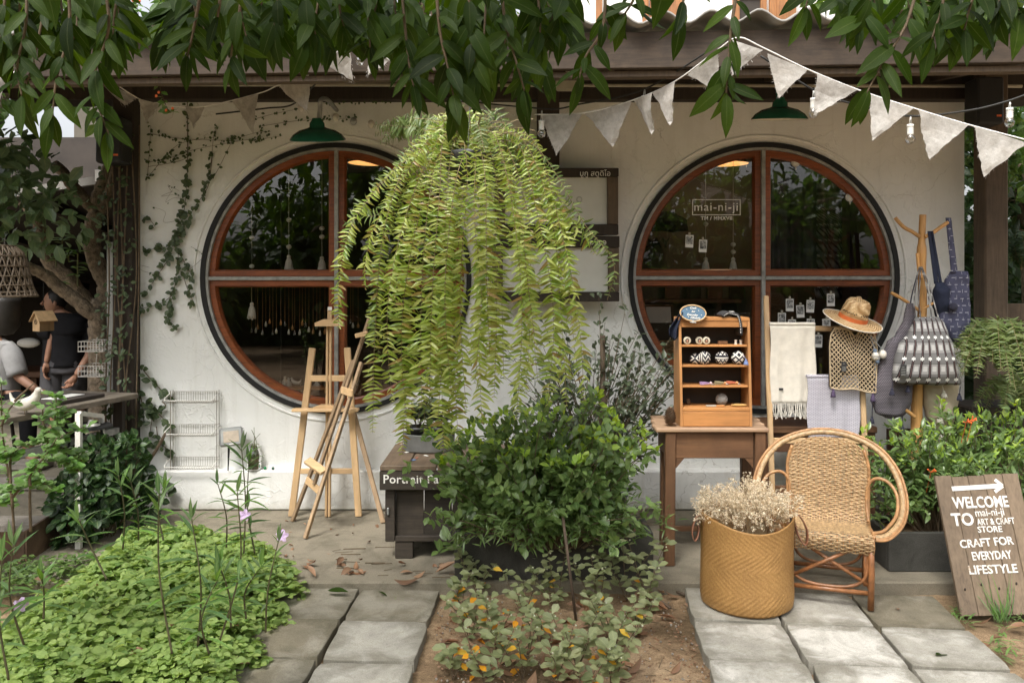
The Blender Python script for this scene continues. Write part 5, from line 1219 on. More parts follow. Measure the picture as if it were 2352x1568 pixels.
# patterned purses
def purse_mat(name, mode):
    M = NT(name); tc = M.n('TexCoord'); sp = M.n('SeparateXYZ'); M.l(tc.outputs['Object'], sp.inputs[0]); x, z = sp.outputs[0], sp.outputs[2]
    def tri(v, per): return M.math('ABSOLUTE', M.math('SUBTRACT', M.math('FRACT', M.math('DIVIDE', v, per)), .5))
    if mode == 0: f = M.math('FRACT', M.math('DIVIDE', M.math('ADD', tri(M.math('ADD', x, .012), .05), M.math('MULTIPLY', tri(M.math('ADD', z, .0), .07), 1.4)), .46)); m_ = M.math('GREATER_THAN', f, .62)
    elif mode == 1:
        f = M.math('FRACT', M.math('ADD', M.math('DIVIDE', z, .027), M.math('MULTIPLY', tri(M.math('ADD', x, .0), .034), 2.0))); m_ = M.math('GREATER_THAN', f, .6)
        m_ = M.math('MAXIMUM', M.math('MULTIPLY', m_, M.math('GREATER_THAN', x, -.012)), M.math('MULTIPLY', M.math('LESS_THAN', x, -.012), M.math('GREATER_THAN', M.math('FRACT', M.math('DIVIDE', x, .009)), .5)))
    elif mode == 2:
        band = M.math('GREATER_THAN', M.math('SINE', M.math('DIVIDE', z, .0045)), .1); zig = M.math('GREATER_THAN', M.math('FRACT', M.math('ADD', M.math('DIVIDE', z, .022), M.math('MULTIPLY', tri(x, .022), 1.6))), .55)
        m_ = M.math('MULTIPLY', zig, M.math('GREATER_THAN', M.math('SINE', M.math('DIVIDE', z, .009)), -.3)); m_ = M.math('MAXIMUM', m_, M.math('MULTIPLY', band, M.math('LESS_THAN', M.math('SINE', M.math('DIVIDE', z, .009)), -.6)))
    else:
        f = M.math('FRACT', M.math('DIVIDE', M.math('ADD', M.math('MULTIPLY', tri(x, .036), 1.0), M.math('MULTIPLY', tri(z, .056), 1.5)), .62)); m_ = M.math('LESS_THAN', f, .5)
    M.col(M.mix(m_, (.014, .014, .022), (.62, .59, .53))); M.set(Roughness=.9); M.bump(M.noise(tc.outputs['Object'], 300, 3), .4, .002); return M.m
zs = sz[2]+.011
for k, (x, w, h, lb, rz) in enumerate(((1715, .038, .030, 'small black purse with a white diamond at the left of the purse shelf', -12), (1785, .036, .037, 'round purse with white chevrons on navy', 6), (1938, .037, .037, 'round purse with dotted triangle bands', 0), (2080, .037, .038, 'pale round purse with a black outlined diamond', -8))):
    q = az(2, 2, x, 180, CY+.075+(.02 if k == 0 else 0)); q.z = zs+h
    o = thing('purse', lb, 'purse', (q.x, q.y, zs), 'patterned purses on the shelf'); MB().ball(Vector((q.x, q.y, q.z)), 1, 24, 16, (w, .026, h), Euler((0, 0, rad(rz))).to_matrix()).build('pouch', purse_mat('purse_%d' % k, k), o, smooth=True)
    MB().tube([(q.x+w*.85*math.cos(t), q.y+.003, q.z+h*1.0*math.sin(t)) for t in np.linspace(.5, 2.6, 9)], .0022, 5).build('zip', M_INDIGO, o)
def tassel(b, p, h, r, n=10):
    p = Vector(p); b.ball(p, r*.55, 8, 6); b.lathe([(r*.4, -r*.2), (r*.8, -h*.3), (r*1.05, -h*.75), (r*1.1, -h), (r*.2, -h*.97)], p, n)
    for k in range(10): a = U(0, 6.28); b.tube([p+Vector((r*.7*math.cos(a), r*.7*math.sin(a), -h*.4)), p+Vector((r*1.15*math.cos(a), r*1.15*math.sin(a), -h*U(.95, 1.12)))], r*.11, 3, cap=False)
q = az(2, 2, 2150, 200, CY+.005); b = MB(); tassel(b, q, .026, .013); b.tube([q, q+Vector((0, .03, .02))], .0015, 4); b.build('blue_tassel', plain('blue_thread', (.14, .19, .36), .95), label='blue tassel hanging over the edge of the purse shelf', cat='tassel', smooth=True)
# badges with portraits, reels
for k, (x, lb) in enumerate(((1635, 'round portrait badge farthest left on the top shelf'), (1742, 'round portrait badge in the middle, overlapped by another'), (1803, 'round portrait badge in front of its neighbour'))):
    q = az(2, 2, x, 12, CY+.075-(.008 if k == 2 else 0)); q.z = sz[3]+.0115+.022; o = thing('portrait_badge', lb, 'badge', (q.x, q.y, sz[3]+.011), 'portrait badges on the top shelf'); Rb = Euler((rad(82), 0, 0)).to_matrix()
    MB().lathe([(.001, .003), (.018, .003), (.0215, .001), (.0215, -.002), (.001, -.003)], q, 22, Rb).build('disc', plain('badge_cream_%d' % k, (.50, .44, .32), .3), o, smooth=True)
    MB().ball(q+Rb@Vector((0, -.001, .0035)), 1, 14, 8, (.011, .003, .013)).build('hair', M_HAIR, o, smooth=True); MB().ball(q+Rb@Vector((0, -.003, .005)), 1, 12, 8, (.007, .003, .009)).build('face', M_SKIN, o, smooth=True)
for x, lb in ((2060, 'left of two small thread reels on the top shelf'), (2105, 'right of two small thread reels on the top shelf')):
    q = az(2, 2, x, 20, CY+.10); q.z = sz[3]+.0115; MB().lathe([(.001, 0), (.009, 0), (.009, .003), (.007, .004), (.007, .020), (.009, .021), (.009, .024), (.001, .024)], q, 14).build('thread_reel', M_COTTON, label=lb, cat='reel', group='thread reels')
q = az(2, 2, 1945, 25, CY+.11); q.z = sz[3]+.0115; MB().box(q+Vector((0, 0, .009)), (.055, .02, .018), bev=.002).build('small_box', M_TABLE, label='dim small box behind the badges on the top shelf', cat='box')
# tassel key rings on the second shelf
for k, (x, c, lb) in enumerate(((1800, (.42, .27, .44), 'lilac tassel key ring lying on the second shelf'), (1925, (.34, .30, .18), 'khaki tassel key ring lying on the second shelf'), (2030, (.50, .15, .08), 'rust tassel key ring lying at the right of the second shelf'))):
    q = az(2, 2, x, 395, CY+.05+.01*k); q.z = sz[1]+.011+.010; o = thing('tassel_key_ring', lb, 'key ring', q, 'tassel key rings'); m_ = plain('thread_%d' % k, c, .95, .2, 200, bump=.6)
    b = MB()
    for t in range(36): y0, z0_ = U(-.008, .008), U(-.006, .008); b.tube([q+Vector((.018, y0*.4, z0_*.5)), q+Vector((0, y0, z0_)), q+Vector((-.030+U(-.004, .004), y0*1.6, z0_*1.3))], .0011, 3, cap=False)
    b.build('tassel', m_, o); MB().ball(q+Vector((.026, -.002, 0)), .0085, 10, 8).build('bead', plain('bead_%d' % k, (.55, .42, .45) if k == 0 else (.55, .28, .12), .3), o, smooth=True)
    MB().tube([q+Vector((.034+.008*math.cos(t), -.022+.0, -.012+.010*math.sin(t))) for t in np.linspace(0, 6.28, 14, endpoint=False)], .0014, 5, closed=True).tube([q+Vector((.03, -.004, 0)), q+Vector((.034, -.021, -.003))], .0014, 5).build('clip', M_STEEL, o)
# bottom shelf: yarn ball, brush, spectacles case, small cones
q = az(2, 2, 1937, 570, CY+.09); q.z = sz[0]+.0205+.033; yb = thing('yarn_ball', 'grey ball of yarn on the bottom shelf', 'yarn', (q.x, q.y, sz[0]+.02)); b = MB(); M_YARN = plain('grey_yarn', (.27, .25, .23), .95, .2, 150, bump=.6); b.ball(q, .031, 16, 12)
for k in range(26):
    R = Euler((U(0, 6), U(0, 6), U(0, 6))).to_matrix(); b.tube([q+R@Vector((.0315*math.cos(t), .0315*math.sin(t), .004*math.sin(3*t))) for t in np.linspace(0, 6.28, 22, endpoint=False)], .0016, 4, closed=True)
b.build('strand', M_YARN, yb, smooth=True, kind='stuff')
q = az(2, 2, 1870, 610, CY+.03); q.z = sz[0]+.026; br = thing('flat_brush', 'flat brush with a pale bristle end lying on the bottom shelf', 'brush', q); MB().bar(q+Vector((-.045, 0, 0)), q+Vector((.012, 0, 0)), .014, .008, up=Vector((0, 0, 1)), bev=.002).build('handle', M_CERAMIC, br); MB().bar(q+Vector((.012, 0, 0)), q+Vector((.058, 0, 0)), .016, .009, up=Vector((0, 0, 1)), bev=.002).build('ferrule', M_CAB, br)
q = az(2, 2, 2090, 605, CY+.04); q.z = sz[0]+.0285; MB().ball(q, 1, 20, 10, (.045, .02, .008)).build('felt_case', plain('mustard_felt', (.42, .25, .08), .9), label='flat mustard felt case at the right of the bottom shelf', cat='case', smooth=True)
def pinecone(p, r, h, label, nsc=90):
    o = thing('pine_cone', label, 'pine cone', p, 'pine cones'); p = Vector(p); lb = LB(); MB().ball(p+Vector((0, 0, h*.5)), 1, 12, 10, (r*.6, r*.6, h*.48)).build('core', M_TWIG, o, smooth=True)
    tm = leaf_tmpl(2, .8, .3, -.25, peak=.6)
    for k in range(nsc):
        t = (k+.5)/nsc; a = k*2.39996; rr = r*.95*math.sin(math.pi*(t*.86+.10))**.65; c_ = p+Vector((rr*.55*math.cos(a), rr*.55*math.sin(a), h*(.06+.9*t)))
        lb.add(tm, [tuple(c_)], [(math.cos(a), math.sin(a), .15+.9*t)], [(0, 0, 1)], r*.62*(1-.35*t))
    lb.build('scale', plain('cone_scale_%d' % nsc, (.17, .10, .06), .8, .5, 60), o, kind='stuff')
q = az(2, 2, 1488, 780, TY0+.07); pinecone((q.x, q.y, TZ+.001), .041, .096, 'large brown pine cone standing on the table left of the cabinet', 110)
q = az(2, 2, 1645, 600, CY+.10); pinecone((q.x, q.y, sz[0]+.0205), .018, .034, 'small dark pine cone at the left of the bottom shelf', 40)
# embroidery hoop sign, felt slipper-like hat and navy cloth on top of the cabinet
hq = az(2, 1, 1687, 1265, CY+.03); eh = thing('embroidery_hoop', 'oval embroidery hoop of blue cloth with white stitched writing on the cabinet', 'hoop', hq+Vector((0, 0, -.048))); Rh = Euler((rad(-12), rad(4), 0)).to_matrix()
ell = lambda a, rx, rz, y: hq+Rh@Vector((rx*math.cos(a), y, rz*math.sin(a)))
A = np.linspace(0, 2*math.pi, 48, endpoint=False)
MB().tube([ell(a, .071, .044, 0) for a in A], .0042, 8, closed=True).build('ring', M_PINEX, eh, smooth=True)
b = MB(); b.v = [ell(a, .070, .043, .001) for a in A]; b.f = [tuple(range(48))]; b.build('cloth', cloth('blue_cloth', (.115, .19, .27)), eh)
MB().box(hq+Rh@Vector((0, -.004, -.052)), (.034, .008, .007), Rh, bev=.001).box(hq+Rh@Vector((-.0, -.001, -.047)), (.010, .012, .008), Rh, bev=.001).build('screw', M_STEELFLAT, eh)
Rt = Rh @ Euler((rad(90), 0, 0)).to_matrix()
for k, (tx_, dx, dz) in enumerate((('Craft', -.002, .028), ('for', 0, .009), ('Everyday', -.005, -.010), ('Lifestyle', .012, -.026))): lettering(tx_, .0165, hq+Rh@Vector((dx, -.002, dz)), M_LETW, eh, R=Rt, shear=.35, extrude=.0006, bold=.0003)
for dx, dz in ((-.036, .017), (.030, .016), (.046, -.008), (-.026, -.022)): MB().ball(hq+Rh@Vector((dx, -.002, dz)), .0026, 6, 5).build('knot', M_LETW, eh)
# charcoal felt bag lying over the right end
fa_ = az(2, 1, 1940, 1330, CY+.06); fh = thing('felt_pouch', 'charcoal felt pouch with white stitching draped over the right end of the cabinet', 'pouch', fa_)
def pouch(u, v):     # u along, v across the depth
    x = lerp(fa_.x, fa_.x+.085, min(u/.72, 1)) + (.012*math.sin(max(0, u-.72)/.28*1.6)); drop = 0 if u < .62 else ((u-.62)/.38)**1.7*.105
    return Vector((x, CY+.035+v*.13, kz1+.008+.022*math.sin(math.pi*min(1, u*1.25))*.8 - drop + .004*math.sin(9*u)))
MB().grid(pouch, 22, 8, .012).build('felt', M_CHAR, fh, smooth=True)
b = MB()
for k in range(26):
    u0 = .03+k*.037
    if u0 < .97: b.tube([pouch(u0, -.012)+Vector((0, -.001, .002)), pouch(min(1, u0+.02), -.012)+Vector((0, -.001, .002))], .0016, 4)
b.build('stitching', M_LETW, fh, kind='stuff'); MB().box(pouch(.42, .1)+Vector((0, -.004, .014)), (.026, .01, .004), bev=.001).build('clasp', M_WHITE, fh)
nc0 = az(2, 1, 1575, 1260, CY+.07)
def navy(u, v):      # hangs over the left side
    z = kz1+.012-.0*u if v < .15 else kz1+.012-(v-.15)*.22*(1.0+.25*math.sin(u*5)); out = -.016*min(1, v*4)-.03*v*(1-.3*u)
    return Vector((kx0+.03+out-.012*math.sin(u*9+v*3)*v - (.0 if v > .15 else (v-.15)*.3), CY+.02+u*.13-.02*v, z))
def navy2(u, v):
    a = az(2, 1, lerp(1585, 1500, min(1, v*1.4)) + lerp(-20, 60, u)*min(1, .3+v), lerp(1255, 1500, v)+lerp(-10, 90, abs(u-.55))*-v*.9, CY+.045+.03*math.sin(u*7)+.02*v)
    return a
MB().grid(navy2, 12, 12, .003).build('navy_cloth', M_NAVY, label='folded navy cloth hanging off the left side of the cabinet', cat='cloth', smooth=True)

# ------------------------------------------------------------------ bench and ladder rack behind the chair
bn = thing('wooden_bench', 'dark brown bench behind the ladder rack', 'bench', (1.75, 5.4, 0)); bz = .66
bxa, bxb = at(1745, 0, 5.3).x, at(2003, 0, 5.3).x
MB().b2((bxa, 5.22, bz-.04), (bxb, 5.60, bz), .005).build('top', M_TABLE, bn); MB().b2((bxa+.06, 5.25, bz-.16), (bxb-.06, 5.27, bz-.041)).build('apron', M_BENCH, bn)
for x, y in ((bxa, 5.235), (bxb-.06, 5.235), (bxa, 5.53), (bxb-.06, 5.53)): MB().b2((x+.001, y, .001), (x+.055, y+.055, bz-.0405), .004).build('leg', M_BENCH, bn)
MB().b2((bxa+.056, 5.245, .24), (bxb-.061, 5.275, .29), .003).build('stretcher', M_TABLE, bn); MB().b2((bxa+.056, 5.25, .08), (bxb-.061, 5.27, .11), .003).build('stretcher', M_BENCH, bn)
ld_ = thing('ladder_rack', 'pale wooden ladder rack with textiles hung on its rungs', 'rack', (1.65, 5.15, 0))
lt, lb_ = az(3, 1, 47, 1112, 5.30), Vector((at(1778, 0, 5.0).x, 5.0, .002)); rt, rb_ = az(3, 1, 858, 1120, 5.30), Vector((at(1996, 0, 5.0).x, 5.0, .002))
for a, c in ((lt, lb_), (rt, rb_)): MB().bar(a, c, .032, .024, up=Vector((0, -1, 0)), bev=.006).build('upright', M_PINE, ld_)
def rung(zq):
    t = (lt.z-zq)/(lt.z-lb_.z); return lt.lerp(lb_, t), rt.lerp(rb_, t)
RG = []
for yy in (754.6, 1004.5, 880):
    zq = at(0, yy, 5.22).z; a, c = rung(zq); RG.append((a, c)); d = (c-a).normalized()*.0165
    MB().bar(a+d, c-d, .034, .016, up=Vector((0, -1, 0)), bev=.004).build('rung', M_PINEX, ld_)
def hang(name, x0, x1, ytop, ybot, Y, mat, label, cat, folds=3, amp=.008, over=.10, parent=None, sway=0.0):
    a, c = at(x0, ytop, Y), at(x1, ytop, Y); zb = at(0, ybot, Y).z
    L = a.z-zb
    def fn(u, v):
        if v < .12: ang = math.pi*(1-v/.12); off = Vector((0, .014*(-math.cos(math.pi-ang))+.0, .014*math.sin(ang))); p = a.lerp(c, u)+off; p.z += -(over*(1-v/.12)**2) if False else 0; return p
        t = (v-.12)/.88; p = a.lerp(c, u); w = amp*min(1, t*2)*(math.sin(u*folds*6.28+1.0)+.4*math.sin(u*folds*13+2+t*2))
        return p+Vector((sway*t*(u-.5)+.004*math.sin(8*t+u*3), -.014-w-.006*t, -L*t))
    if parent is None: return MB().grid(fn, 40, 30, .003).build(name, mat, label=label, cat=cat, smooth=True), fn
    return MB().grid(fn, 40, 30, .003).build(name, mat, parent, smooth=True), fn
M_CREAM = cloth('cream_wool', (.80, .75, .65), 330, bump=.5)
sc_ = thing('cream_scarf', 'cream woven scarf with a long fringe on the ladder rack', 'scarf', at(1818, 955, 5.18))
o_, fn = hang('weave', 1767, 1871, 746, 925, 5.18, M_CREAM, None, None, 2, .007, parent=sc_)
b = MB()
for k in range(42):
    u = (k+.5)/42; p = fn(u, 1.0)+Vector((0, .001, .003)); L = U(.075, .10); b.tube(bez([p, p+Vector((U(-.006, .006), U(-.004, .004), -L*.5)), p+Vector((U(-.014, .016), U(-.008, .006), -L))], 4), [.0026]*8+[.0035], 4)
b.build('fringe', M_COTTON, sc_); MB().box(fn(.22, .84)+Vector((0, -.005, 0)), (.03, .002, .013)).build('woven_label', M_LETK, sc_)
def towel_mat():
    M = NT('waffle_towel'); tc = M.n('TexCoord'); sp = M.n('SeparateXYZ'); M.l(tc.outputs['Object'], sp.inputs[0])
    bk = M.n('TexBrick'); bk.inputs['Scale'].default_value = 1; bk.inputs['Brick Width'].default_value = .022; bk.inputs['Row Height'].default_value = .0075; bk.inputs['Mortar Size'].default_value = .0022; bk.inputs['Mortar Smooth'].default_value = .5
    bk.inputs['Color1'].default_value = (.66, .64, .68, 1); bk.inputs['Color2'].default_value = (.60, .58, .63, 1); bk.inputs['Mortar'].default_value = (.30, .28, .33, 1)
    cb2 = M.n('CombineXYZ'); M.l(sp.outputs[0], cb2.inputs[0]); M.l(sp.outputs[2], cb2.inputs[1]); M.l(cb2.outputs[0], bk.inputs[0]); M.col(bk.outputs[0]); M.set(Roughness=.9); M.bump(bk.outputs[1], -.5, .004); return M.m
o2, fn2 = hang('waffle_towel', 1852, 1972, 866, 1003, 5.16, towel_mat(), 'lavender grey waffle towel hanging below the net bag', 'towel', 2, .004)
# straw hat hung on the ladder
M_STRAW = NT('straw'); _v = M_STRAW.co(); _w = M_STRAW.n('TexWave', wave_type='RINGS', rings_direction='Z'); _w.inputs['Scale'].default_value = 28; _w.inputs['Distortion'].default_value = 1.5; _w.inputs['Detail'].default_value = 3; M_STRAW.l(_v, _w.inputs[0])
_n = M_STRAW.noise(_v, 90, 4); M_STRAW.col(M_STRAW.mix(_w.outputs[1], (.33, .19, .075), M_STRAW.ramp(_n, [(.35, (.50, .32, .14)), (.65, (.78, .60, .36))]))); M_STRAW.set(Roughness=.55); M_STRAW.bump(_w.outputs[1], .7, .004); M_STRAW = M_STRAW.m
hp_ = az(3, 1, 805, 1320, 5.12); ht = thing('straw_hat', 'woven straw fedora with an orange band on the ladder rack', 'hat', hp_); HR = Euler((rad(20), rad(13), 0)).to_matrix()
def hatp(a, r, z): return hp_+HR@Vector((r*math.cos(a)*1.0, r*math.sin(a)*.86, z))
NA = 48; rings = []
for (r, zf) in ((.178, lambda a: .006*math.cos(2*a)-.006), (.150, lambda a: .003*math.cos(2*a)), (.110, lambda a: .001), (.086, lambda a: .004), (.083, lambda a: .03), (.079, lambda a: .07), (.072, lambda a: .104+.004*math.cos(2*a)), (.060, lambda a: .124), (.044, lambda a: .129), (.026, lambda a: .114), (.010, lambda a: .106)):
    rings.append([hatp(a, r, zf(a)) for a in np.linspace(0, 6.2832, NA, endpoint=False)])
b = MB()
for rg in rings: b.v += rg
for i in range(len(rings)-1):
    for k in range(NA): b.f.append((i*NA+k, i*NA+(k+1) % NA, (i+1)*NA+(k+1) % NA, (i+1)*NA+k))
b.f.append(tuple((len(rings)-1)*NA+k for k in range(NA))); b.build('straw_body', M_STRAW, ht, smooth=True)
b = MB(); arc = np.linspace(0, 6.2832, NA, endpoint=False)
for r, z in ((.0885, .004), (.0862, .028)): b.v += [hatp(a, r, z) for a in arc]
for k in range(NA): b.f.append((k, (k+1) % NA, NA+(k+1) % NA, NA+k))
b.build('ribbon', plain('orange_ribbon', (.56, .13, .03), .6), ht, smooth=True)
MB().tube(rings[0], .003, 6, closed=True).build('brim_edge', M_COTTON, ht, smooth=True)
for k in range(22):
    a = -2.9+k*.125; 
    if abs(a+1.6) > .12: MB().box(hatp(a, .0825, .050+.006*(k % 2)), (.004, .004, .007), HR@Euler((0, 0, a)).to_matrix()).build('weave_hole', M_HAIR, ht)
# net bag
nb = thing('net_bag', 'beige knotted net bag with purple tassels below the straw hat', 'bag', az(3, 2, 815, 480, 5.10)); M_NET = plain('net_cord', (.55, .43, .28), .9, .2, 90, bump=.5)
def netp(u, v, back=0):
    xl = float(np.interp(v, [0, .12, .3, 1], [650, 615, 605, 612])); xr = float(np.interp(v, [0, .12, .3, 1], [985, 1005, 1020, 1010])); x = lerp(xl, xr, u)
    y = lerp(1395+ (640-1280)*2.306*0, 0, 0)
    yt = 1395-640*2.306 + (60*math.exp(-((u-.52)/.12)**2)) + 20*u   # in sheet row 2 units
    yb = 440+40*u + 8*math.sin(u*9); Y = 5.10 - (.035*math.sin(math.pi*u)*math.sin(math.pi*min(1, v*1.1+.05)) if not back else -.02*math.sin(math.pi*u))
    return az(3, 2, x, lerp(yt, yb, v), Y)
b = MB()
for sgn in (1, -1):
    for k in range(-11, 23):
        pts = [netp(u, v) for v in np.linspace(0, 1, 31) for u in [k/11+sgn*v*1.15] if 0 <= u <= 1]
        if len(pts) > 2: b.tube(pts, .0034, 4, cap=False)
b.build('net', M_NET, nb, kind='stuff', smooth=True)
MB().tube([netp(u, 0) for u in np.linspace(0, 1, 30)], .005, 6).tube([netp(u, 1) for u in np.linspace(0, 1, 20)], .005, 6).tube([netp(0, v) for v in np.linspace(0, 1, 20)], .004, 6).tube([netp(1, v) for v in np.linspace(0, 1, 20)], .004, 6).build('hem', M_NET, nb, smooth=True)
b = MB(); b.grid(lambda u, v: netp(u, v, 1)+Vector((0, .03, 0)), 10, 10); b.build('shade_backing', plain('net_shadow', (.045, .032, .022), .9, .5, 120), nb)  # solid dark sheet painting the shade behind the net holes
tg_ = netp(.28, .62)+Vector((0, -.012, 0)); MB().box(tg_, (.030, .002, .058), Euler((0, rad(4), 0))).build('tag', M_LETK, nb); lettering('~', .02, tg_+Vector((0, -.002, .018)), M_LETG, nb, name='tag_print')
for k in range(5): MB().box(tg_+Vector((0, -.0015, -.002-k*.006)), (.022, .001, .0012), Euler((0, rad(4), 0))).build('tag_line', M_LETG, nb)
for u in (.06, .93):
    b = MB(); q = netp(u, 1)+Vector((0, 0, -.008)); tassel(b, q, .045, .0135); b.build('tassel', M_PURPLE, nb, smooth=True)
for s in (-1, 1):
    MB().tube(bez([netp(.5+s*.42, .02), az(3, 1, 810+s*60, 1330, 5.14), az(3, 1, 800, 1290, 5.2)], 6), .006, 6).build('strap', M_NET, nb, smooth=True)
# bead ornaments beside the net bag
bo = thing('bead_charm', 'striped blue and cream felt beads hanging beside the net bag', 'charm', az(3, 2, 1040, 230, 5.08))
q1, q2 = az(3, 2, 1005, 165, 5.07), az(3, 2, 1070, 150, 5.07)
b = MB()
for k in range(9): b.lathe([(.021*math.sin(math.pi*(k+.15)/9)+.001, -.027+.054*k/9), (.0215*math.sin(math.pi*(k+.6)/9), -.027+.054*(k+.5)/9)], q1, 14)
MB().ball(q1, .0215, 14, 10, (1, 1, 1.25)).build('bead', M_COTTON, bo, smooth=True); b.build('stripe', M_INDIGO, bo, kind='stuff'); MB().ball(q2, .022, 14, 10, (1, 1, 1.2)).build('bead', M_COTTON, bo, smooth=True)
MB().ball(q1+Vector((-.003, 0, .032)), .013, 10, 8).ball(q1+Vector((.012, 0, -.034)), .012, 10, 8).build('blue_bead', plain('dusty_blue', (.13, .18, .25), .8), bo, smooth=True); MB().tube([az(3, 1, 955, 1455, 5.1), q1+Vector((0, 0, .03))], .002, 4).tube([az(3, 1, 955, 1455, 5.1), q2+Vector((0, 0, .025))], .002, 4).build('cord', M_STEEL, bo)
# ------------------------------------------------------------------ coat stand with bags
YS = 5.15
cs_ = thing('coat_stand', 'branching wooden coat stand hung with bags at the right corner', 'coat stand', (at(2108, 0, YS).x, YS, 0))
S3 = lambda x, y, r=1, dY=0: az(3, r, x, y, YS+dY)
M_STANDM = M_STAND
MB().tube(bez([Vector((at(2104, 0, YS).x, YS, .002)), S3(1365, 980, 2), S3(1372, 400, 2), S3(1415, 1250), S3(1410, 800), S3(1412, 600), S3(1420, 405)], 6), [.040, .040, .039, .038, .037, .036, .036, .035, .034, .033, .033, .033, .032, .031, .030, .029, .028, .027, .026, .025, .025, .024, .024, .024, .026, .028, .028, .026, .022, .020, .020, .020, .020, .020, .020, .020, .020], 14).build('trunk', M_STAND, cs_, smooth=True)
for pts, r in (([(1395, 600), (1330, 555), (1250, 510), (1178, 432)], .0115), ([(1435, 600), (1510, 560), (1580, 510), (1640, 470)], .0115), ([(1400, 960), (1385, 880), (1372, 740)], .010), ([(1400, 1250), (1300, 1180), (1215, 1125), (1142, 1085)], .010), ([(1420, 1230), (1530, 1165), (1605, 1105)], .008)):
    MB().tube(bez([S3(x, y, 1, -.02) for x, y in pts], 5), r, 9).build('branch', M_STAND, cs_, smooth=True)
MB().tube(bez([S3(x, y, 2, -.05) for x, y in ((1350, 700), (1290, 650), (1220, 610), (1158, 570))], 5), .012, 9).build('branch', M_STAND, cs_, smooth=True)
MB().tube(bez([S3(x, y, 2, -.12) for x, y in ((1395, 1300), (1400, 1000), (1402, 880))], 5), .010, 9).build('branch', M_STAND, cs_, smooth=True)
for k in range(4): a = k*1.571+.6; MB().tube([cs_.location+Vector((0, 0, .06)), cs_.location+Vector((.24*math.cos(a), .24*math.sin(a), .015))], [.022, .014], 8).build('foot', M_STAND, cs_, smooth=True)
def sec(r, xl, xr, y, d, Y=YS): a, c = az(3, r, xl, y, Y), az(3, r, xr, y, Y); return ((a+c)/2, (c.x-a.x)/2, d)
def ikat():
    M = NT('woven_check'); tc = M.n('TexCoord'); sp = M.n('SeparateXYZ'); M.l(tc.outputs['Object'], sp.inputs[0]); x, z = sp.outputs[0], sp.outputs[2]
    # columns fan out with the bag
    xs = M.math('DIVIDE', x, M.math('ADD', .62, M.math('MULTIPLY', M.math('SUBTRACT', .32, z), 1.25)))
    u = M.math('DIVIDE', xs, .058); v = M.math('DIVIDE', z, .062); fu = M.math('FRACT', u); fv = M.math('FRACT', v)
    row = M.math('FRACT', M.math('MULTIPLY', M.math('FLOOR', v), .5))
    cs2 = M.math('ABSOLUTE', M.math('SUBTRACT', fu, .5)); stripe = M.math('LESS_THAN', cs2, .14); core = M.math('LESS_THAN', cs2, .05)
    cv2 = M.math('ABSOLUTE', M.math('SUBTRACT', fv, .5)); cross = M.math('LESS_THAN', M.math('MINIMUM', M.math('MULTIPLY', cs2, 2.2), cv2), .11)
    blk = M.math('MULTIPLY', M.math('LESS_THAN', cv2, .22), M.math('LESS_THAN', cs2, .22))
    grey = M.mix(M.math('GREATER_THAN', row, .25), (.16, .157, .155), (.27, .265, .26))
    c = M.mix(stripe, grey, (.022, .018, .02)); c = M.mix(M.math('MULTIPLY', core, .8), c, (.13, .08, .075))
    c = M.mix(M.math('MULTIPLY', M.math('MULTIPLY', blk, cross), M.math('LESS_THAN', row, .25)), c, (.68, .68, .66))
    wl_ = M.math('MULTIPLY', M.math('GREATER_THAN', row, .25), M.math('MULTIPLY', M.math('GREATER_THAN', cs2, .28), M.math('LESS_THAN', M.math('ABSOLUTE', M.math('SUBTRACT', fv, .55)), .25)))
    c = M.mix(M.math('MULTIPLY', wl_, .45), c, (.66, .66, .64)); seam = M.math('LESS_THAN', fv, .05); c = M.mix(M.math('MULTIPLY', seam, .6), c, (.03, .03, .03))
    M.col(c); M.set(Roughness=.9); M.bs.inputs['Specular IOR Level'].default_value = .15; M.bump(M.noise(tc.outputs['Object'], 500, 3), .5, .002); return M.m
M_IKAT = ikat()
# drawn-up check bag
kb = thing('check_bag', 'grey and white checked drawstring bag on the front of the coat stand', 'bag', az(3, 2, 1455, 405, YS-.10))
S = [sec(1, 1350, 1560, 1300, .022, YS-.09), sec(1, 1330, 1605, 1345, .035, YS-.10), sec(1, 1290, 1640, 1450, .050, YS-.11), sec(2, 1215, 1675, 60, .060, YS-.12), sec(2, 1170, 1705, 200, .066, YS-.13), sec(2, 1158, 1735, 330, .060, YS-.13), sec(2, 1165, 1752, 395, .035, YS-.13), sec(2, 1250, 1740, 415, .012, YS-.13)]
loft(MB(), smooth_secs(S, 6), 36, .012, 3).build('body', M_IKAT, kb, smooth=True)
for pts in (((1360, 1320), (1345, 1150), (1370, 960), (1390, 860)), ((1400, 1310), (1385, 1150), (1395, 960), (1400, 860)), ((1500, 1310), (1470, 1120), (1435, 960), (1405, 860)), ((1560, 1330), (1510, 1140), (1455, 970), (1410, 860))):
    MB().tube(bez([az(3, 1, x, y, YS-.085) for x, y in pts], 7), .009, 6, flat=.35).build('strap', M_IKAT, kb, smooth=True)
MB().box(az(3, 2, 1250, 285, YS-.205), (.036, .002, .062), Euler((0, rad(3), 0))).build('tag', M_LETK, kb)
for k in range(6): MB().box(az(3, 2, 1250, 262+k*14, YS-.207), (.026 if k else .014, .001, .0013), Euler((0, rad(3), 0))).build('tag_line', M_LETG, kb)
for x, y in ((1150, 455), (1290, 430), (1740, 500)):
    b = MB(); tassel(b, az(3, 2, x, y, YS-.12), .035, .014); b.tube([az(3, 2, x, y, YS-.12), az(3, 2, x+10, y-70, YS-.12)], .002, 4); b.build('tassel', M_INDIGO, kb, smooth=True)
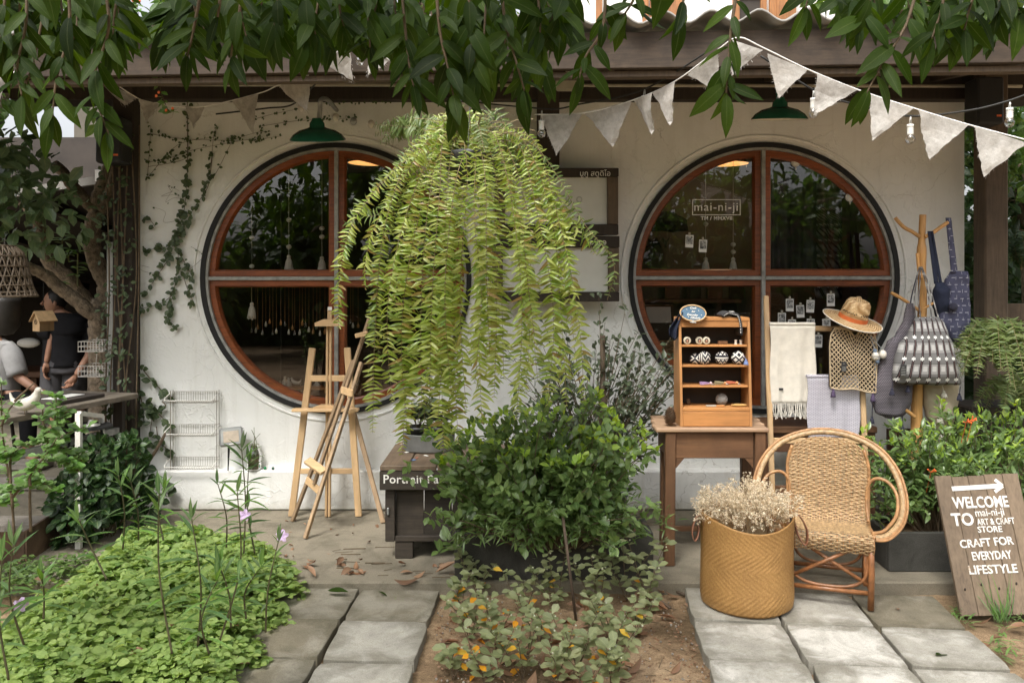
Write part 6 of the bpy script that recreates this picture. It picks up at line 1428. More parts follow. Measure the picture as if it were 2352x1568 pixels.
# dark knitted bag
M_MESH = NT('dark_knit'); _v = M_MESH.co(); _bk = M_MESH.n('TexBrick'); _bk.inputs['Brick Width'].default_value = .011; _bk.inputs['Row Height'].default_value = .008; _bk.inputs['Mortar Size'].default_value = .0018; _bk.inputs['Scale'].default_value = 1
_bk.inputs['Color1'].default_value = (.045, .043, .05, 1); _bk.inputs['Color2'].default_value = (.035, .034, .042, 1); _bk.inputs['Mortar'].default_value = (.17, .15, .17, 1)
_sp = M_MESH.n('SeparateXYZ'); M_MESH.l(_v, _sp.inputs[0]); _cb = M_MESH.n('CombineXYZ'); M_MESH.l(_sp.outputs[0], _cb.inputs[0]); M_MESH.l(_sp.outputs[2], _cb.inputs[1]); M_MESH.l(_cb.outputs[0], _bk.inputs[0]); M_MESH.col(_bk.outputs[0]); M_MESH.set(Roughness=.9); M_MESH.bump(_bk.outputs[1], .5, .004); M_MESH = M_MESH.m
dk = thing('dark_knit_bag', 'dark grey knitted bag slung on the left branch of the coat stand', 'bag', az(3, 2, 1120, 700, YS-.03))
S = [sec(1, 1282, 1350, 1178, .012, YS-.04), sec(1, 1255, 1350, 1300, .02, YS-.03), sec(1, 1180, 1330, 1460, .03, YS-.03), sec(2, 1110, 1290, 40, .035, YS-.03), sec(2, 1030, 1280, 240, .045, YS-.03), sec(2, 985, 1320, 430, .05, YS-.03), sec(2, 975, 1320, 560, .05, YS-.03), sec(2, 1005, 1290, 660, .035, YS-.03), sec(2, 1090, 1240, 705, .01, YS-.03)]
loft(MB(), smooth_secs(S, 5), 28, .014, 9).build('body', M_MESH, dk, smooth=True)
for x, y in ((975, 700), (1240, 770)):
    b = MB(); tassel(b, az(3, 2, x, y, YS-.04), .038, .013); b.tube([az(3, 2, x, y, YS-.04), az(3, 2, x+5, y-110, YS-.04)], .003, 4); b.build('tassel', M_INDIGO, dk, smooth=True)
MB().tube(bez([az(3, 1, 1310, 1190, YS-.03), az(3, 1, 1330, 1080, YS-.03), az(3, 1, 1385, 880, YS-.04)], 6), .004, 5).build('cord', M_INDIGO, dk)
# indigo tote with dashes
def indigo():
    M = NT('indigo_dashes'); tc = M.n('TexCoord'); sp = M.n('SeparateXYZ'); M.l(tc.outputs['Object'], sp.inputs[0]); x, z = sp.outputs[0], sp.outputs[2]
    v = M.math('DIVIDE', z, .042); sh_ = M.math('MULTIPLY', M.math('FLOOR', v), .37); u = M.math('ADD', M.math('DIVIDE', x, .040), sh_)
    m_ = M.math('MULTIPLY', M.math('LESS_THAN', M.math('FRACT', v), .055), M.math('LESS_THAN', M.math('FRACT', u), .48))
    u2 = M.math('DIVIDE', M.math('ADD', x, .011), .036); v2 = M.math('ADD', M.math('DIVIDE', z, .055), M.math('MULTIPLY', M.math('FLOOR', u2), .41)); m2 = M.math('MULTIPLY', M.math('LESS_THAN', M.math('FRACT', u2), .05), M.math('LESS_THAN', M.math('FRACT', v2), .35))
    c = M.ramp(M.noise(tc.outputs['Object'], 14, 4), [(.3, (.048, .05, .088)), (.7, (.085, .088, .14))])
    M.col(M.mix(M.math('MAXIMUM', m_, M.math('MULTIPLY', m2, .7)), c, (.62, .63, .68))); M.set(Roughness=.85); M.bs.inputs['Specular IOR Level'].default_value = .2; M.bump(M.noise(tc.outputs['Object'], 400, 3), .4, .002); return M.m
M_INDG = indigo()
it = thing('indigo_tote', 'indigo tote bag with white dashes on the right branch of the coat stand', 'bag', az(3, 1, 1740, 1560, YS+.02))
S = [sec(1, 1660, 1815, 900, .008, YS-.01), sec(1, 1610, 1822, 980, .028, YS), sec(1, 1560, 1828, 1150, .04, YS), sec(1, 1545, 1830, 1350, .045, YS), sec(1, 1640, 1825, 1470, .035, YS), sec(1, 1720, 1800, 1565, .01, YS)]
loft(MB(), smooth_secs(S, 6), 30, .02, 21).build('body', M_INDG, it, smooth=True)
MB().grid(lambda u, v: az(3, 1, lerp(lerp(1618, 1668, u), lerp(1665, 1728, u), v)+0, lerp(430, 915, v), YS-.02-.006*math.sin(3*u)), 6, 20, .003).build('strap', M_INDG, it, smooth=True)
MB().grid(lambda u, v: az(3, 1, lerp(1668, 1700, v)+6*u, lerp(440, 915, v)+20*u, YS+.01+.03*u), 3, 12, .003).build('strap', M_NAVY, it, smooth=True)
b = MB(); tassel(b, az(3, 2, 1765, 110, YS), .034, .013); b.tube([az(3, 2, 1765, 110, YS), az(3, 2, 1775, 40, YS)], .003, 4); b.build('tassel', M_PURPLE, it, smooth=True)
nv = thing('navy_bag', 'dark navy bag with a round pompom behind the indigo tote', 'bag', az(3, 1, 1610, 1480, YS+.06))
S = [sec(1, 1530, 1600, 990, .012, YS-.03), sec(1, 1510, 1650, 1060, .03, YS-.03), sec(1, 1512, 1640, 1180, .035, YS-.02), sec(1, 1540, 1690, 1330, .04, YS+.03), sec(1, 1660, 1770, 1480, .03, YS+.05), sec(1, 1700, 1760, 1540, .008, YS+.05)]
loft(MB(), smooth_secs(S, 5), 24, .02, 31).build('body', M_NAVY, nv, smooth=True)
for xa, xb in (((1462, 1500), (1520, 1560)), ((1490, 1512), (1565, 1592))): MB().grid(lambda u, v, xa=xa, xb=xb: az(3, 1, lerp(lerp(*xa, u), lerp(*xb, u), v), lerp(548, 1010, v), YS-.035), 4, 14, .003).build('strap', M_NAVY, nv, smooth=True)
MB().ball(az(3, 1, 1685, 1210, YS-.07), .026, 14, 10).build('pompom', M_INDIGO, nv, smooth=True)
# beige bag with white tassels
M_BEIGE = cloth('beige_wool', (.44, .37, .28), 300, bump=.5)
bb = thing('beige_bag', 'beige wool bag with white tassels hanging lowest on the coat stand', 'bag', az(3, 2, 1600, 860, YS))
S = [sec(2, 1430, 1700, 330, .03), sec(2, 1418, 1725, 430, .05), sec(2, 1420, 1728, 560, .055), sec(2, 1450, 1700, 690, .05), sec(2, 1520, 1670, 800, .03), sec(2, 1585, 1630, 865, .008)]
loft(MB(), smooth_secs(S, 6), 30, .016, 41).build('body', M_BEIGE, bb, smooth=True)
for x, y, h, r in ((1605, 480, .03, .016), (1570, 700, .034, .018), (1605, 870, .036, .017), (1575, 860, .02, .014)):
    b = MB(); tassel(b, az(3, 2, x, y, YS-.075), h, r); b.build('tassel', M_COTTON, bb, smooth=True)
MB().tube(bez([az(3, 2, 1590, 420, YS-.07), az(3, 2, 1600, 480, YS-.075), az(3, 2, 1575, 600, YS-.075), az(3, 2, 1570, 700, YS-.075)], 6), .003, 5).build('cord', M_COTTON, bb)
tgp = [az(3, 2, 1608, 618, YS-.056), az(3, 2, 1668, 608, YS-.052), az(3, 2, 1672, 770, YS-.045)]; MB().prism([tgp[0], tgp[1], az(3, 2, 1668, 720, YS-.05), az(3, 2, 1645, 768, YS-.05)], (0, .002, 0)).build('tag', M_LETK, bb)
S = [sec(2, 1440, 1500, 740, .01, YS+.08), sec(2, 1438, 1550, 800, .04, YS+.08), sec(2, 1450, 1560, 890, .04, YS+.08), sec(2, 1465, 1545, 905, .02, YS+.08)]
loft(MB(), smooth_secs(S, 4), 20, .01, 51).build('denim_pouch', cloth('faded_denim', (.13, .17, .26)), label='faded denim pouch behind the tip of the beige bag', cat='pouch', smooth=True)
# dark board behind the stand, and the tub it stands in
MB().b2((at(2040, 0, 5.5).x, 5.50, 0), (at(2108, 0, 5.5).x, 5.53, at(0, 985, 5.5).z), .003).build('brown_board', M_BENCH, label='dark brown board against the wall behind the coat stand', cat='board')

# ------------------------------------------------------------------ rattan chair
M_RATTAN = plain('rattan_weave', (.40, .265, .135), .42, .5, 60, bump=.3)
M_CANE = plain('rattan_cane', (.37, .195, .082), .36, .4, 30, bump=.12)
M_CANED = plain('rattan_leg', (.25, .105, .04), .35, .4, 25, bump=.12)
ch = thing('rattan_chair', 'woven rattan armchair with a round hoop back beside the tall basket', 'chair', (0, 0, 0))
prof = [(-.185, .262, .205), (-.205, .30, .208), (-.205, .335, .206), (-.175, .352, .203), (-.05, .338, .200), (.08, .325, .196), (.16, .345, .196), (.205, .42, .198), (.235, .52, .200), (.27, .64, .200), (.296, .735, .178)]
PP = bez([Vector((w, y, z)) for y, z, w in prof], 10); cum = [0]
for i in range(1, len(PP)): cum.append(cum[-1]+(Vector((0, PP[i].y, PP[i].z))-Vector((0, PP[i-1].y, PP[i-1].z))).length)
LT = cum[-1]
def wv(s, u):            # s metres along, u in -1..1
    s = min(max(s, 0), LT); i = max(1, min(len(cum)-1, int(np.searchsorted(cum, s)))); t = (s-cum[i-1])/max(1e-6, cum[i]-cum[i-1]); q = PP[i-1].lerp(PP[i], t); d = PP[i]-PP[i-1]; d.x = 0; d.normalize()
    nrm = Vector((0, -d.z, d.y)); f = s/LT
    if f > .55: q = q+Vector((0, .045*(u*u)*-(f-.55)/.45*1.0, -.05*abs(u)**3*(f-.55)/.45))
    return Vector((q.x*u, q.y, q.z)), nrm
NR = 15; step = .0105; rows = int(LT/step); b = MB()
for j in range(rows):
    s = (j+.5)*step
    pts = []
    for i in range(NR*4+1):
        u = -1+2*i/(NR*4); ph = math.pi*(i/4.0)+(math.pi if (j//1) % 2 else 0)
        q, nr = wv(s, u); pts.append((q, nr, .0042*math.cos(ph)))
    base = len(b.v)
    q2 = [wv(s+step*.5, -1+2*i/(NR*4)) for i in range(NR*4+1)]
    for i, (q, nr, o__) in enumerate(pts):
        d = (q2[i][0]-q).normalized()*step*.44; c_ = q+nr*(o__+.002)
        b.v += [c_-d-nr*.0016, c_+nr*.0022, c_+d-nr*.0016]
    for i in range(NR*4):
        a = base+3*i; b.f += [(a, a+3, a+4, a+1), (a+1, a+4, a+5, a+2)]
b.build('weave', M_RATTAN, ch, smooth=True, kind='stuff')
b = MB()
for i in range(NR+1):
    u = -1+2*i/NR; b.tube([wv(s, u)[0] for s in np.linspace(0, LT, 40)], .0032, 5, cap=False)
b.build('rib', M_CANE, ch, smooth=True, kind='stuff')
for s in (-1, 1): MB().tube([wv(q, s*1.01)[0]+Vector((0, 0, .002)) for q in np.linspace(.09, LT, 40)], .009, 8).build('side_cane', M_CANE, ch, smooth=True)
half = [(.196, -.175, .345), (.28, -.155, .350), (.355, -.06, .405), (.377, .05, .49), (.345, .16, .60), (.26, .245, .690), (.13, .290, .742), (0, .305, .757)]
half = [(x*.93, y, z) for x, y, z in half]; HP = [Vector((-x, y, z)) for x, y, z in half]+[Vector((x, y, z)) for x, y, z in reversed(half[:-1])]; H = bez(HP, 12)
cen = Vector((0, .08, .5))
b = MB(); rs = [.0165+(.0014 if i % 2 else 0) for i in range(len(H)*1)]
fine = [H[0].lerp(H[0], 0)]
fine = []
for i in range(len(H)-1): fine += [H[i].lerp(H[i+1], t) for t in (0, .33, .66)]
fine.append(H[-1]); b.tube(fine, [.0158 if i % 2 else .0132 for i in range(len(fine))], 8); b.build('wrapped_hoop', M_RATTAN, ch, smooth=True)
for off, r in ((.021, .0068), (.009, .0058)): MB().tube([p_+(p_-cen).normalized()*off+Vector((0, -.008 if off < .02 else 0, 0)) for p_ in H], r, 8).build('hoop_cane', M_CANE, ch, smooth=True)
for s in (-1, 1):
    loop = [(.196, -.165, .362), (.255, -.13, .37), (.315, -.04, .425), (.325, .04, .50), (.29, .09, .555), (.235, .11, .568), (.196, .115, .53), (.186, .10, .44), (.194, .06, .355)]
    MB().tube(bez([Vector((s*x, y, z)) for x, y, z in loop], 8), .0085, 8).build('arm_loop', M_CANE, ch, smooth=True)
    for y, zt_, dx in ((-.185, .335, 0), (.17, .34, -.012)):
        MB().tube([(s*(.192+dx), y, 0), (s*(.196+dx), y, zt_*.5), (s*(.192+dx), y, zt_)], [.0155, .0145, .0145], 10).build('leg', M_CANED, ch, smooth=True)
    MB().tube([(s*.168, -.175, .02+.09), (s*.17, -.17, .30)], .010, 8).build('inner_cane', M_CANED, ch, smooth=True)
    MB().tube(bez([Vector((s*.19, -.175, .27)), Vector((s*.178, -.10, .13)), Vector((s*.182, .0, .10)), Vector((s*.178, .10, .13)), Vector((s*.176, .165, .28))], 6), .008, 8).build('side_brace', M_CANED, ch, smooth=True)
    MB().tube([(s*.192, -.183, .085), (s*.18, .168, .085)], .0105, 8).build('side_stretcher', M_CANED, ch, smooth=True)
    MB().tube([(s*.182, -.178, .115), (-s*.12, -.165+.01*s, .285)], .0095, 8).build('cross_brace', M_CANED, ch, smooth=True)
for y, w in ((-.178, .185), (.165, .175)):
    MB().tube([(-w, y, .075), (w, y, .075)], .012, 8).build('stretcher', M_CANED, ch, smooth=True)
    MB().tube(bez([Vector((-w*.93, y, .30)), Vector((-w*.93, y, .16)), Vector((-w*.5, y, .098)), Vector((w*.5, y, .098)), Vector((w*.93, y, .16)), Vector((w*.93, y, .30))], 7), .008, 8).build('bent_brace', M_CANED, ch, smooth=True)
ch.location = (1.605, 4.315, -.018); ch.rotation_euler = (0, 0, rad(-20))

# ------------------------------------------------------------------ tall basket of dried flowers
def basket_mat():
    M = NT('seagrass_weave'); v = M.co(); f = M.noise(v, 130, 3, .7); g = M.noise(v, 6, 5)
    M.col(M.mix(1.0, M.ramp(f, [(.3, (.29, .155, .048)), (.55, (.385, .215, .07)), (.75, (.50, .31, .12))]), M.ramp(g, [(.3, (.80, .76, .72)), (.7, (1.1, 1.08, 1.05))]), 'MULTIPLY')); M.set(Roughness=.6); M.bump(f, .3, .002); return M.m
bq = Vector((1.152, 4.17, -.017)); bk_ = thing('tall_basket', 'tall woven straw basket with leather handles in front of the table', 'basket', bq); M_BASK = basket_mat()
pr = [(.001, 0), (.20, 0), (.214, .012), (.219, .05), (.217, .15), (.215, .25), (.217, .34), (.222, .415), (.224, .424), (.219, .426), (.212, .415), (.205, .30), (.2, .03), (.001, .02)]
b = MB(); N_ = 176; outer = [(.20, 0), (.214, .012), (.219, .05), (.217, .15), (.215, .25), (.217, .34), (.222, .415)]; rowsz = np.linspace(.012, .415, 68)
pr2 = [(.001, 0, -1), (.20, 0, -1)]+[(float(np.interp(z, [q[1] for q in outer], [q[0] for q in outer])), float(z), j) for j, z in enumerate(rowsz)]+[(.224, .424, -1), (.219, .426, -1), (.212, .415, -1), (.205, .30, -1), (.2, .03, -1), (.001, .02, -1)]
for r, z, j in pr2:
    for k in range(N_):
        a = 2*math.pi*k/N_; dz = .028*math.cos(2*a)*max(0, (z-.2)/.22); o__ = 0 if j < 0 else (.0017 if ((k+(j if (j//17) % 2 else -j))//2) % 2 else -.0010)+U(-.0005, .0005); rr_ = r+o__
        b.v.append(bq+Vector((rr_*math.cos(a)*(1+.02*math.cos(2*a)), rr_*math.sin(a)*(1-.03*math.cos(2*a)), z+dz*.9)))
for i in range(len(pr2)-1):
    for k in range(N_): b.f.append((i*N_+k, i*N_+(k+1) % N_, (i+1)*N_+(k+1) % N_, (i+1)*N_+k))
b.build('woven_body', M_BASK, bk_, smooth=True)
for s, drop in ((-1, .115), (1, .135)):
    top = bq+Vector((s*.222, -.045, .435)); w = Vector((0, .028, 0))
    path = bez([top+Vector((-s*.006, 0, -.05)), top, top+Vector((s*.03, 0, -.01)), top+Vector((s*.055, -.02, -.07)), top+Vector((s*.045, -.03, -drop)), top+Vector((s*.02, .0, -drop*.75)), top+Vector((s*.012, .05, -.03))], 6)
    b = MB(); n = len(path)
    for p_ in path: b.v += [p_, p_+w]
    for i in range(n-1): b.f.append((2*i, 2*i+2, 2*i+3, 2*i+1))
    m = len(b.v)
    for p_ in path: b.v += [p_+Vector((s*.004, 0, .002)), p_+w+Vector((s*.004, 0, .002))]
    for i in range(n-1): b.f.append((m+2*i, m+2*i+1, m+2*i+3, m+2*i+2)); b.f.append((2*i, m+2*i, m+2*i+2, 2*i+2)); b.f.append((2*i+1, 2*i+3, m+2*i+3, m+2*i+1))
    b.build('handle', M_BEAN, bk_, smooth=True)
    MB().box(top+Vector((-s*.02, -.0, -.03)), (.006, .016, .05), bev=.002).build('handle_tab', M_LETK, bk_)
gy = thing('dried_flowers', 'bunch of dried cream baby breath filling the tall basket', 'flowers', bq+Vector((0, 0, .3)))
b = MB(); PB = []
for k in range(210):
    a = U(0, 6.283); r0 = .12*math.sqrt(U(0, 1)); p0 = bq+Vector((r0*math.cos(a), r0*math.sin(a), .30)); a2 = a+U(-.5, .5); rr = U(.05, .245); e = bq+Vector((rr*math.cos(a2), rr*math.sin(a2)*.9, .41+U(.02, .13)*(1.15-rr*1.2)+(.05 if k % 9 == 0 else 0)+.03*max(0, math.cos(a2-.3)))); sm = bez([p0, p0.lerp(e, .5)+Vector((0, 0, .03)), e], 4); b.tube(sm, .0009, 3, cap=False)
    for q in range(9):
        f = e+Vector((U(-.03, .03), U(-.03, .03), U(-.035, .022))); m_ = sm[5].lerp(e, U(.2, .9)); b.tube([m_, f], .0006, 3, cap=False)
        for z in range(4): PB.append(tuple(f+Vector((U(-.008, .008), U(-.008, .008), U(-.008, .008)))))
b.build('stalk', M_GYPST, gy, kind='stuff'); PB = np.array(PB); n = len(PB); lb = LB()
for q in range(3): lb.add(T_HEX, PB, rand_dirs(n), rng.normal(0, 1, (n, 3)), rng.uniform(.0045, .0085, n), 1.6)
lb.build('blossom', M_GYPS, gy, kind='stuff')
lb = LB(); n = 60; P = np.array([tuple(bq+Vector((U(-.2, .2), U(-.19, .19), U(.40, .47)))) for _ in range(n)]); lb.add(T_LEAF, P, rand_dirs(n), rng.normal(0, 1, (n, 3)), rng.uniform(.02, .04, n)).build('dry_leaf', M_DRY, gy, kind='stuff')

# ------------------------------------------------------------------ welcome board
TL, TR_, BL = at(2161.6, 1094.5, 4.28), at(2319, 1090, 4.28), at(2207.6, 1415, 4.06)
ux = (TR_-TL); W = ux.length; ux.normalize(); uz = (TL-BL); Hh = uz.length; uz.normalize(); uz = (uz-ux*uz.dot(ux)).normalized(); un = ux.cross(uz)
if un.y > 0: un = -un
BRt = Matrix((ux, -un, uz)).transposed()
ws = thing('welcome_board', 'leaning plank board with white hand painted welcome lettering', 'sign', BL+ux*W*.5)
nw = 5; edges = [0, .245, .48, .72, .985, 1.22]; slant = .06
for k in range(5):
    w0, w1 = edges[k]*W+.0012, edges[k+1]*W-.0012; h = Hh+(.004, -.003, .0, .005, .006)[k]; c_ = BL+ux*((w0+w1)/2)+uz*(h/2-.0)-un*.008
    MB().box(c_, (w1-w0, .016+U(0, .003), h), BRt, bev=.002).build('plank', M_SIGNW, ws)
for t in (.2, .75): MB().box(BL+ux*W*.6+uz*Hh*t-un*.024, (W*1.1, .014, .05), BRt).build('batten', M_SIGNW, ws)
MB().bar(BL+ux*W*.6+uz*Hh*.75-un*.03, Vector(((BL+ux*W*.6).x, BL.y+.34, -.10)), .03, .02).build('prop', M_SIGNW, ws)
pn, p0_ = un, BL+un*.0035
def onb(c, r, x, y):
    d = at(*zp(c, r, x, y), 1.0)-Vector((0, 0, CAM_H)); o = Vector((0, 0, CAM_H)); t = (p0_-o).dot(pn)/d.dot(pn); return o+d*t
Rb = Matrix((ux, uz, un)).transposed()
def wtxt(body, r, x0, x1, y, h, tilt=0, bold=.0008):
    a_, c_ = onb(3, r, x0, y), onb(3, r, x1, y); me = text_mesh(body, 1.0, extrude=.008, align='LEFT', bold=bold*10)
    xs = [v.co.x for v in me.vertices]; ys = [v.co.y for v in me.vertices]; w_ = (c_-a_).length/(max(xs)-min(xs)); h_ = (onb(3, r, x0, y+h/2)-onb(3, r, x0, y-h/2)).length/(max(ys)-min(ys))
    for v in me.vertices: v.co = Vector(((v.co.x-min(xs))*w_, (v.co.y-(min(ys)+max(ys))/2)*h_, v.co.z*.1))
    me.transform(Matrix.Translation(a_-ORG[ws]) @ (Rb @ Matrix.Rotation(rad(tilt), 3, 'Z')).to_4x4()); link('lettering', me, M_LETSIGN, ws)
wtxt('WELCOME', 2, 1680, 2170, 1448, 100, 0, .0025); wtxt('TO', 3, 1672, 1865, 138, 112, 0, .0025); wtxt('mai-ni-ji', 3, 1880, 2135, 90, 82, 1); wtxt('ART & CRAFT', 3, 1893, 2225, 158, 56, .5, .0015); wtxt('STORE', 3, 1900, 2115, 224, 54, 0, .0015)
wtxt('CRAFT FOR', 3, 1745, 2220, 352, 72, 2.5, .002); wtxt('EVERYDAY', 3, 1852, 2200, 457, 74, 1, .002); wtxt('LIFESTYLE', 3, 1822, 2250, 578, 78, .5, .002)
a, c = onb(3, 2, 1675, 1325), onb(3, 2, 2090, 1300); MB().bar(a, c, .022, .0016, up=un).build('arrow_shaft', M_LETSIGN, ws)
for y in (1245, 1352): MB().bar(onb(3, 2, 2050, y)+un*.0006, onb(3, 2, 2118, 1300)+un*.0006, .016, .0016, up=un).build('arrow_head', M_LETSIGN, ws)
for k in range(5): MB().ball(BL+ux*(edges[k]+edges[k+1])/2*W+uz*(.12+.02*(k % 2))+un*.003, .005, 8, 6, (1, .5, 1.6)).build('knot', M_DARKW, ws)

# ------------------------------------------------------------------ planters
def planter(x0, x1, y0, y1, h, label, mat=M_PLANTER):
    o = thing('planter_box', label, 'planter', ((x0+x1)/2, (y0+y1)/2, 0), 'concrete planter boxes'); t = .03
    b = MB()
    for lo, hi in (((x0, y0, .001), (x1, y0+t, h)), ((x0, y1-t, .001), (x1, y1, h)), ((x0, y0+t+.0005, .001), (x0+t, y1-t-.0005, h-.001)), ((x1-t, y0+t+.0005, .001), (x1, y1-t-.0005, h-.001))): b.b2(lo, hi, .004)
    b.build('wall', mat, o); MB().b2((x0+t+.001, y0+t+.001, .05), (x1-t-.001, y1-t-.001, h-.04)).build('earth', M_SOIL, o)
planter(-.30, .738, 4.43, 4.74, .245, 'long dark concrete planter box under the large centre shrub')
planter(2.02, 2.66, 4.55, 4.90, .21, 'dark concrete planter box behind the rattan chair and the welcome board')
# interior wares seen through the panes
def mobile(p, z1, balls, tas, label):
    o = thing('tassel_mobile', label, 'mobile', p, 'tassel mobiles behind the panes'); p = Vector(p)
    MB().tube([p, (p.x, p.y, z1)], .0014, 4).build('thread', M_COTTON, o)
    for z in balls: MB().ball((p.x, p.y, z), .019, 10, 8, (1, 1, .85)).build('felt_ball', M_COTTON, o, smooth=True)
    if tas: b = MB(); tassel(b, p+Vector((0, 0, .09)), .10, .028); b.build('tassel', M_COTTON, o, smooth=True)
YM = 6.02
for c, r, x, yb, yt, balls, lb in ((1, 1, 338, 885, -600, (450, 685), 'white tassel with two felt balls in the upper left pane'), (1, 1, 628, 897, -600, (525, 597), 'white tassel nearest the centre bar of the left window'), (1, 1, 14, 1000, -500, (605, 855), 'thread of felt balls at the far left of the left window'),
                            (2, 1, 1797, 905, -300, (485,), 'white tassel left of the centre bar in the right window'), (2, 1, 2038, 907, -300, (665, 730), 'white tassel next to the centre bar of the right window'), (0, 1, 2205, 1300, 700, (), 'white tassel in the lower left pane of the left window')):
    p = az(c, r, x, yb, YM); mobile(p, min(2.7, az(c, r, x, yt, YM).z), [az(c, r, x, y, YM).z for y in balls], c != 1 or x > 100, lb)
random.seed(5)
for k in range(30):
    x = 30+k*32+U(-8, 8); p = az(1, 1, x-120+100, U(1320, 1430), 6.15+U(-.03, .1)); zt_ = az(1, 1, 0, 1040, 6.15).z
    if abs(p.x-WIN[0][0]) < .8:
        o = thing('bottle_necklace', 'tiny bottle on a fine gold chain hanging in the lower left window', 'necklace', p, 'necklaces hung in the left window'); MB().tube([p, (p.x, p.y, zt_)], .0011, 4).build('chain', M_CAB, o)
        MB().lathe([(.001, -.03), (.008, -.03), (.009, -.01), (.004, 0), (.004, .008), (.001, .008)], p, 10).build('pendant', (M_BULB, M_COTTON, M_CAB)[k % 3], o, smooth=True)
rl = MB().b2((WIN[0][0]-.85, 6.13, az(1, 1, 0, 1040, 6.15).z), (WIN[0][0]+.85, 6.17, az(1, 1, 0, 1040, 6.15).z+.02)).build('necklace_rail', M_BENCH, label='dark rail inside the left window carrying fine necklaces', cat='rail')
MB().b2((WIN[0][0]-.85, 6.10, .70), (WIN[0][0]+.85, 6.75, .73)).b2((WIN[0][0]-.8, 6.15, .03), (WIN[0][0]-.74, 6.7, .699)).b2((WIN[0][0]+.74, 6.15, .03), (WIN[0][0]+.8, 6.7, .699)).build('window_counter', M_BENCH, label='dark wooden counter inside the left window', cat='counter')
for x, lb in ((385, 'small wooden tray stand under the bird in the left window'), (590, 'small wooden tray stand right of the bird in the left window')):
    q = az(1, 2, x, 440, 6.25); MB().b2((q.x-.07, 6.2, q.z-.012), (q.x+.07, 6.34, q.z), .002).b2((q.x-.065, 6.21, .731), (q.x-.055, 6.33, q.z-.0125)).b2((q.x+.055, 6.21, .731), (q.x+.065, 6.33, q.z-.0125)).build('tray_stand', M_CAB, label=lb, cat='tray')
q = az(1, 2, 395, 430, 6.25); bird('wooden_bird', 'small wooden bird on a tray stand in the left window', q+Vector((0, .02, .004)), .075, M_CERAMIC, -1, legs=False)
for k in range(9):
    q = Vector((WIN[0][0]-.7+k*.06+U(-.01, .01), 6.3+U(0, .2), .731)); h = U(.05, .13); MB().lathe([(.001, 0), (.022, 0), (.023, h*.6), (.009, h*.8), (.009, h), (.001, h)], q, 12).build('small_vase', (M_COTTON, M_CERAMIC, M_JARG)[k % 3], label='small pale vase in the row on the dark window counter', cat='vase', group='vases on the left window counter', smooth=True)
# right room: shelf, cabinet, hanging black bag, rattan chair
MB().b2((.9, 7.40, 1.36), (2.0, 7.575, 1.39)).build('wall_shelf', M_BENCH, label='dark shelf on the inner wall of the right room', cat='shelf')
for k in range(4):
    x = 1.35+k*.19; MB().b2((x, 7.50, 1.392), (x+.13, 7.52, 1.58), .003).build('picture_frame', M_DARKW if k % 2 else M_BENCH, label=['picture frame farthest left on the inner shelf', 'second picture frame on the inner shelf', 'third picture frame on the inner shelf', 'picture frame farthest right on the inner shelf'][k], cat='picture frame', group='frames on the inner shelf')
loft(MB(), smooth_secs([(az(2, 1, 1420, 380, 7.3), .10, .04), (az(2, 1, 1430, 450, 7.3), .2, .06), (az(2, 1, 1440, 550, 7.3), .20, .05)], 4), 20, .03, 5).build('black_bag', M_SHIRTK, label='black bag hanging inside the right window at the left', cat='bag', smooth=True)
ic = thing('inner_cabinet', 'dark glazed cabinet standing inside behind the display table', 'cabinet', (1.2, 7.3, .03))
MB().b2((.75, 7.1, .03), (1.95, 7.5, .75)).build('body', M_BENCH, ic); MB().b2((.75, 7.3, .751), (1.95, 7.5, 1.24)).build('back', M_INTD, ic)
for x in (.75, 1.13, 1.53, 1.91): MB().b2((x, 7.24, .752), (x+.05, 7.295, 1.24)).build('stile', M_BENCH, ic)
for x in (.81, 1.19, 1.59): MB().b2((x, 7.28, .80), (x+.31, 7.299, 1.2)).build('pale_panel', M_INT, ic)
pe = az(2, 1, 1385, 1280, 6.9); MB().box(pe, (.20, .01, .13), Euler((rad(-15), 0, 0))).build('open_book', M_PAPER, label='open book propped up inside behind the cabinet', cat='book')
b = MB(); R0 = az(2, 2, 1430, 150, 6.5)
for j in range(20):
    b.tube([Vector((R0.x-.16+.32*i/24, 6.5+.006*(-1)**(i//2+j), R0.z+.10-j*.014)) for i in range(25)], .006, 4, cap=False)
b.build('inner_wicker_chair', M_RATTAN, label='wicker chair back glimpsed inside the right window at lower left', cat='chair')
sb_ = thing('shawl_display', 'grey striped shawls hung inside the upper right pane', 'shawl', (2.1, 6.7, 1.6))
for k in range(3):
    x0 = 1.95+k*.24; MB().grid(lambda u, v, x0=x0, k=k: Vector((x0+u*.22, 6.6+.1*k+.02*math.sin(u*14), 2.45-v*(.8+.12*k))), 16, 8, .004).build('shawl', (M_MESH, cloth('slate_cloth', (.12, .12, .125)), M_IKAT)[k], sb_, smooth=True)
MB().tube([(1.85, 6.7, 2.46), (2.75, 6.7, 2.46)], .012, 6).tube([(2.3, 6.7, 2.46), (2.3, 6.7, 2.72)], .006, 5).build('rod', M_BLACK, sb_)
for c, r, x, y, lb in ((3, 0, 305, 1425, 'round pale suction hook high on the upper right pane'), (3, 1, 778, 252, 'round pale suction hook at the right of the upper right pane')):
    q = az(c, r, x, y, GY-.008); o = thing('suction_hook', lb, 'hook', q, 'suction hooks on the right window'); R9 = Euler((rad(90), 0, 0)).to_matrix(); MB().lathe([(.001, .010), (.012, .010), (.028, .004), (.030, 0), (.001, 0)], q, 20, R9).build('cup', M_PANEL, o, smooth=True); MB().tube([q+Vector((0, -.008, -.02)), q+Vector((0, -.008, -.05))], .004, 6).build('pin', M_PANEL, o)
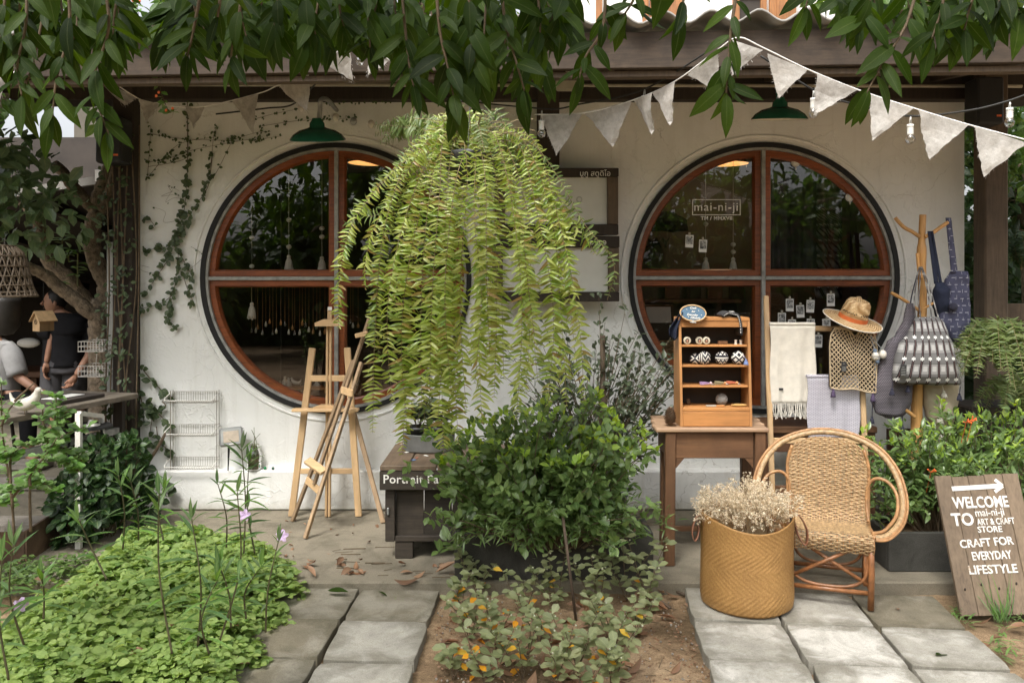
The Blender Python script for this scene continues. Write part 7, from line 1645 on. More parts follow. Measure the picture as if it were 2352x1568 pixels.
# ------------------------------------------------------------------ hanging fern
random.seed(21); rng = np.random.default_rng(5)
def frond(parent, path, maxlen, mat, space=.019, w=.26, stem=.0024, lb_min=.25, taper=.30, facing=None, name='frond', curl=.35):
    """one arching frond: rachis + pairs of leaflets"""
    sm = bez(path, 9); cum = [0]
    for i in range(1, len(sm)): cum.append(cum[-1]+(sm[i]-sm[i-1]).length)
    L = cum[-1]; n = max(6, int(L/space)); S = np.linspace(.05*L, L*.995, n)
    idx = np.searchsorted(cum, S).clip(1, len(sm)-1)
    P = np.array([tuple(sm[i-1].lerp(sm[i], (s-cum[i-1])/max(1e-6, cum[i]-cum[i-1]))) for i, s in zip(idx, S)])
    T = unit(np.array([tuple(sm[i]-sm[i-1]) for i in idx]))
    f = S/L
    size = maxlen*np.minimum(1.15, .55+f*.85)*np.minimum(1, (1-f)/taper*.8+.25)
    face = np.array(facing if facing is not None else (0, -1, .15)); face = np.tile(face, (n, 1)) + rng.normal(0, .18, (n, 3))
    side = unit(np.cross(T, face)); lb = LB()
    keep = rng.uniform(0, 1, n) > .10
    for sgn in (-1, 1):
        D = side*sgn + T*rng.uniform(0, .32, (n, 1)) + rng.normal(0, .20, (n, 3)) + face*rng.uniform(-.2, .45, (n, 1))
        D[:, 2] -= curl*rng.uniform(.3, 1, n)*(.5+1.1*f)
        N = face + T*.25 + np.array([0, 0, .5]) + rng.normal(0, .38, (n, 3))
        lb.add(T_PINNA, P[keep], D[keep], N[keep], (size*rng.uniform(.82, 1.1, n))[keep])
    o = lb.build(name, mat, parent)
    MB().tube(sm, [stem*(1-.65*i/len(sm)) for i in range(len(sm))], 5, cap=False).build('rachis', M_FERNS, o, smooth=True)
    return o
YF = 4.05; fc_ = at(1085, 352, YF)
fern = thing('hanging_fern', 'huge hanging fern with long drooping fronds in the middle of the shop front', 'fern', fc_+Vector((0, 0, -.2)))
MB().lathe([(.001, -.16), (.10, -.15), (.135, -.02), (.14, .0), (.125, .0), (.11, -.03), (.001, -.03)], fc_, 24).build('pot', M_POT, fern, smooth=True)
for k in range(3): a = 2.1*k+.4; MB().tube([fc_+Vector((.13*math.cos(a), .13*math.sin(a), 0)), fc_+Vector((0, .1, .62)), Vector((fc_.x, 4.33, 2.66))], .0022, 4).build('wire', M_CABLE, fern)
# (end x, end y, out) read off the place: where each long frond ends
ends = [(785, 735, 4.05), (800, 560, 4.2), (838, 640, 4.1), (850, 860, 3.95), (860, 960, 4.0), (870, 780, 4.15), (898, 900, 3.9), (905, 1010, 4.0), (912, 700, 4.1), (930, 960, 3.85), (925, 1025, 3.95), (945, 820, 3.8), (960, 930, 3.75), (972, 980, 4.1), (985, 880, 3.7),
        (1000, 760, 3.7), (1005, 960, 3.75), (1015, 1030, 3.95), (1030, 900, 3.65), (1045, 840, 3.7), (1050, 1010, 3.9), (1065, 930, 3.72), (1085, 860, 3.62), (1090, 985, 3.8), (1110, 960, 3.7), (1120, 800, 3.65), (1135, 900, 3.75), (1150, 720, 3.7), (1160, 860, 3.85),
        (1190, 950, 3.72), (1205, 890, 3.85), (1215, 985, 3.8), (1225, 760, 3.75), (1240, 840, 4.0), (1262, 900, 3.95), (1280, 800, 4.05), (1300, 900, 4.0), (1318, 760, 4.05), (1345, 905, 4.0), (1340, 700, 4.15), (1365, 560, 4.2), (1385, 665, 4.15), (1290, 640, 4.2), (1260, 560, 4.3), (870, 520, 4.3), (830, 470, 4.35), (1310, 540, 4.35)]
for kk, (ex, ey, eY) in enumerate(ends):
    if kk % 4 == 3 and ex > 800 and ex < 1370: continue
    e = at(ex+U(-6, 6), ey+26+U(-12, 12), eY); e.y = lerp(e.y, 3.98, .45); dx = e.x-fc_.x; dy = e.y-fc_.y; drop = fc_.z-e.z
    o_ = Vector((U(-.05, .05), U(-.05, .05), 0)); top = fc_+o_+Vector((dx*.45, dy*.45, .02+U(-.02, .09)-.05*abs(dx)))
    bend = fc_+Vector((dx*U(.74, .9), dy*.9, -.15-.22*abs(dx)-drop*.08+U(-.10, .09))); low = Vector((lerp(bend.x, e.x, .93)+U(-.035, .035), lerp(bend.y, e.y, .9)+U(-.03, .03), lerp(bend.z, e.z, .5)))
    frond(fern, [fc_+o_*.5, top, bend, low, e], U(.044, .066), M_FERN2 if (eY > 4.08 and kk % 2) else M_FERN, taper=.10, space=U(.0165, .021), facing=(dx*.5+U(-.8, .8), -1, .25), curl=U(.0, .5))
    if 12 < kk < 36 and kk % 8 == 1:
        e2_ = e+Vector((U(-.08, .08), U(0, .12), U(.08, .4))); frond(fern, [fc_+o_*.5, top+Vector((U(-.05, .05), .03, -.02)), bend+Vector((U(-.07, .07), .05, -.03)), low.lerp(e2_, .3), e2_], U(.042, .062), M_FERN, space=U(.0165, .021), facing=(U(-1, 1), -1, .25), curl=U(.05, .6))
for k in range(16):       # short inner and rising fronds
    a = U(0, 6.283); r = U(.12, .42); e = fc_+Vector((r*math.cos(a)*1.2, r*math.sin(a)*.7, U(-.25, .16))); m_ = fc_+Vector((r*.5*math.cos(a), r*.4*math.sin(a), U(.10, .22)))
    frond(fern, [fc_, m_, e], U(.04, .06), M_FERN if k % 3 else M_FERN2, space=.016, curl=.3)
for k in range(7):        # the back left, its shade painted by the darker green
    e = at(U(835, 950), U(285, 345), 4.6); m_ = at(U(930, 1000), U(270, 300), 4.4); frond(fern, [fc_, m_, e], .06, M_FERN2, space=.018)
b = MB()
for k in range(60):
    a = U(0, 6.283); r = U(.03, .16); p = fc_+Vector((r*.4*math.cos(a), r*.4*math.sin(a), 0)); e = p+Vector((r*1.6*math.cos(a), r*1.6*math.sin(a)-.05, U(.02, .16))); b.tube(bez([p, p.lerp(e, .5)+Vector((0, 0, .06)), e], 4), .0018, 3, cap=False)
b.build('bare_stalk', M_FERNS, fern, kind='stuff')
# ground ferns right of the coat stand
def fern_clump(c, n, R_, label, mat=M_FERN2, up=.45, size=.06, lean=(0, -.3)):
    o = thing('fern_clump', label, 'fern', c, 'ferns at the right corner'); c = Vector(c)
    for k in range(n):
        a = U(0, 6.283); r = R_*U(.6, 1.15); e = c+Vector((r*math.cos(a)+lean[0]*R_, r*math.sin(a)*.8+lean[1]*R_, U(-.3, .25)*up)); m_ = c+Vector((r*.45*math.cos(a), r*.4*math.sin(a), up*U(.7, 1.1)))
        frond(o, [c, m_, e], size*U(.8, 1.15), mat, space=.015, facing=(0, -.6, .8), taper=.5, curl=.15)
    return o
fern_clump(at(2300, 850, 5.05), 30, .34, 'pale arching fern to the right of the hanging bags', up=.28)
fern_clump(at(2350, 940, 5.15), 22, .36, 'drooping fern at the right edge above the shrub', up=.2)
fern_clump(at(2345, 620, 6.9), 20, .35, 'dim fern high at the right edge beyond the post', mat=M_DARKF, up=.3)
MB().b2((at(2210, 0, 5.3).x, 5.2, 0), (at(2420, 0, 5.3).x, 5.55, at(0, 930, 5.3).z), .01).build('plant_bench', M_DARKW, label='dark timber plant bench under the ferns at the right edge', cat='bench')
for k, y in enumerate((715, 800, 760)):
    MB().b2((at(2272+8*k, 0, 7.2).x, 7.2+.1*k, at(0, y+22, 7.2).z), (at(2460, 0, 7.2).x, 7.24+.1*k, at(0, y-18, 7.2).z), .004).build('fence_board', M_POST, label=['upper grey board of the fence behind the right ferns', 'lower grey board of the fence behind the right ferns', 'middle grey board of the fence behind the right ferns'][k], cat='fence', group='fence boards at the right edge')

# ------------------------------------------------------------------ overhanging tree
tr = thing('overhanging_tree', 'dark tree whose leafy twigs hang into the top of the view', 'tree', (-4.4, 1.3, -.1))
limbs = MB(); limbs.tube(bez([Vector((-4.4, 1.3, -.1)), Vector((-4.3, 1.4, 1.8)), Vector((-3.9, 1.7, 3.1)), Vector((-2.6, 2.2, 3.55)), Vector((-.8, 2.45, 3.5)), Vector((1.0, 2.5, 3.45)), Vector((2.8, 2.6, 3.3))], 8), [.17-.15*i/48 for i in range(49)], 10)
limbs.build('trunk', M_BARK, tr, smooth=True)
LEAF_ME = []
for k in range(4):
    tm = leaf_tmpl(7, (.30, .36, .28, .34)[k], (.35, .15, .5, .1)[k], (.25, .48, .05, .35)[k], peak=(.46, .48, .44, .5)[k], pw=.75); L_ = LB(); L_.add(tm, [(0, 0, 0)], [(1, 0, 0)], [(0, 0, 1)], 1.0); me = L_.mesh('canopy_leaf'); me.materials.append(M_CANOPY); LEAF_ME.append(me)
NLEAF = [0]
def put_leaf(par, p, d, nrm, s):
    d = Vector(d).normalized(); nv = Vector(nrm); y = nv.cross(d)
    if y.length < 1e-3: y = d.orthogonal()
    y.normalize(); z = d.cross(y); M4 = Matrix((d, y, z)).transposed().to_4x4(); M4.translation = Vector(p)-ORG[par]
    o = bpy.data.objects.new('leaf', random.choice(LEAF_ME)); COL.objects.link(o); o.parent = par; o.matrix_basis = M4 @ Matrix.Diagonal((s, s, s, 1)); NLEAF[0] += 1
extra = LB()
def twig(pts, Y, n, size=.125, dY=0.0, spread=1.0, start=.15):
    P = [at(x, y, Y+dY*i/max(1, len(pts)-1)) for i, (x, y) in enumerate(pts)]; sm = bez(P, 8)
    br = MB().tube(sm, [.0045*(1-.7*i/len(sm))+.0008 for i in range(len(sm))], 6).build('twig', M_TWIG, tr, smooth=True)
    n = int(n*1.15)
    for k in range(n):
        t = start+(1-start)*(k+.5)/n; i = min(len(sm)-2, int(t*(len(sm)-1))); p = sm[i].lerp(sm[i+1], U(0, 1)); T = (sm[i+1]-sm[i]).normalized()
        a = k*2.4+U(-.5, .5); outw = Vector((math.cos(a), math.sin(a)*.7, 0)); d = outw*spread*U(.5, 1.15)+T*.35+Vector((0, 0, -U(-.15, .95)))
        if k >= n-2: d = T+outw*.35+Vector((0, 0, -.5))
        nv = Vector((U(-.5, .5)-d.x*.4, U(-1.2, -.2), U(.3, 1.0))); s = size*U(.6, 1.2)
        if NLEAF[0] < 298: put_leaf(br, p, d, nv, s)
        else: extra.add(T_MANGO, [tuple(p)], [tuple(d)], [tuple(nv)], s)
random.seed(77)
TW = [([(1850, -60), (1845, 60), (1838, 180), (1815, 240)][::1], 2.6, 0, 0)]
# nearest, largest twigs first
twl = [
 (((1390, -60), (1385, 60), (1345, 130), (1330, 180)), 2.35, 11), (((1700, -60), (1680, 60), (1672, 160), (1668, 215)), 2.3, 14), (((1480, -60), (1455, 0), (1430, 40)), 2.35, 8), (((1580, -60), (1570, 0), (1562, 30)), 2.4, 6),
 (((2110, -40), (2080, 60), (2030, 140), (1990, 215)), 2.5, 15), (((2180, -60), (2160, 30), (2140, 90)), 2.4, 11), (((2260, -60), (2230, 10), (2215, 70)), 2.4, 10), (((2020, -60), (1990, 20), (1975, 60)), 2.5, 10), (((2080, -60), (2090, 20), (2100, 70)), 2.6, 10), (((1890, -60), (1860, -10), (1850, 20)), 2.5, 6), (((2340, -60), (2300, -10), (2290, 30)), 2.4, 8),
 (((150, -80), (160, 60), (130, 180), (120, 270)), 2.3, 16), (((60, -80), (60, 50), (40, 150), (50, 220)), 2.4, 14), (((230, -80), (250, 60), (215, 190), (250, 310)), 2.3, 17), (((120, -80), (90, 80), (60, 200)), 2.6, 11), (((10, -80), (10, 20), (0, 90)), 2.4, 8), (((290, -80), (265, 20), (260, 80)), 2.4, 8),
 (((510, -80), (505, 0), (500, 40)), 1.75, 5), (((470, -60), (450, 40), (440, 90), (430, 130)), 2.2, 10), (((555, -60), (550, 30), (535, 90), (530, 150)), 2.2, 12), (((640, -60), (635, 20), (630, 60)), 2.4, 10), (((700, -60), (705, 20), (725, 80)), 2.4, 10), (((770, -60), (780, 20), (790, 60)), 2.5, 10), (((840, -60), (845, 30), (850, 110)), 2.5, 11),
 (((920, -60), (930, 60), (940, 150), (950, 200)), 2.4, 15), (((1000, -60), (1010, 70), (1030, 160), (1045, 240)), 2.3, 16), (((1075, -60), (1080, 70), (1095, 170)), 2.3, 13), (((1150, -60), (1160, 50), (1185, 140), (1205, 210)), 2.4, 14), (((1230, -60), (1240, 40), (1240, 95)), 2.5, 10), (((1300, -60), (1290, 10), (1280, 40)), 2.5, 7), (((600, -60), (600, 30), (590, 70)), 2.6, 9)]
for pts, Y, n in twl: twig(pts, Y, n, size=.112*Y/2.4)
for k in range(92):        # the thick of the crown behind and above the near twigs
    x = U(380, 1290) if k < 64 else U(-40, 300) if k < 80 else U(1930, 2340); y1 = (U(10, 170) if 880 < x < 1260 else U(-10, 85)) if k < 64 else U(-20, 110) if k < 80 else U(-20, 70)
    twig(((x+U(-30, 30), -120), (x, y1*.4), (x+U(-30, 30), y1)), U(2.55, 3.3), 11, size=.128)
n = 3400; P = np.stack([rng.uniform(-3.2, 3.2, n), rng.uniform(1.1, 2.5, n), rng.uniform(0, 1, n)], 1)  # unseen leaves above the view, added thickest mid-span to shade the twigs
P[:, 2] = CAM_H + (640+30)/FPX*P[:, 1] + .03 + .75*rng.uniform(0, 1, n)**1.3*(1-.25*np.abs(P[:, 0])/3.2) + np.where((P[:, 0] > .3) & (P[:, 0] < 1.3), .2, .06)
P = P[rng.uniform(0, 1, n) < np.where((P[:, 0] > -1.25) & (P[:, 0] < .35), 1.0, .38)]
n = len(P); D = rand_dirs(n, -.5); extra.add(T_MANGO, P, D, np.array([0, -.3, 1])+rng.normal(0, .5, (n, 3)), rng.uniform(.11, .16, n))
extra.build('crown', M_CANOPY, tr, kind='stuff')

# ------------------------------------------------------------------ climbing vine on the wall
random.seed(31)
vi = thing('wall_vine', 'thin climbing vine spreading over the white plaster from the left post', 'vine', at(330, 1000, 5.8)); YV = WY-.012
vs = MB(); VL = LB()
def vine(pts, Y=YV, dens=26, size=.038, r=.0028, c=0, row=0, skip=0.0):
    P = [az(c, row, x, y, Y-U(0, .012)) for x, y in pts]; sm = bez(P, 8); vs.tube(sm, [r*(1-.5*i/len(sm)) for i in range(len(sm))], 5, cap=False)
    L = sum((sm[i+1]-sm[i]).length for i in range(len(sm)-1)); n = int(L*dens)
    for k in range(n):
        if U(0, 1) < skip: continue
        p = random.choice(sm)+Vector((U(-.012, .012), -U(.0, .02), U(-.012, .012))); a = U(0, 6.283)
        VL.add(T_ROUND, [tuple(p)], [(math.cos(a), -U(.1, .8), math.sin(a)-.5)], [(U(-.4, .4), -1, U(-.1, .5))], size*U(.55, 1.15), .85)
for q in ([(1640, -700), (1640, 0), (1632, 180), (1610, 380), (1570, 520), (1520, 660)], [(1860, -140), (1830, 120), (1780, 230), (1700, 340), (1640, 460), (1580, 570), (1530, 660)], [(1250, 720), (1340, 705), (1440, 690), (1520, 665)], [(1520, 665), (1560, 760), (1545, 920), (1520, 1080), (1480, 1230), (1470, 1350)],
          [(1560, 700), (1600, 790), (1650, 880), (1700, 980)], [(1500, 740), (1450, 830), (1370, 950), (1280, 1080)], [(1530, 1090), (1430, 1170), (1340, 1200), (1240, 1225)], [(1470, 1330), (1500, 1350), (1560, 1410)], [(1240, 460), (1300, 440), (1360, 510)], [(1600, 920), (1640, 1050), (1700, 1180)]): vine(q, row=1, dens=90, size=.042)
for q in ([(1290, 1560), (1310, 1300), (1320, 1100)], [(1300, 1420), (1500, 1380), (1750, 1300), (2300, 1200)], [(1300, 1170), (1600, 1215), (2000, 1230), (2300, 1220)], [(1290, 1560), (1450, 1370), (1600, 1250), (1900, 1200)], [(1300, 1460), (1600, 1400), (1650, 1300), (1640, 1000)], [(1850, 1560), (1900, 1500), (2000, 1300), (2050, 1200)], [(1820, 1560), (1850, 1400), (1870, 1200), (1900, 1100)]): vine(q, row=0, dens=42, size=.026, r=.0018)
for q in ([(0, 1055), (200, 1000), (400, 960)], [(100, 1105), (400, 1060), (700, 1045), (930, 1030)], [(0, 1240), (120, 1215), (280, 1190)], [(640, 905), (900, 895), (1250, 880)], [(-200, 1240), (60, 1160), (180, 1155)]): vine(q, c=1, row=0, dens=55, size=.024, r=.0016)
for q in ([(1250, 280), (1330, 380), (1420, 470), (1460, 520)], [(1290, 560), (1330, 700), (1290, 950)], [(1340, 620), (1420, 700), (1500, 800)], [(1370, 780), (1390, 900), (1460, 980), (1500, 1060)], [(1420, 560), (1450, 600), (1400, 640)], [(1180, 400), (1240, 560), (1260, 760)]): vine(q, row=2, dens=70, size=.058, r=.004)
for k in range(10):
    x = U(1240, 2000); y = U(100, 1400); pts = [(x, y)]
    for j in range(3): pts.append((pts[-1][0]+U(-140, 140), pts[-1][1]+U(-160, 60)))
    if max(p_[0] for p_ in pts) < 1800: vine(pts, row=1, dens=10, size=.022, r=.0011)
MB().tube(bez([az(0, 2, x, y, 5.7) for x, y in ((1215, 1220), (1290, 1110), (1390, 950), (1450, 840))], 5), .011, 7).build('dead_branch', M_TWIG, vi, smooth=True)
vs.build('stem', M_TWIG, vi, smooth=True); VL.build('foliage', M_VINE, vi)
q = az(0, 2, 1515, 1310, 5.72); lb = LB()
for k in range(8): a = U(0, 6.28); lb.add(T_ROUND, [tuple(q+Vector((U(-.02, .02), U(-.02, 0), U(-.02, .03))))], [(math.cos(a), -.5, math.sin(a)-.4)], [(0, -1, .4)], U(.05, .075))
lb.build('ledge_sprout', M_VINE, label='small round leaved sprout growing out of the plinth', cat='plant')
# leaves covering the left post, and the dark mass at its foot
pv = thing('post_creeper', 'creeper covering the dark left post of the shop front', 'creeper', (-2.63, 5.7, 0)); lb = LB(); b = MB()
for k in range(7):
    x = -2.70+.028*k+U(-.01, .01); b.tube(bez([Vector((x, 5.70, 0)), Vector((x+U(-.05, .05), 5.69, .8)), Vector((x+U(-.05, .05), 5.69, 1.6)), Vector((x+U(-.04, .04), 5.70, 2.6))], 8), .005, 5)
n = 330; P = np.stack([rng.uniform(-2.76, -2.53, n), 5.69-rng.uniform(0, .05, n), rng.uniform(.2, 2.65, n)], 1); lb.add(T_OVAL, P, np.stack([rng.normal(0, .7, n), -rng.uniform(.2, .8, n), rng.normal(-.6, .5, n)], 1), np.array([0, -1, .5])+rng.normal(0, .4, (n, 3)), rng.uniform(.028, .052, n))
b.build('stem', M_TWIG, pv, smooth=True); lb.build('foliage', M_VINE, pv)
fm = thing('dark_foliage_clump', 'dark leafy clump at the foot of the left post', 'plant', (-2.55, 5.2, 0)); lb = LB(); n = 1500
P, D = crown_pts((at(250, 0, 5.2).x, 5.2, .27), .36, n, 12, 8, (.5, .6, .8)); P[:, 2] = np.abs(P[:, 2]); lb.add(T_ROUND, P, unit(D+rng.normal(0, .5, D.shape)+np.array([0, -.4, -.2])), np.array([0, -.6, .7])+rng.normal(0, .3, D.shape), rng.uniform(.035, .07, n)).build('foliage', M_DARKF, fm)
b = MB()
for k in range(12): a = U(0, 6.28); b.tube([(at(255, 0, 5.2).x+U(-.05, .05), 5.2+U(-.05, .05), 0), (at(255, 0, 5.2).x+.2*math.cos(a), 5.2+.2*math.sin(a), U(.2, .6))], .004, 5)
b.build('stem', M_TWIG, fm)
# ------------------------------------------------------------------ shrubs
random.seed(41); rng = np.random.default_rng(9)
def shrub(name, label, c, rx, ry, rz, n_br, per, size, mat, base_z, tm=T_LEAF, tips=None, group=None, up=.35, tipn=10, base_xy=None, br_r=.004, rmin=.35, cat='shrub', low=-.3):
    o = thing(name, label, cat, (c[0], c[1], base_z), group); b = MB(); lb = LB(); tb_ = LB(); c = Vector(c)
    for k in range(n_br):
        d = Vector(rand_dirs(1, 0, low, 1)[0]); e = c+Vector((d.x*rx, d.y*ry, d.z*rz))*(U(rmin, 1.0) if k % 7 else U(1.05, 1.32))
        bs_ = Vector((lerp(c.x, e.x, .25) if base_xy is None else base_xy[0]+U(-.06, .06), lerp(c.y, e.y, .25) if base_xy is None else base_xy[1]+U(-.04, .04), base_z))
        sm = bez([bs_, bs_.lerp(e, .5)+Vector((U(-.05, .05), U(-.05, .05), .05)), e], 7); b.tube(sm, [br_r*(1-.75*i/14) for i in range(15)], 5, cap=False)
        idx = rng.integers(6, 15, per); P = np.array([tuple(sm[i]) for i in idx])+rng.normal(0, size*.35, (per, 3)); out = np.array(tuple((e-c).normalized()))
        D = rng.normal(0, .75, (per, 3))+out*.5+np.array([0, -.15, up]); N = np.array([0, -.35, .9])+rng.normal(0, .35, (per, 3)); lb.add(tm, P, D, N, size*rng.uniform(.6, 1.2, per))
        if tips is not None and (e.z-c.z) > rz*.25:
            m = tipn; P = np.array([tuple(e)]*m)+rng.normal(0, size*.18, (m, 3)); tb_.add(tm, P, rng.normal(0, .6, (m, 3))+np.array([0, -.1, .8]), np.array([0, -.5, .8])+rng.normal(0, .3, (m, 3)), size*rng.uniform(.5, .95, m))
    b.build('branch', M_TWIG, o, smooth=True); lb.build('foliage', mat, o)
    if tips is not None and tb_.n: tb_.build('young_tips', tips, o, kind='stuff')
    return o
shrub('leafy_shrub', 'large glossy green shrub growing in the centre planter box', (.15, 4.40, .53), .56, .38, .38, 230, 26, .058, M_SHRUB, .2, tm=T_OVAL, tips=M_TIPS, tipn=5, low=-.75)
shrub('leafy_shrub', 'narrow leaved undergrowth hanging over the front of the centre planter', (.22, 4.34, .33), .52, .20, .24, 110, 26, .060, M_SHRUB, .2, tm=T_LANCE)
shrub('ficus_bush', 'dark twiggy bush with tiny round leaves behind the centre shrub', (.58, 5.10, .93), .58, .24, .48, 120, 18, .050, M_FICUS, .3, tm=T_SPOON, base_xy=(.5, 5.15), br_r=.005, low=-.8)
MB().tube([(at(1388, 0, 5.1).x, 5.1, 0), (at(1384, 0, 5.1).x, 5.1, at(0, 770, 5.1).z)], .016, 8).build('garden_stake', M_POST, label='grey wooden stake standing in the dark twiggy bush', cat='stake')
MB().lathe([(.001, 0), (.16, 0), (.2, .28), (.21, .3), (.19, .3), (.001, .27)], (.5, 5.15, 0), 24).build('plant_tub', M_POT, label='dark tub of the twiggy bush behind the centre shrub', cat='tub', smooth=True)
shrub('leafy_shrub', 'leafy shrub growing in the planter behind the rattan chair', (2.36, 4.72, .48), .40, .26, .30, 130, 28, .055, M_SHRUB, .17, tips=M_TIPS, tipn=4, low=-.7)
shrub('leafy_shrub', 'leafy shrub at the right edge behind the welcome board', (2.86, 4.9, .50), .40, .3, .36, 100, 26, .060, M_SHRUB, .0, tips=M_TIPS, tipn=5, low=-.8)
for x, y, r in ((1800, 745, 2), (1490, 1180, 2), (1850, 735, 2)):
    q = az(3, r, x, y, 4.6); b = MB()
    for k in range(5): d = Vector((U(-1, 1), U(-1, 0), U(0, 1))).normalized(); b.tube([q, q+d*.03], [.002, .004], 5)
    b.tube([q, q+Vector((0, .05, -.12))], .0015, 4); b.build('orange_blossom', M_ORFL, label=['orange blossom left of the pair above the right shrub', 'lone orange blossom low in the right shrub', 'orange blossom right of the pair above the right shrub'][(1800, 1490, 1850).index(x)], cat='flower', group='orange blossoms in the right shrub')
# round leaved young tree at the left edge
lt_ = thing('left_sapling', 'sapling with pale round leaves spreading at the left edge', 'sapling', (at(60, 0, 3.3).x, 3.3, -.1)); b = MB(); lb = LB()
B3 = lambda pts, Y: [az(0, 2, x, y, Y) for x, y in pts]
for pts, n in (([(130, 1900), (110, 1500), (60, 1100), (20, 800), (10, 400)], 34), ([(270, 1700), (265, 1300), (330, 1190), (450, 990), (560, 860), (750, 780)], 46), ([(265, 1300), (270, 1200), (400, 1030), (500, 880)], 40), ([(110, 1500), (90, 1100), (150, 980), (260, 930), (330, 900)], 40), ([(60, 1100), (0, 1050), (-60, 1000)], 24), ([(400, 1030), (440, 850), (480, 700), (495, 500)], 46), ([(500, 960), (620, 1000), (720, 1080)], 36), ([(420, 1080), (560, 1080), (700, 1180)], 36), ([(265, 1320), (380, 1280), (460, 1330)], 22), ([(110, 1400), (210, 1290), (300, 1250)], 30), ([(100, 1350), (20, 1330), (-50, 1350)], 22), ([(440, 850), (380, 760), (375, 590)], 18), ([(130, 560), (200, 490), (298, 402)], 0), ([(10, 780), (60, 660), (130, 570)], 6), ([(480, 760), (560, 700), (580, 640)], 18), ([(120, 1480), (60, 1430), (20, 1420)], 20)):
    Y = 3.3+U(-.12, .12); sm = bez(B3(pts, Y), 7); b.tube(sm, [.006*(1-.7*i/len(sm)) for i in range(len(sm))], 6)
    for k in range(int(n*1.5)):
        p = random.choice(sm[len(sm)//4:]); a = U(0, 6.28); lb.add(T_SPOON, [tuple(p+Vector((U(-.012, .012), U(-.02, .02), U(-.01, .01))))], [(math.cos(a), math.sin(a)*.8-.2, U(-.25, .7))], [(U(-.4, .4), -.6, 1)], U(.026, .048), 1.2)
b.build('branch', M_TWIG, lt_, smooth=True); lb.build('foliage', M_LEFTB, lt_)
# ------------------------------------------------------------------ mint bed
poly = [(-60, 1450), (120, 1345), (190, 1285), (260, 1235), (330, 1215), (430, 1212), (520, 1222), (640, 1245), (700, 1290), (705, 1330), (672, 1370), (640, 1400), (612, 1450), (600, 1500), (560, 1545), (510, 1600), (-60, 1640)]
G = np.array([tuple(onz(x, y, .06))[:2] for x, y in poly])
def inside(P, G):
    x, y = P[:, 0], P[:, 1]; c = np.zeros(len(P), bool); j = len(G)-1
    for i in range(len(G)):
        c ^= ((G[i, 1] > y) != (G[j, 1] > y)) & (x < (G[j, 0]-G[i, 0])*(y-G[i, 1])/(G[j, 1]-G[i, 1]+1e-12)+G[i, 0]); j = i
    return c
def edge_dist(P, G):
    d = np.full(len(P), 9.0)
    for i in range(len(G)):
        a, b_ = G[i-1], G[i]; ab = b_-a; t = np.clip(((P-a)@ab)/(ab@ab), 0, 1); d = np.minimum(d, np.linalg.norm(P-a-t[:, None]*ab, axis=1))
    return d
n = 6600; P = np.stack([rng.uniform(G[:, 0].min(), G[:, 0].max(), n), rng.uniform(G[:, 1].min(), G[:, 1].max(), n)], 1); P = P[inside(P+np.stack([.05*np.sin(P[:, 1]*17+P[:, 0]*5)+.05, .05*np.sin(P[:, 0]*13)+.03], 1)+rng.normal(0, .03, P.shape), G)]; ed_ = edge_dist(P, G)
hz = np.array([.5+.5*fbm((p[0], p[1], 1), 4.0) for p in P]); top = np.minimum(.02+ed_*.5, .12)+.13*(hz-.15)*np.minimum(1, ed_*6)+rng.uniform(-.02, .03, len(P)); n = len(P)
z = -.05+top*(1-.55*rng.uniform(0, 1, n)**2.2)
mb_ = thing('mint_bed', 'dense bright green mint carpeting the lower left corner', 'ground cover', (float(P[:, 0].mean()), float(P[:, 1].mean()), -.1), kind='stuff'); lb = LB()
C = np.stack([P[:, 0], P[:, 1], z], 1); az0 = rng.uniform(0, 6.283, n); tl = rng.normal(0, .42, (n, 3))
for k in range(4):
    a = az0+k*1.571+rng.normal(0, .2, n); s = rng.uniform(.030, .054, n)*(.62 if k > 1 else 1.0)
    D = np.stack([np.cos(a), np.sin(a), rng.uniform(-.15, .35, n)], 1); lb.add(T_ROUND, C+D*.003+np.array([0, 0, .006 if k > 1 else 0]), D, np.array([0, -.1, 1])+tl+rng.normal(0, .15, (n, 3)), s)
lb.build('foliage', M_MINT, mb_, kind='stuff')
b = MB(); sel = rng.choice(n, 1400, replace=False)
for i in sel: b.tube([Vector((P[i, 0]+U(-.015, .015), P[i, 1]+U(-.015, .015), -.10)), Vector(C[i])], .0013, 3, cap=False)
b.build('stem', M_STEM, mb_, kind='stuff')
# small creeping weeds left of the mint
wg = np.array([tuple(onz(x, y, 0))[:2] for x, y in ((-40, 1330), (60, 1300), (190, 1290), (250, 1270), (200, 1310), (100, 1350), (-40, 1390))]); n = 1600; P = np.stack([rng.uniform(wg[:, 0].min(), wg[:, 0].max(), n), rng.uniform(wg[:, 1].min(), wg[:, 1].max(), n)], 1); P = P[inside(P, wg)]; n = len(P); a = rng.uniform(0, 6.28, n)
LB().add(T_ROUND, np.stack([P[:, 0], P[:, 1], .005+rng.uniform(0, .06, n)], 1), np.stack([np.cos(a), np.sin(a), rng.uniform(-.1, .3, n)], 1), np.array([0, 0, 1])+rng.normal(0, .3, (n, 3)), rng.uniform(.02, .035, n)).build('creeping_weeds', M_SHRUB, label='low creeping weeds between the mint and the steel edging', cat='weeds', kind='stuff')
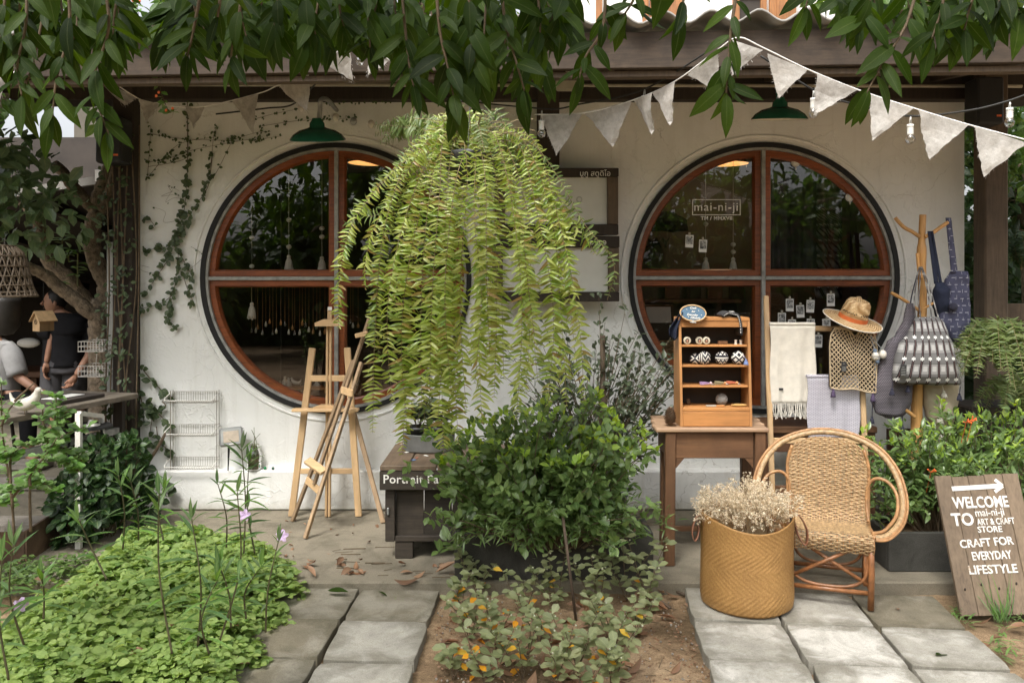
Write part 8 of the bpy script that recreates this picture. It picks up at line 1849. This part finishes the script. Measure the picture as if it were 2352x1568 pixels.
# ------------------------------------------------------------------ tall narrow-leaved stems with mauve flowers
random.seed(55)
RL = []
for k in range(3):
    tm = leaf_tmpl(6, (.15, .19, .13)[k], .45, (.25, .12, .45)[k], peak=.42); L_ = LB(); L_.add(tm, [(0, 0, 0)], [(1, 0, 0)], [(0, 0, 1)], 1.0); me = L_.mesh('narrow_leaf'); me.materials.append(M_RUEL); RL.append(me)
def put(par, me, p, d, nrm, s, name='leaf'):
    d = Vector(d).normalized(); y = Vector(nrm).cross(d)
    if y.length < 1e-3: y = d.orthogonal()
    y.normalize(); z = d.cross(y); M4 = Matrix((d, y, z)).transposed().to_4x4(); M4.translation = Vector(p)-ORG[par]
    o = bpy.data.objects.new(name, me); COL.objects.link(o); o.parent = par; o.matrix_basis = M4 @ Matrix.Diagonal((s, s, s, 1)); return o
def flower(p, r, label, d=Vector((.3, -.8, .3))):
    o = thing('mauve_flower', label, 'flower', p, 'mauve flowers among the tall stems'); d = d.normalized(); s1 = d.orthogonal().normalized(); s2 = d.cross(s1); p = Vector(p)
    MB().tube([p-d*.035, p-d*.012, p], [.0015, .003, .007], 7).build('tube', M_FLOWER, o, smooth=True)
    for k in range(5):
        a = k*1.2566; u = s1*math.cos(a)+s2*math.sin(a); v = d.cross(u); q = p+u*.004
        MB().prism([q-v*.004, p+u*r*.55-v*r*.38+d*.006, p+u*r-v*r*.2, p+u*r*1.05+v*r*.2, p+u*r*.55+v*r*.38+d*.006, q+v*.004], d*.001).build('petal', M_FLOWER, o)
    return o
def ruellia(x, yb, xt, yt, Y, label, nodes=5, size=.10, bare=.45):
    nodes += 3; bare *= .6
    a, e = at(x, yb, Y), at(xt, yt, Y-.05); o = thing('tall_stem_plant', label, 'plant', a, 'tall narrow leaved stems'); m_ = a.lerp(e, .5)+Vector((U(-.04, .04), U(-.03, .03), 0)); sm = bez([a, m_, e], 10); MB().tube(sm, [.0042*(1-.55*i/20) for i in range(21)], 6).build('stem', plain('dark_stem', (.075, .07, .03), .6) if 'dark_stem' not in bpy.data.materials else bpy.data.materials['dark_stem'], o, smooth=True)
    for k in range(nodes):
        t = bare+(1-bare)*(k+.6)/nodes; p = sm[min(20, int(t*20))]; a0 = U(0, 3.14)
        for s in (0, 1):
            a_ = a0+s*math.pi+U(-.3, .3); up = .35+.9*t if k >= nodes-2 else U(.0, .6); put(o, random.choice(RL), p, (math.cos(a_), math.sin(a_)*.7, up), (0, -.2, 1), size*U(.75, 1.2)*(.8 if k == nodes-1 else 1))
    put(o, RL[1], sm[-1], (U(-.2, .2), -.1, 1), (0, -1, .2), size*.8); put(o, RL[1], sm[-1], (U(-.3, .3), .1, .9), (0, -1, .2), size*.7)
    return o
ruellia(395, 1500, 365, 1135, 2.9, 'tall dark stem with narrow leaves left of the middle of the mint', 6, .105)
ruellia(455, 1480, 440, 1190, 3.05, 'shorter narrow leaved stem in the middle of the mint', 4, .095); ruellia(505, 1470, 545, 1130, 3.0, 'leaning narrow leaved stem at the right of the mint', 5, .10)
ruellia(560, 1270, 555, 1030, 3.7, 'slender stem in front of the plinth below the flood light', 6, .105, .3); ruellia(585, 1270, 572, 1060, 3.75, 'second slender stem in front of the plinth near the glass jar', 5, .10, .3); ruellia(520, 1255, 500, 1110, 3.7, 'low slender stem left of the pair near the plinth', 3, .085)
ruellia(318, 1240, 300, 1105, 3.75, 'narrow leaved stem behind the mint nearest the wire rack', 4, .10, .25); ruellia(375, 1240, 378, 1120, 3.7, 'leafy narrow stem behind the mint at its top', 4, .10, .25); ruellia(282, 1260, 272, 1090, 3.7, 'tall narrow stem behind the mint next to the dark clump', 4, .10, .25)
ruellia(55, 1480, 30, 1250, 2.9, 'narrow leaved stem at the left edge of the mint', 5, .11); ruellia(20, 1560, 5, 1280, 2.8, 'narrow leaved stem cut by the left edge', 5, .11); ruellia(100, 1420, 95, 1320, 3.1, 'low narrow stem left of the mint', 3, .09)
ruellia(610, 1450, 640, 1240, 3.1, 'thin stem bending right over the paving from the mint', 3, .08, .5); ruellia(245, 1330, 180, 1190, 3.3, 'arching stem leaning left over the bare concrete', 3, .10, .4)
ruellia(530, 1440, 505, 1300, 3.1, 'low bushy stem at the right of the mint', 4, .11, .3); ruellia(480, 1500, 500, 1330, 3.0, 'low bushy stem in front of the leaning one', 4, .11, .3); ruellia(565, 1420, 600, 1300, 3.15, 'low bushy stem nearest the paving', 4, .10, .3)
flower(at(648, 1230, 3.6), .026, 'mauve flower over the concrete right of the mint'); flower(at(562, 1182, 3.65), .024, 'mauve flower in front of the plinth'); flower(at(48, 1388, 2.9), .024, 'mauve flower at the left edge of the mint')
# ------------------------------------------------------------------ grey-green seedlings and fallen leaves in the middle bed
random.seed(63)
GL = []
for k in range(3):
    tm = leaf_tmpl(4, (.60, .52, .68)[k], .28, (.10, .18, .05)[k], peak=.62); L_ = LB(); L_.add(tm, [(0, 0, 0)], [(1, 0, 0)], [(0, 0, 1)], 1.0); me = L_.mesh('spoon_leaf'); me.materials.append(M_GREY); GL.append(me)
L_ = LB(); L_.add(T_SPOON, [(0, 0, 0)], [(1, 0, 0)], [(0, 0, 1)], 1.0); YL = L_.mesh('yellow_leaf'); YL.materials.append(M_YELLOW)
berry = MB().ball((0, 0, 0), .0042, 8, 6).mesh('berry', Vector(), smooth=True); berry.materials.append(plain('pale_berry', (.42, .42, .30), .5))
cnt = [0]
def seedling(x, yb, h, nb, label, Ymin=0, yel=.10, size=.046):
    a = onz(x, yb, -.062); o = thing('grey_seedling', label, 'plant', a, 'grey leaved seedlings in the middle bed')
    for j in range(nb):
        an = U(0, 6.28); e = a+Vector((h*.55*math.cos(an)*U(.3, 1), h*.4*math.sin(an)*U(.3, 1), h*U(.65, 1.05))); sm = bez([a, a.lerp(e, .5)+Vector((U(-.02, .02), U(-.02, .02), .02)), e], 6); MB().tube(sm, [.0024*(1-.5*i/12) for i in range(13)], 5).build('stem', M_TWIG, o, smooth=True)
        for k in range(int(6+h*26)):
            p = sm[min(12, 3+int(9.9*(k+.5)/(6+h*26)))]; aa = k*2.4+U(-.4, .4); y_ = U(0, 1) < yel
            put(o, YL if y_ else random.choice(GL), p, (math.cos(aa), math.sin(aa)*.8-.15, U(-.15, .75)), (U(-.3, .3), -.5, 1), size*U(.7, 1.15)); cnt[0] += 1
        q = bpy.data.objects.new('berry', berry); COL.objects.link(q); q.parent = o; q.location = sm[-2]+Vector((.01, -.008, .004))-ORG[o]
sl = [(1300, 1330, .48, 4, 'tallest grey leaved seedling against the planter front', .04), (1215, 1350, .34, 3, 'grey seedling left of the tallest one by the planter'), (1440, 1380, .40, 3, 'grey seedling with pale berries at the right of the planter'), (1370, 1400, .30, 3, 'bushy grey seedling right of the middle of the bed'), (1100, 1370, .26, 3, 'grey seedling at the back left corner of the bed beside the paving', .2),
      (1080, 1470, .24, 3, 'yellowing grey seedling at the left of the bed beside the paving', .22), (1150, 1520, .27, 3, 'dense grey seedling near the front left of the bed', .14), (1120, 1590, .26, 3, 'grey seedling cut by the lower edge at the left', .14), (1240, 1480, .24, 3, 'grey seedling in the middle of the bed with yellow leaves below', .15), (1330, 1530, .24, 3, 'grey seedling in the middle front of the bed'), (1270, 1590, .27, 3, 'grey seedling cut by the lower edge in the middle', .12), (1405, 1590, .28, 3, 'grey seedling cut by the lower edge at the right'), (1200, 1420, .22, 2, 'small grey seedling behind the middle of the bed', .15), (1460, 1460, .20, 2, 'small grey seedling nearest the bare sand', .12), (1350, 1470, .22, 2, 'small grey seedling right of the middle of the bed', .12), (1040, 1560, .16, 2, 'little grey seedling beside the pale paving slab', .3)]
sl += [(1490, 1400, .34, 3, 'grey seedling farthest right beside the bamboo canes'), (1160, 1340, .36, 3, 'grey seedling against the left half of the planter'), (1280, 1400, .30, 3, 'leafy grey seedling in front of the bamboo stake'), (1410, 1500, .24, 3, 'leafy grey seedling at the right front of the bed'), (1200, 1560, .26, 3, 'leafy grey seedling near the lower edge left of the middle'), (1340, 1600, .24, 3, 'grey seedling at the lower edge right of the middle'), (1060, 1410, .20, 2, 'small grey seedling at the edge of the dark slab', .2), (1390, 1340, .38, 3, 'tall grey seedling with upright twigs before the planter')]
for s in sl: seedling(s[0], s[1], s[2], s[3]+1, s[4], yel=.5*s[5] if len(s) > 5 else .02, size=.054)
FL = []
for k in range(5):
    tm = leaf_tmpl(6, (.42, .36, .5, .4, .46)[k], (.6, .9, .4, -.5, .7)[k], (.35, -.25, .15, -.3, .5)[k], peak=.5); L_ = LB(); L_.add(tm, [(0, 0, 0)], [(1, 0, 0)], [(0, 0, 1)], 1.0); me = L_.mesh('fallen_leaf'); me.materials.append(M_DRY); FL.append(me)
YD = LB(); YD.add(leaf_tmpl(5, .55, .5, .3), [(0, 0, 0)], [(1, 0, 0)], [(0, 0, 1)], 1.0); YD = YD.mesh('yellow_fallen_leaf'); YD.materials.append(M_YELLOW)
GF = LB(); GF.add(leaf_tmpl(6, .36, .35, .1), [(0, 0, 0)], [(1, 0, 0)], [(0, 0, 1)], 1.0); GF = GF.mesh('green_fallen_leaf'); GF.materials.append(M_CANOPY)
def fallen(x, y, z, s, me, label, group, rot=None):
    p = onz(x, y, z); o = bpy.data.objects.new('fallen_leaf', me); COL.objects.link(o); o.location = p+Vector((0, 0, s*.10+.003)); o.rotation_euler = (U(-.35, .35), U(-.25, .25), U(0, 6.28) if rot is None else rot); o.scale = (s, s, s); _tag(o, label, 'leaf', group, None)
for k in range(85): x = random.gauss(1230, 120); fallen(max(1035, min(1540, x)), U(1385, 1600), -.062, U(.06, .12), random.choice(FL), 'dry brown leaf lying among the seedlings of the middle bed', 'fallen leaves in the middle bed')
for k in range(16): fallen(U(1060, 1400), U(1400, 1590), -.06, U(.04, .065), YD, 'orange yellow leaf lying in the middle bed', 'yellow fallen leaves in the middle bed')
for k in range(12): fallen(U(1330, 1600), U(1350, 1420), -.062, U(.07, .12), random.choice(FL), 'dry brown leaf on the dark soil beside the slab edge', 'fallen leaves by the slab edge')
for k in range(16): fallen(U(690, 1050), U(1295, 1330), 0, U(.05, .10), random.choice(FL), 'curled dry leaf at the back edge of the left paving', 'dry leaves behind the left paving')
for k in range(18): fallen(U(640, 880), U(1195, 1290), 0, U(.025, .055), random.choice(FL), 'small dry leaf scrap on the concrete below the easels', 'leaf scraps on the concrete')
for k in range(10): fallen(U(2130, 2330), U(1350, 1560), -.062, U(.06, .10), random.choice(FL), 'dry brown leaf on the soil beside the welcome board', 'fallen leaves at the right edge')
fallen(752, 1362, -.02, .115, GF, 'green leaf lying flat on the back left paving slab', None, -.25); fallen(868, 1362, -.02, .06, GF, 'short green leaf scrap on the dark paving slab', None, -.5); fallen(2150, 1510, -.02, .10, GF, 'green curled leaf on the pale right paving', None, .6); fallen(2062, 1403, -.02, .05, FL[0], 'small tan leaf on the mossy right slab', None, 1.1); fallen(520, 1530, .03, .12, FL[2], 'large tan leaf standing beside the mint at the paving edge', None, .9)
fallen(905, 1337, -.01, .14, FL[3], 'long brown leaf across the back edge of the dark slab', None, -.2); fallen(1000, 1320, 0, .12, FL[1], 'curled orange brown leaf at the corner of the middle bed', None, .3)
for k in range(9): fallen(U(60, 560), U(1330, 1520), .10, U(.06, .10), random.choice(FL), 'dry brown leaf caught on top of the mint', 'dry leaves on the mint')
fallen(130, 1355, .0, .12, FL[0], 'tan leaf lying on the pale stone left of the mint', None, .3)
# twigs and crumbs
b = MB()
for k in range(26):
    p = onz(U(760, 1050), U(1230, 1330), .003); a = U(-.5, .5); b.tube([p, p+Vector((U(.03, .13)*math.cos(a), U(.0, .06)*math.sin(a), .003))], U(.0012, .003), 4)
for k in range(60): p = onz(U(1010, 1560), U(1380, 1590), -.06); a = U(0, 6.28); b.tube([p, p+Vector((U(.03, .10)*math.cos(a), U(.03, .10)*math.sin(a), .008))], U(.0012, .0025), 4)
b.build('twig_litter', M_TWIG, label='broken twigs scattered on the concrete and the middle bed', cat='twigs', kind='stuff')
n = 2600; P = np.array([tuple(onz(U(1000, 1680), U(1350, 1600), -.064)) for _ in range(n)]); keep = np.abs(P[:, 0]-.2) < .62; P = P[keep]; n = len(P); a = rng.uniform(0, 6.28, n)
LB().add(T_HEX, P, np.stack([np.cos(a), np.sin(a), rng.uniform(-.2, .4, n)], 1), np.array([0, 0, 1])+rng.normal(0, .5, (n, 3)), rng.uniform(.006, .022, n)).build('leaf_crumbs', M_DRY, label='brown leaf crumbs over the sandy soil of the middle bed', cat='litter', kind='stuff')
b = MB(); 
for k in range(420): p = onz(U(1000, 1680), U(1370, 1590), -.062); b.ball(p, U(.002, .006), 5, 4)
b.build('gravel', M_STONE, label='small pebbles scattered over the sandy middle bed', cat='gravel', kind='stuff')
for (x0, y0, x1, y1, lb_) in ((1500, 1335, 1590, 1372, 'short bamboo cane lying across the dark soil by the slab'), (1460, 1345, 1540, 1395, 'thin bamboo cane lying beside the shorter one'), (1295, 1290, 1325, 1420, 'bamboo stake standing in the middle bed')):
    p, q = (onz(x0, y0, -.05), onz(x1, y1, -.05)) if 'lying' in lb_ else (at(1268+24, 1180, 4.05), onz(1325, 1440, -.09)); MB().tube([p, q], .007, 8).build('bamboo_cane', M_POST, label=lb_, cat='cane', group='bamboo canes in the middle bed', smooth=True)
# weeds in joints and at the right edge
lb = LB()
for k in range(46):
    x, y = U(2130, 2345), U(1395, 1560); p = onz(x, y, -.062)
    if p.x < 2.12 - (4.3-p.y)*.1: continue
    for j in range(9): a = U(0, 6.28); lb.add(T_LANCE, [tuple(p+Vector((U(-.02, .02), U(-.02, .02), U(0, .04))))], [(math.cos(a), math.sin(a), U(.1, 1.0))], [(0, 0, 1)], U(.03, .07))
lb.build('right_weeds', M_LEFTB, label='small bright weeds along the right edge of the paving', cat='weeds', kind='stuff')
lb = LB()
for x, y, n_, s in ((2300, 1430, 26, .20), (2285, 1420, 14, .16), (915, 1385, 8, .03), (870, 1388, 8, .025), (760, 1388, 6, .025), (1540, 1345, 8, .09), (1420, 1470, 14, .12)):
    p = onz(x, y, -.06 if x > 1000 else -.04)
    for j in range(n_): a = U(0, 6.28); lb.add(T_BLADE, [tuple(p+Vector((U(-.03, .03), U(-.02, .02), 0)))], [(math.cos(a)*.5, math.sin(a)*.4, 1)], [(0, -1, .3)], s*U(.6, 1.2))
lb.build('grass_tufts', M_RUEL, label='thin grass tufts by the welcome board and in the paving joints', cat='grass', kind='stuff')
q = onz(418, 1213, .002); MB().lathe([(.001, .004), (.075, .004), (.078, 0), (.001, 0)], q, 30).build('drain_cover', M_STONE, label='flat round pale cover on the concrete behind the mint', cat='cover')
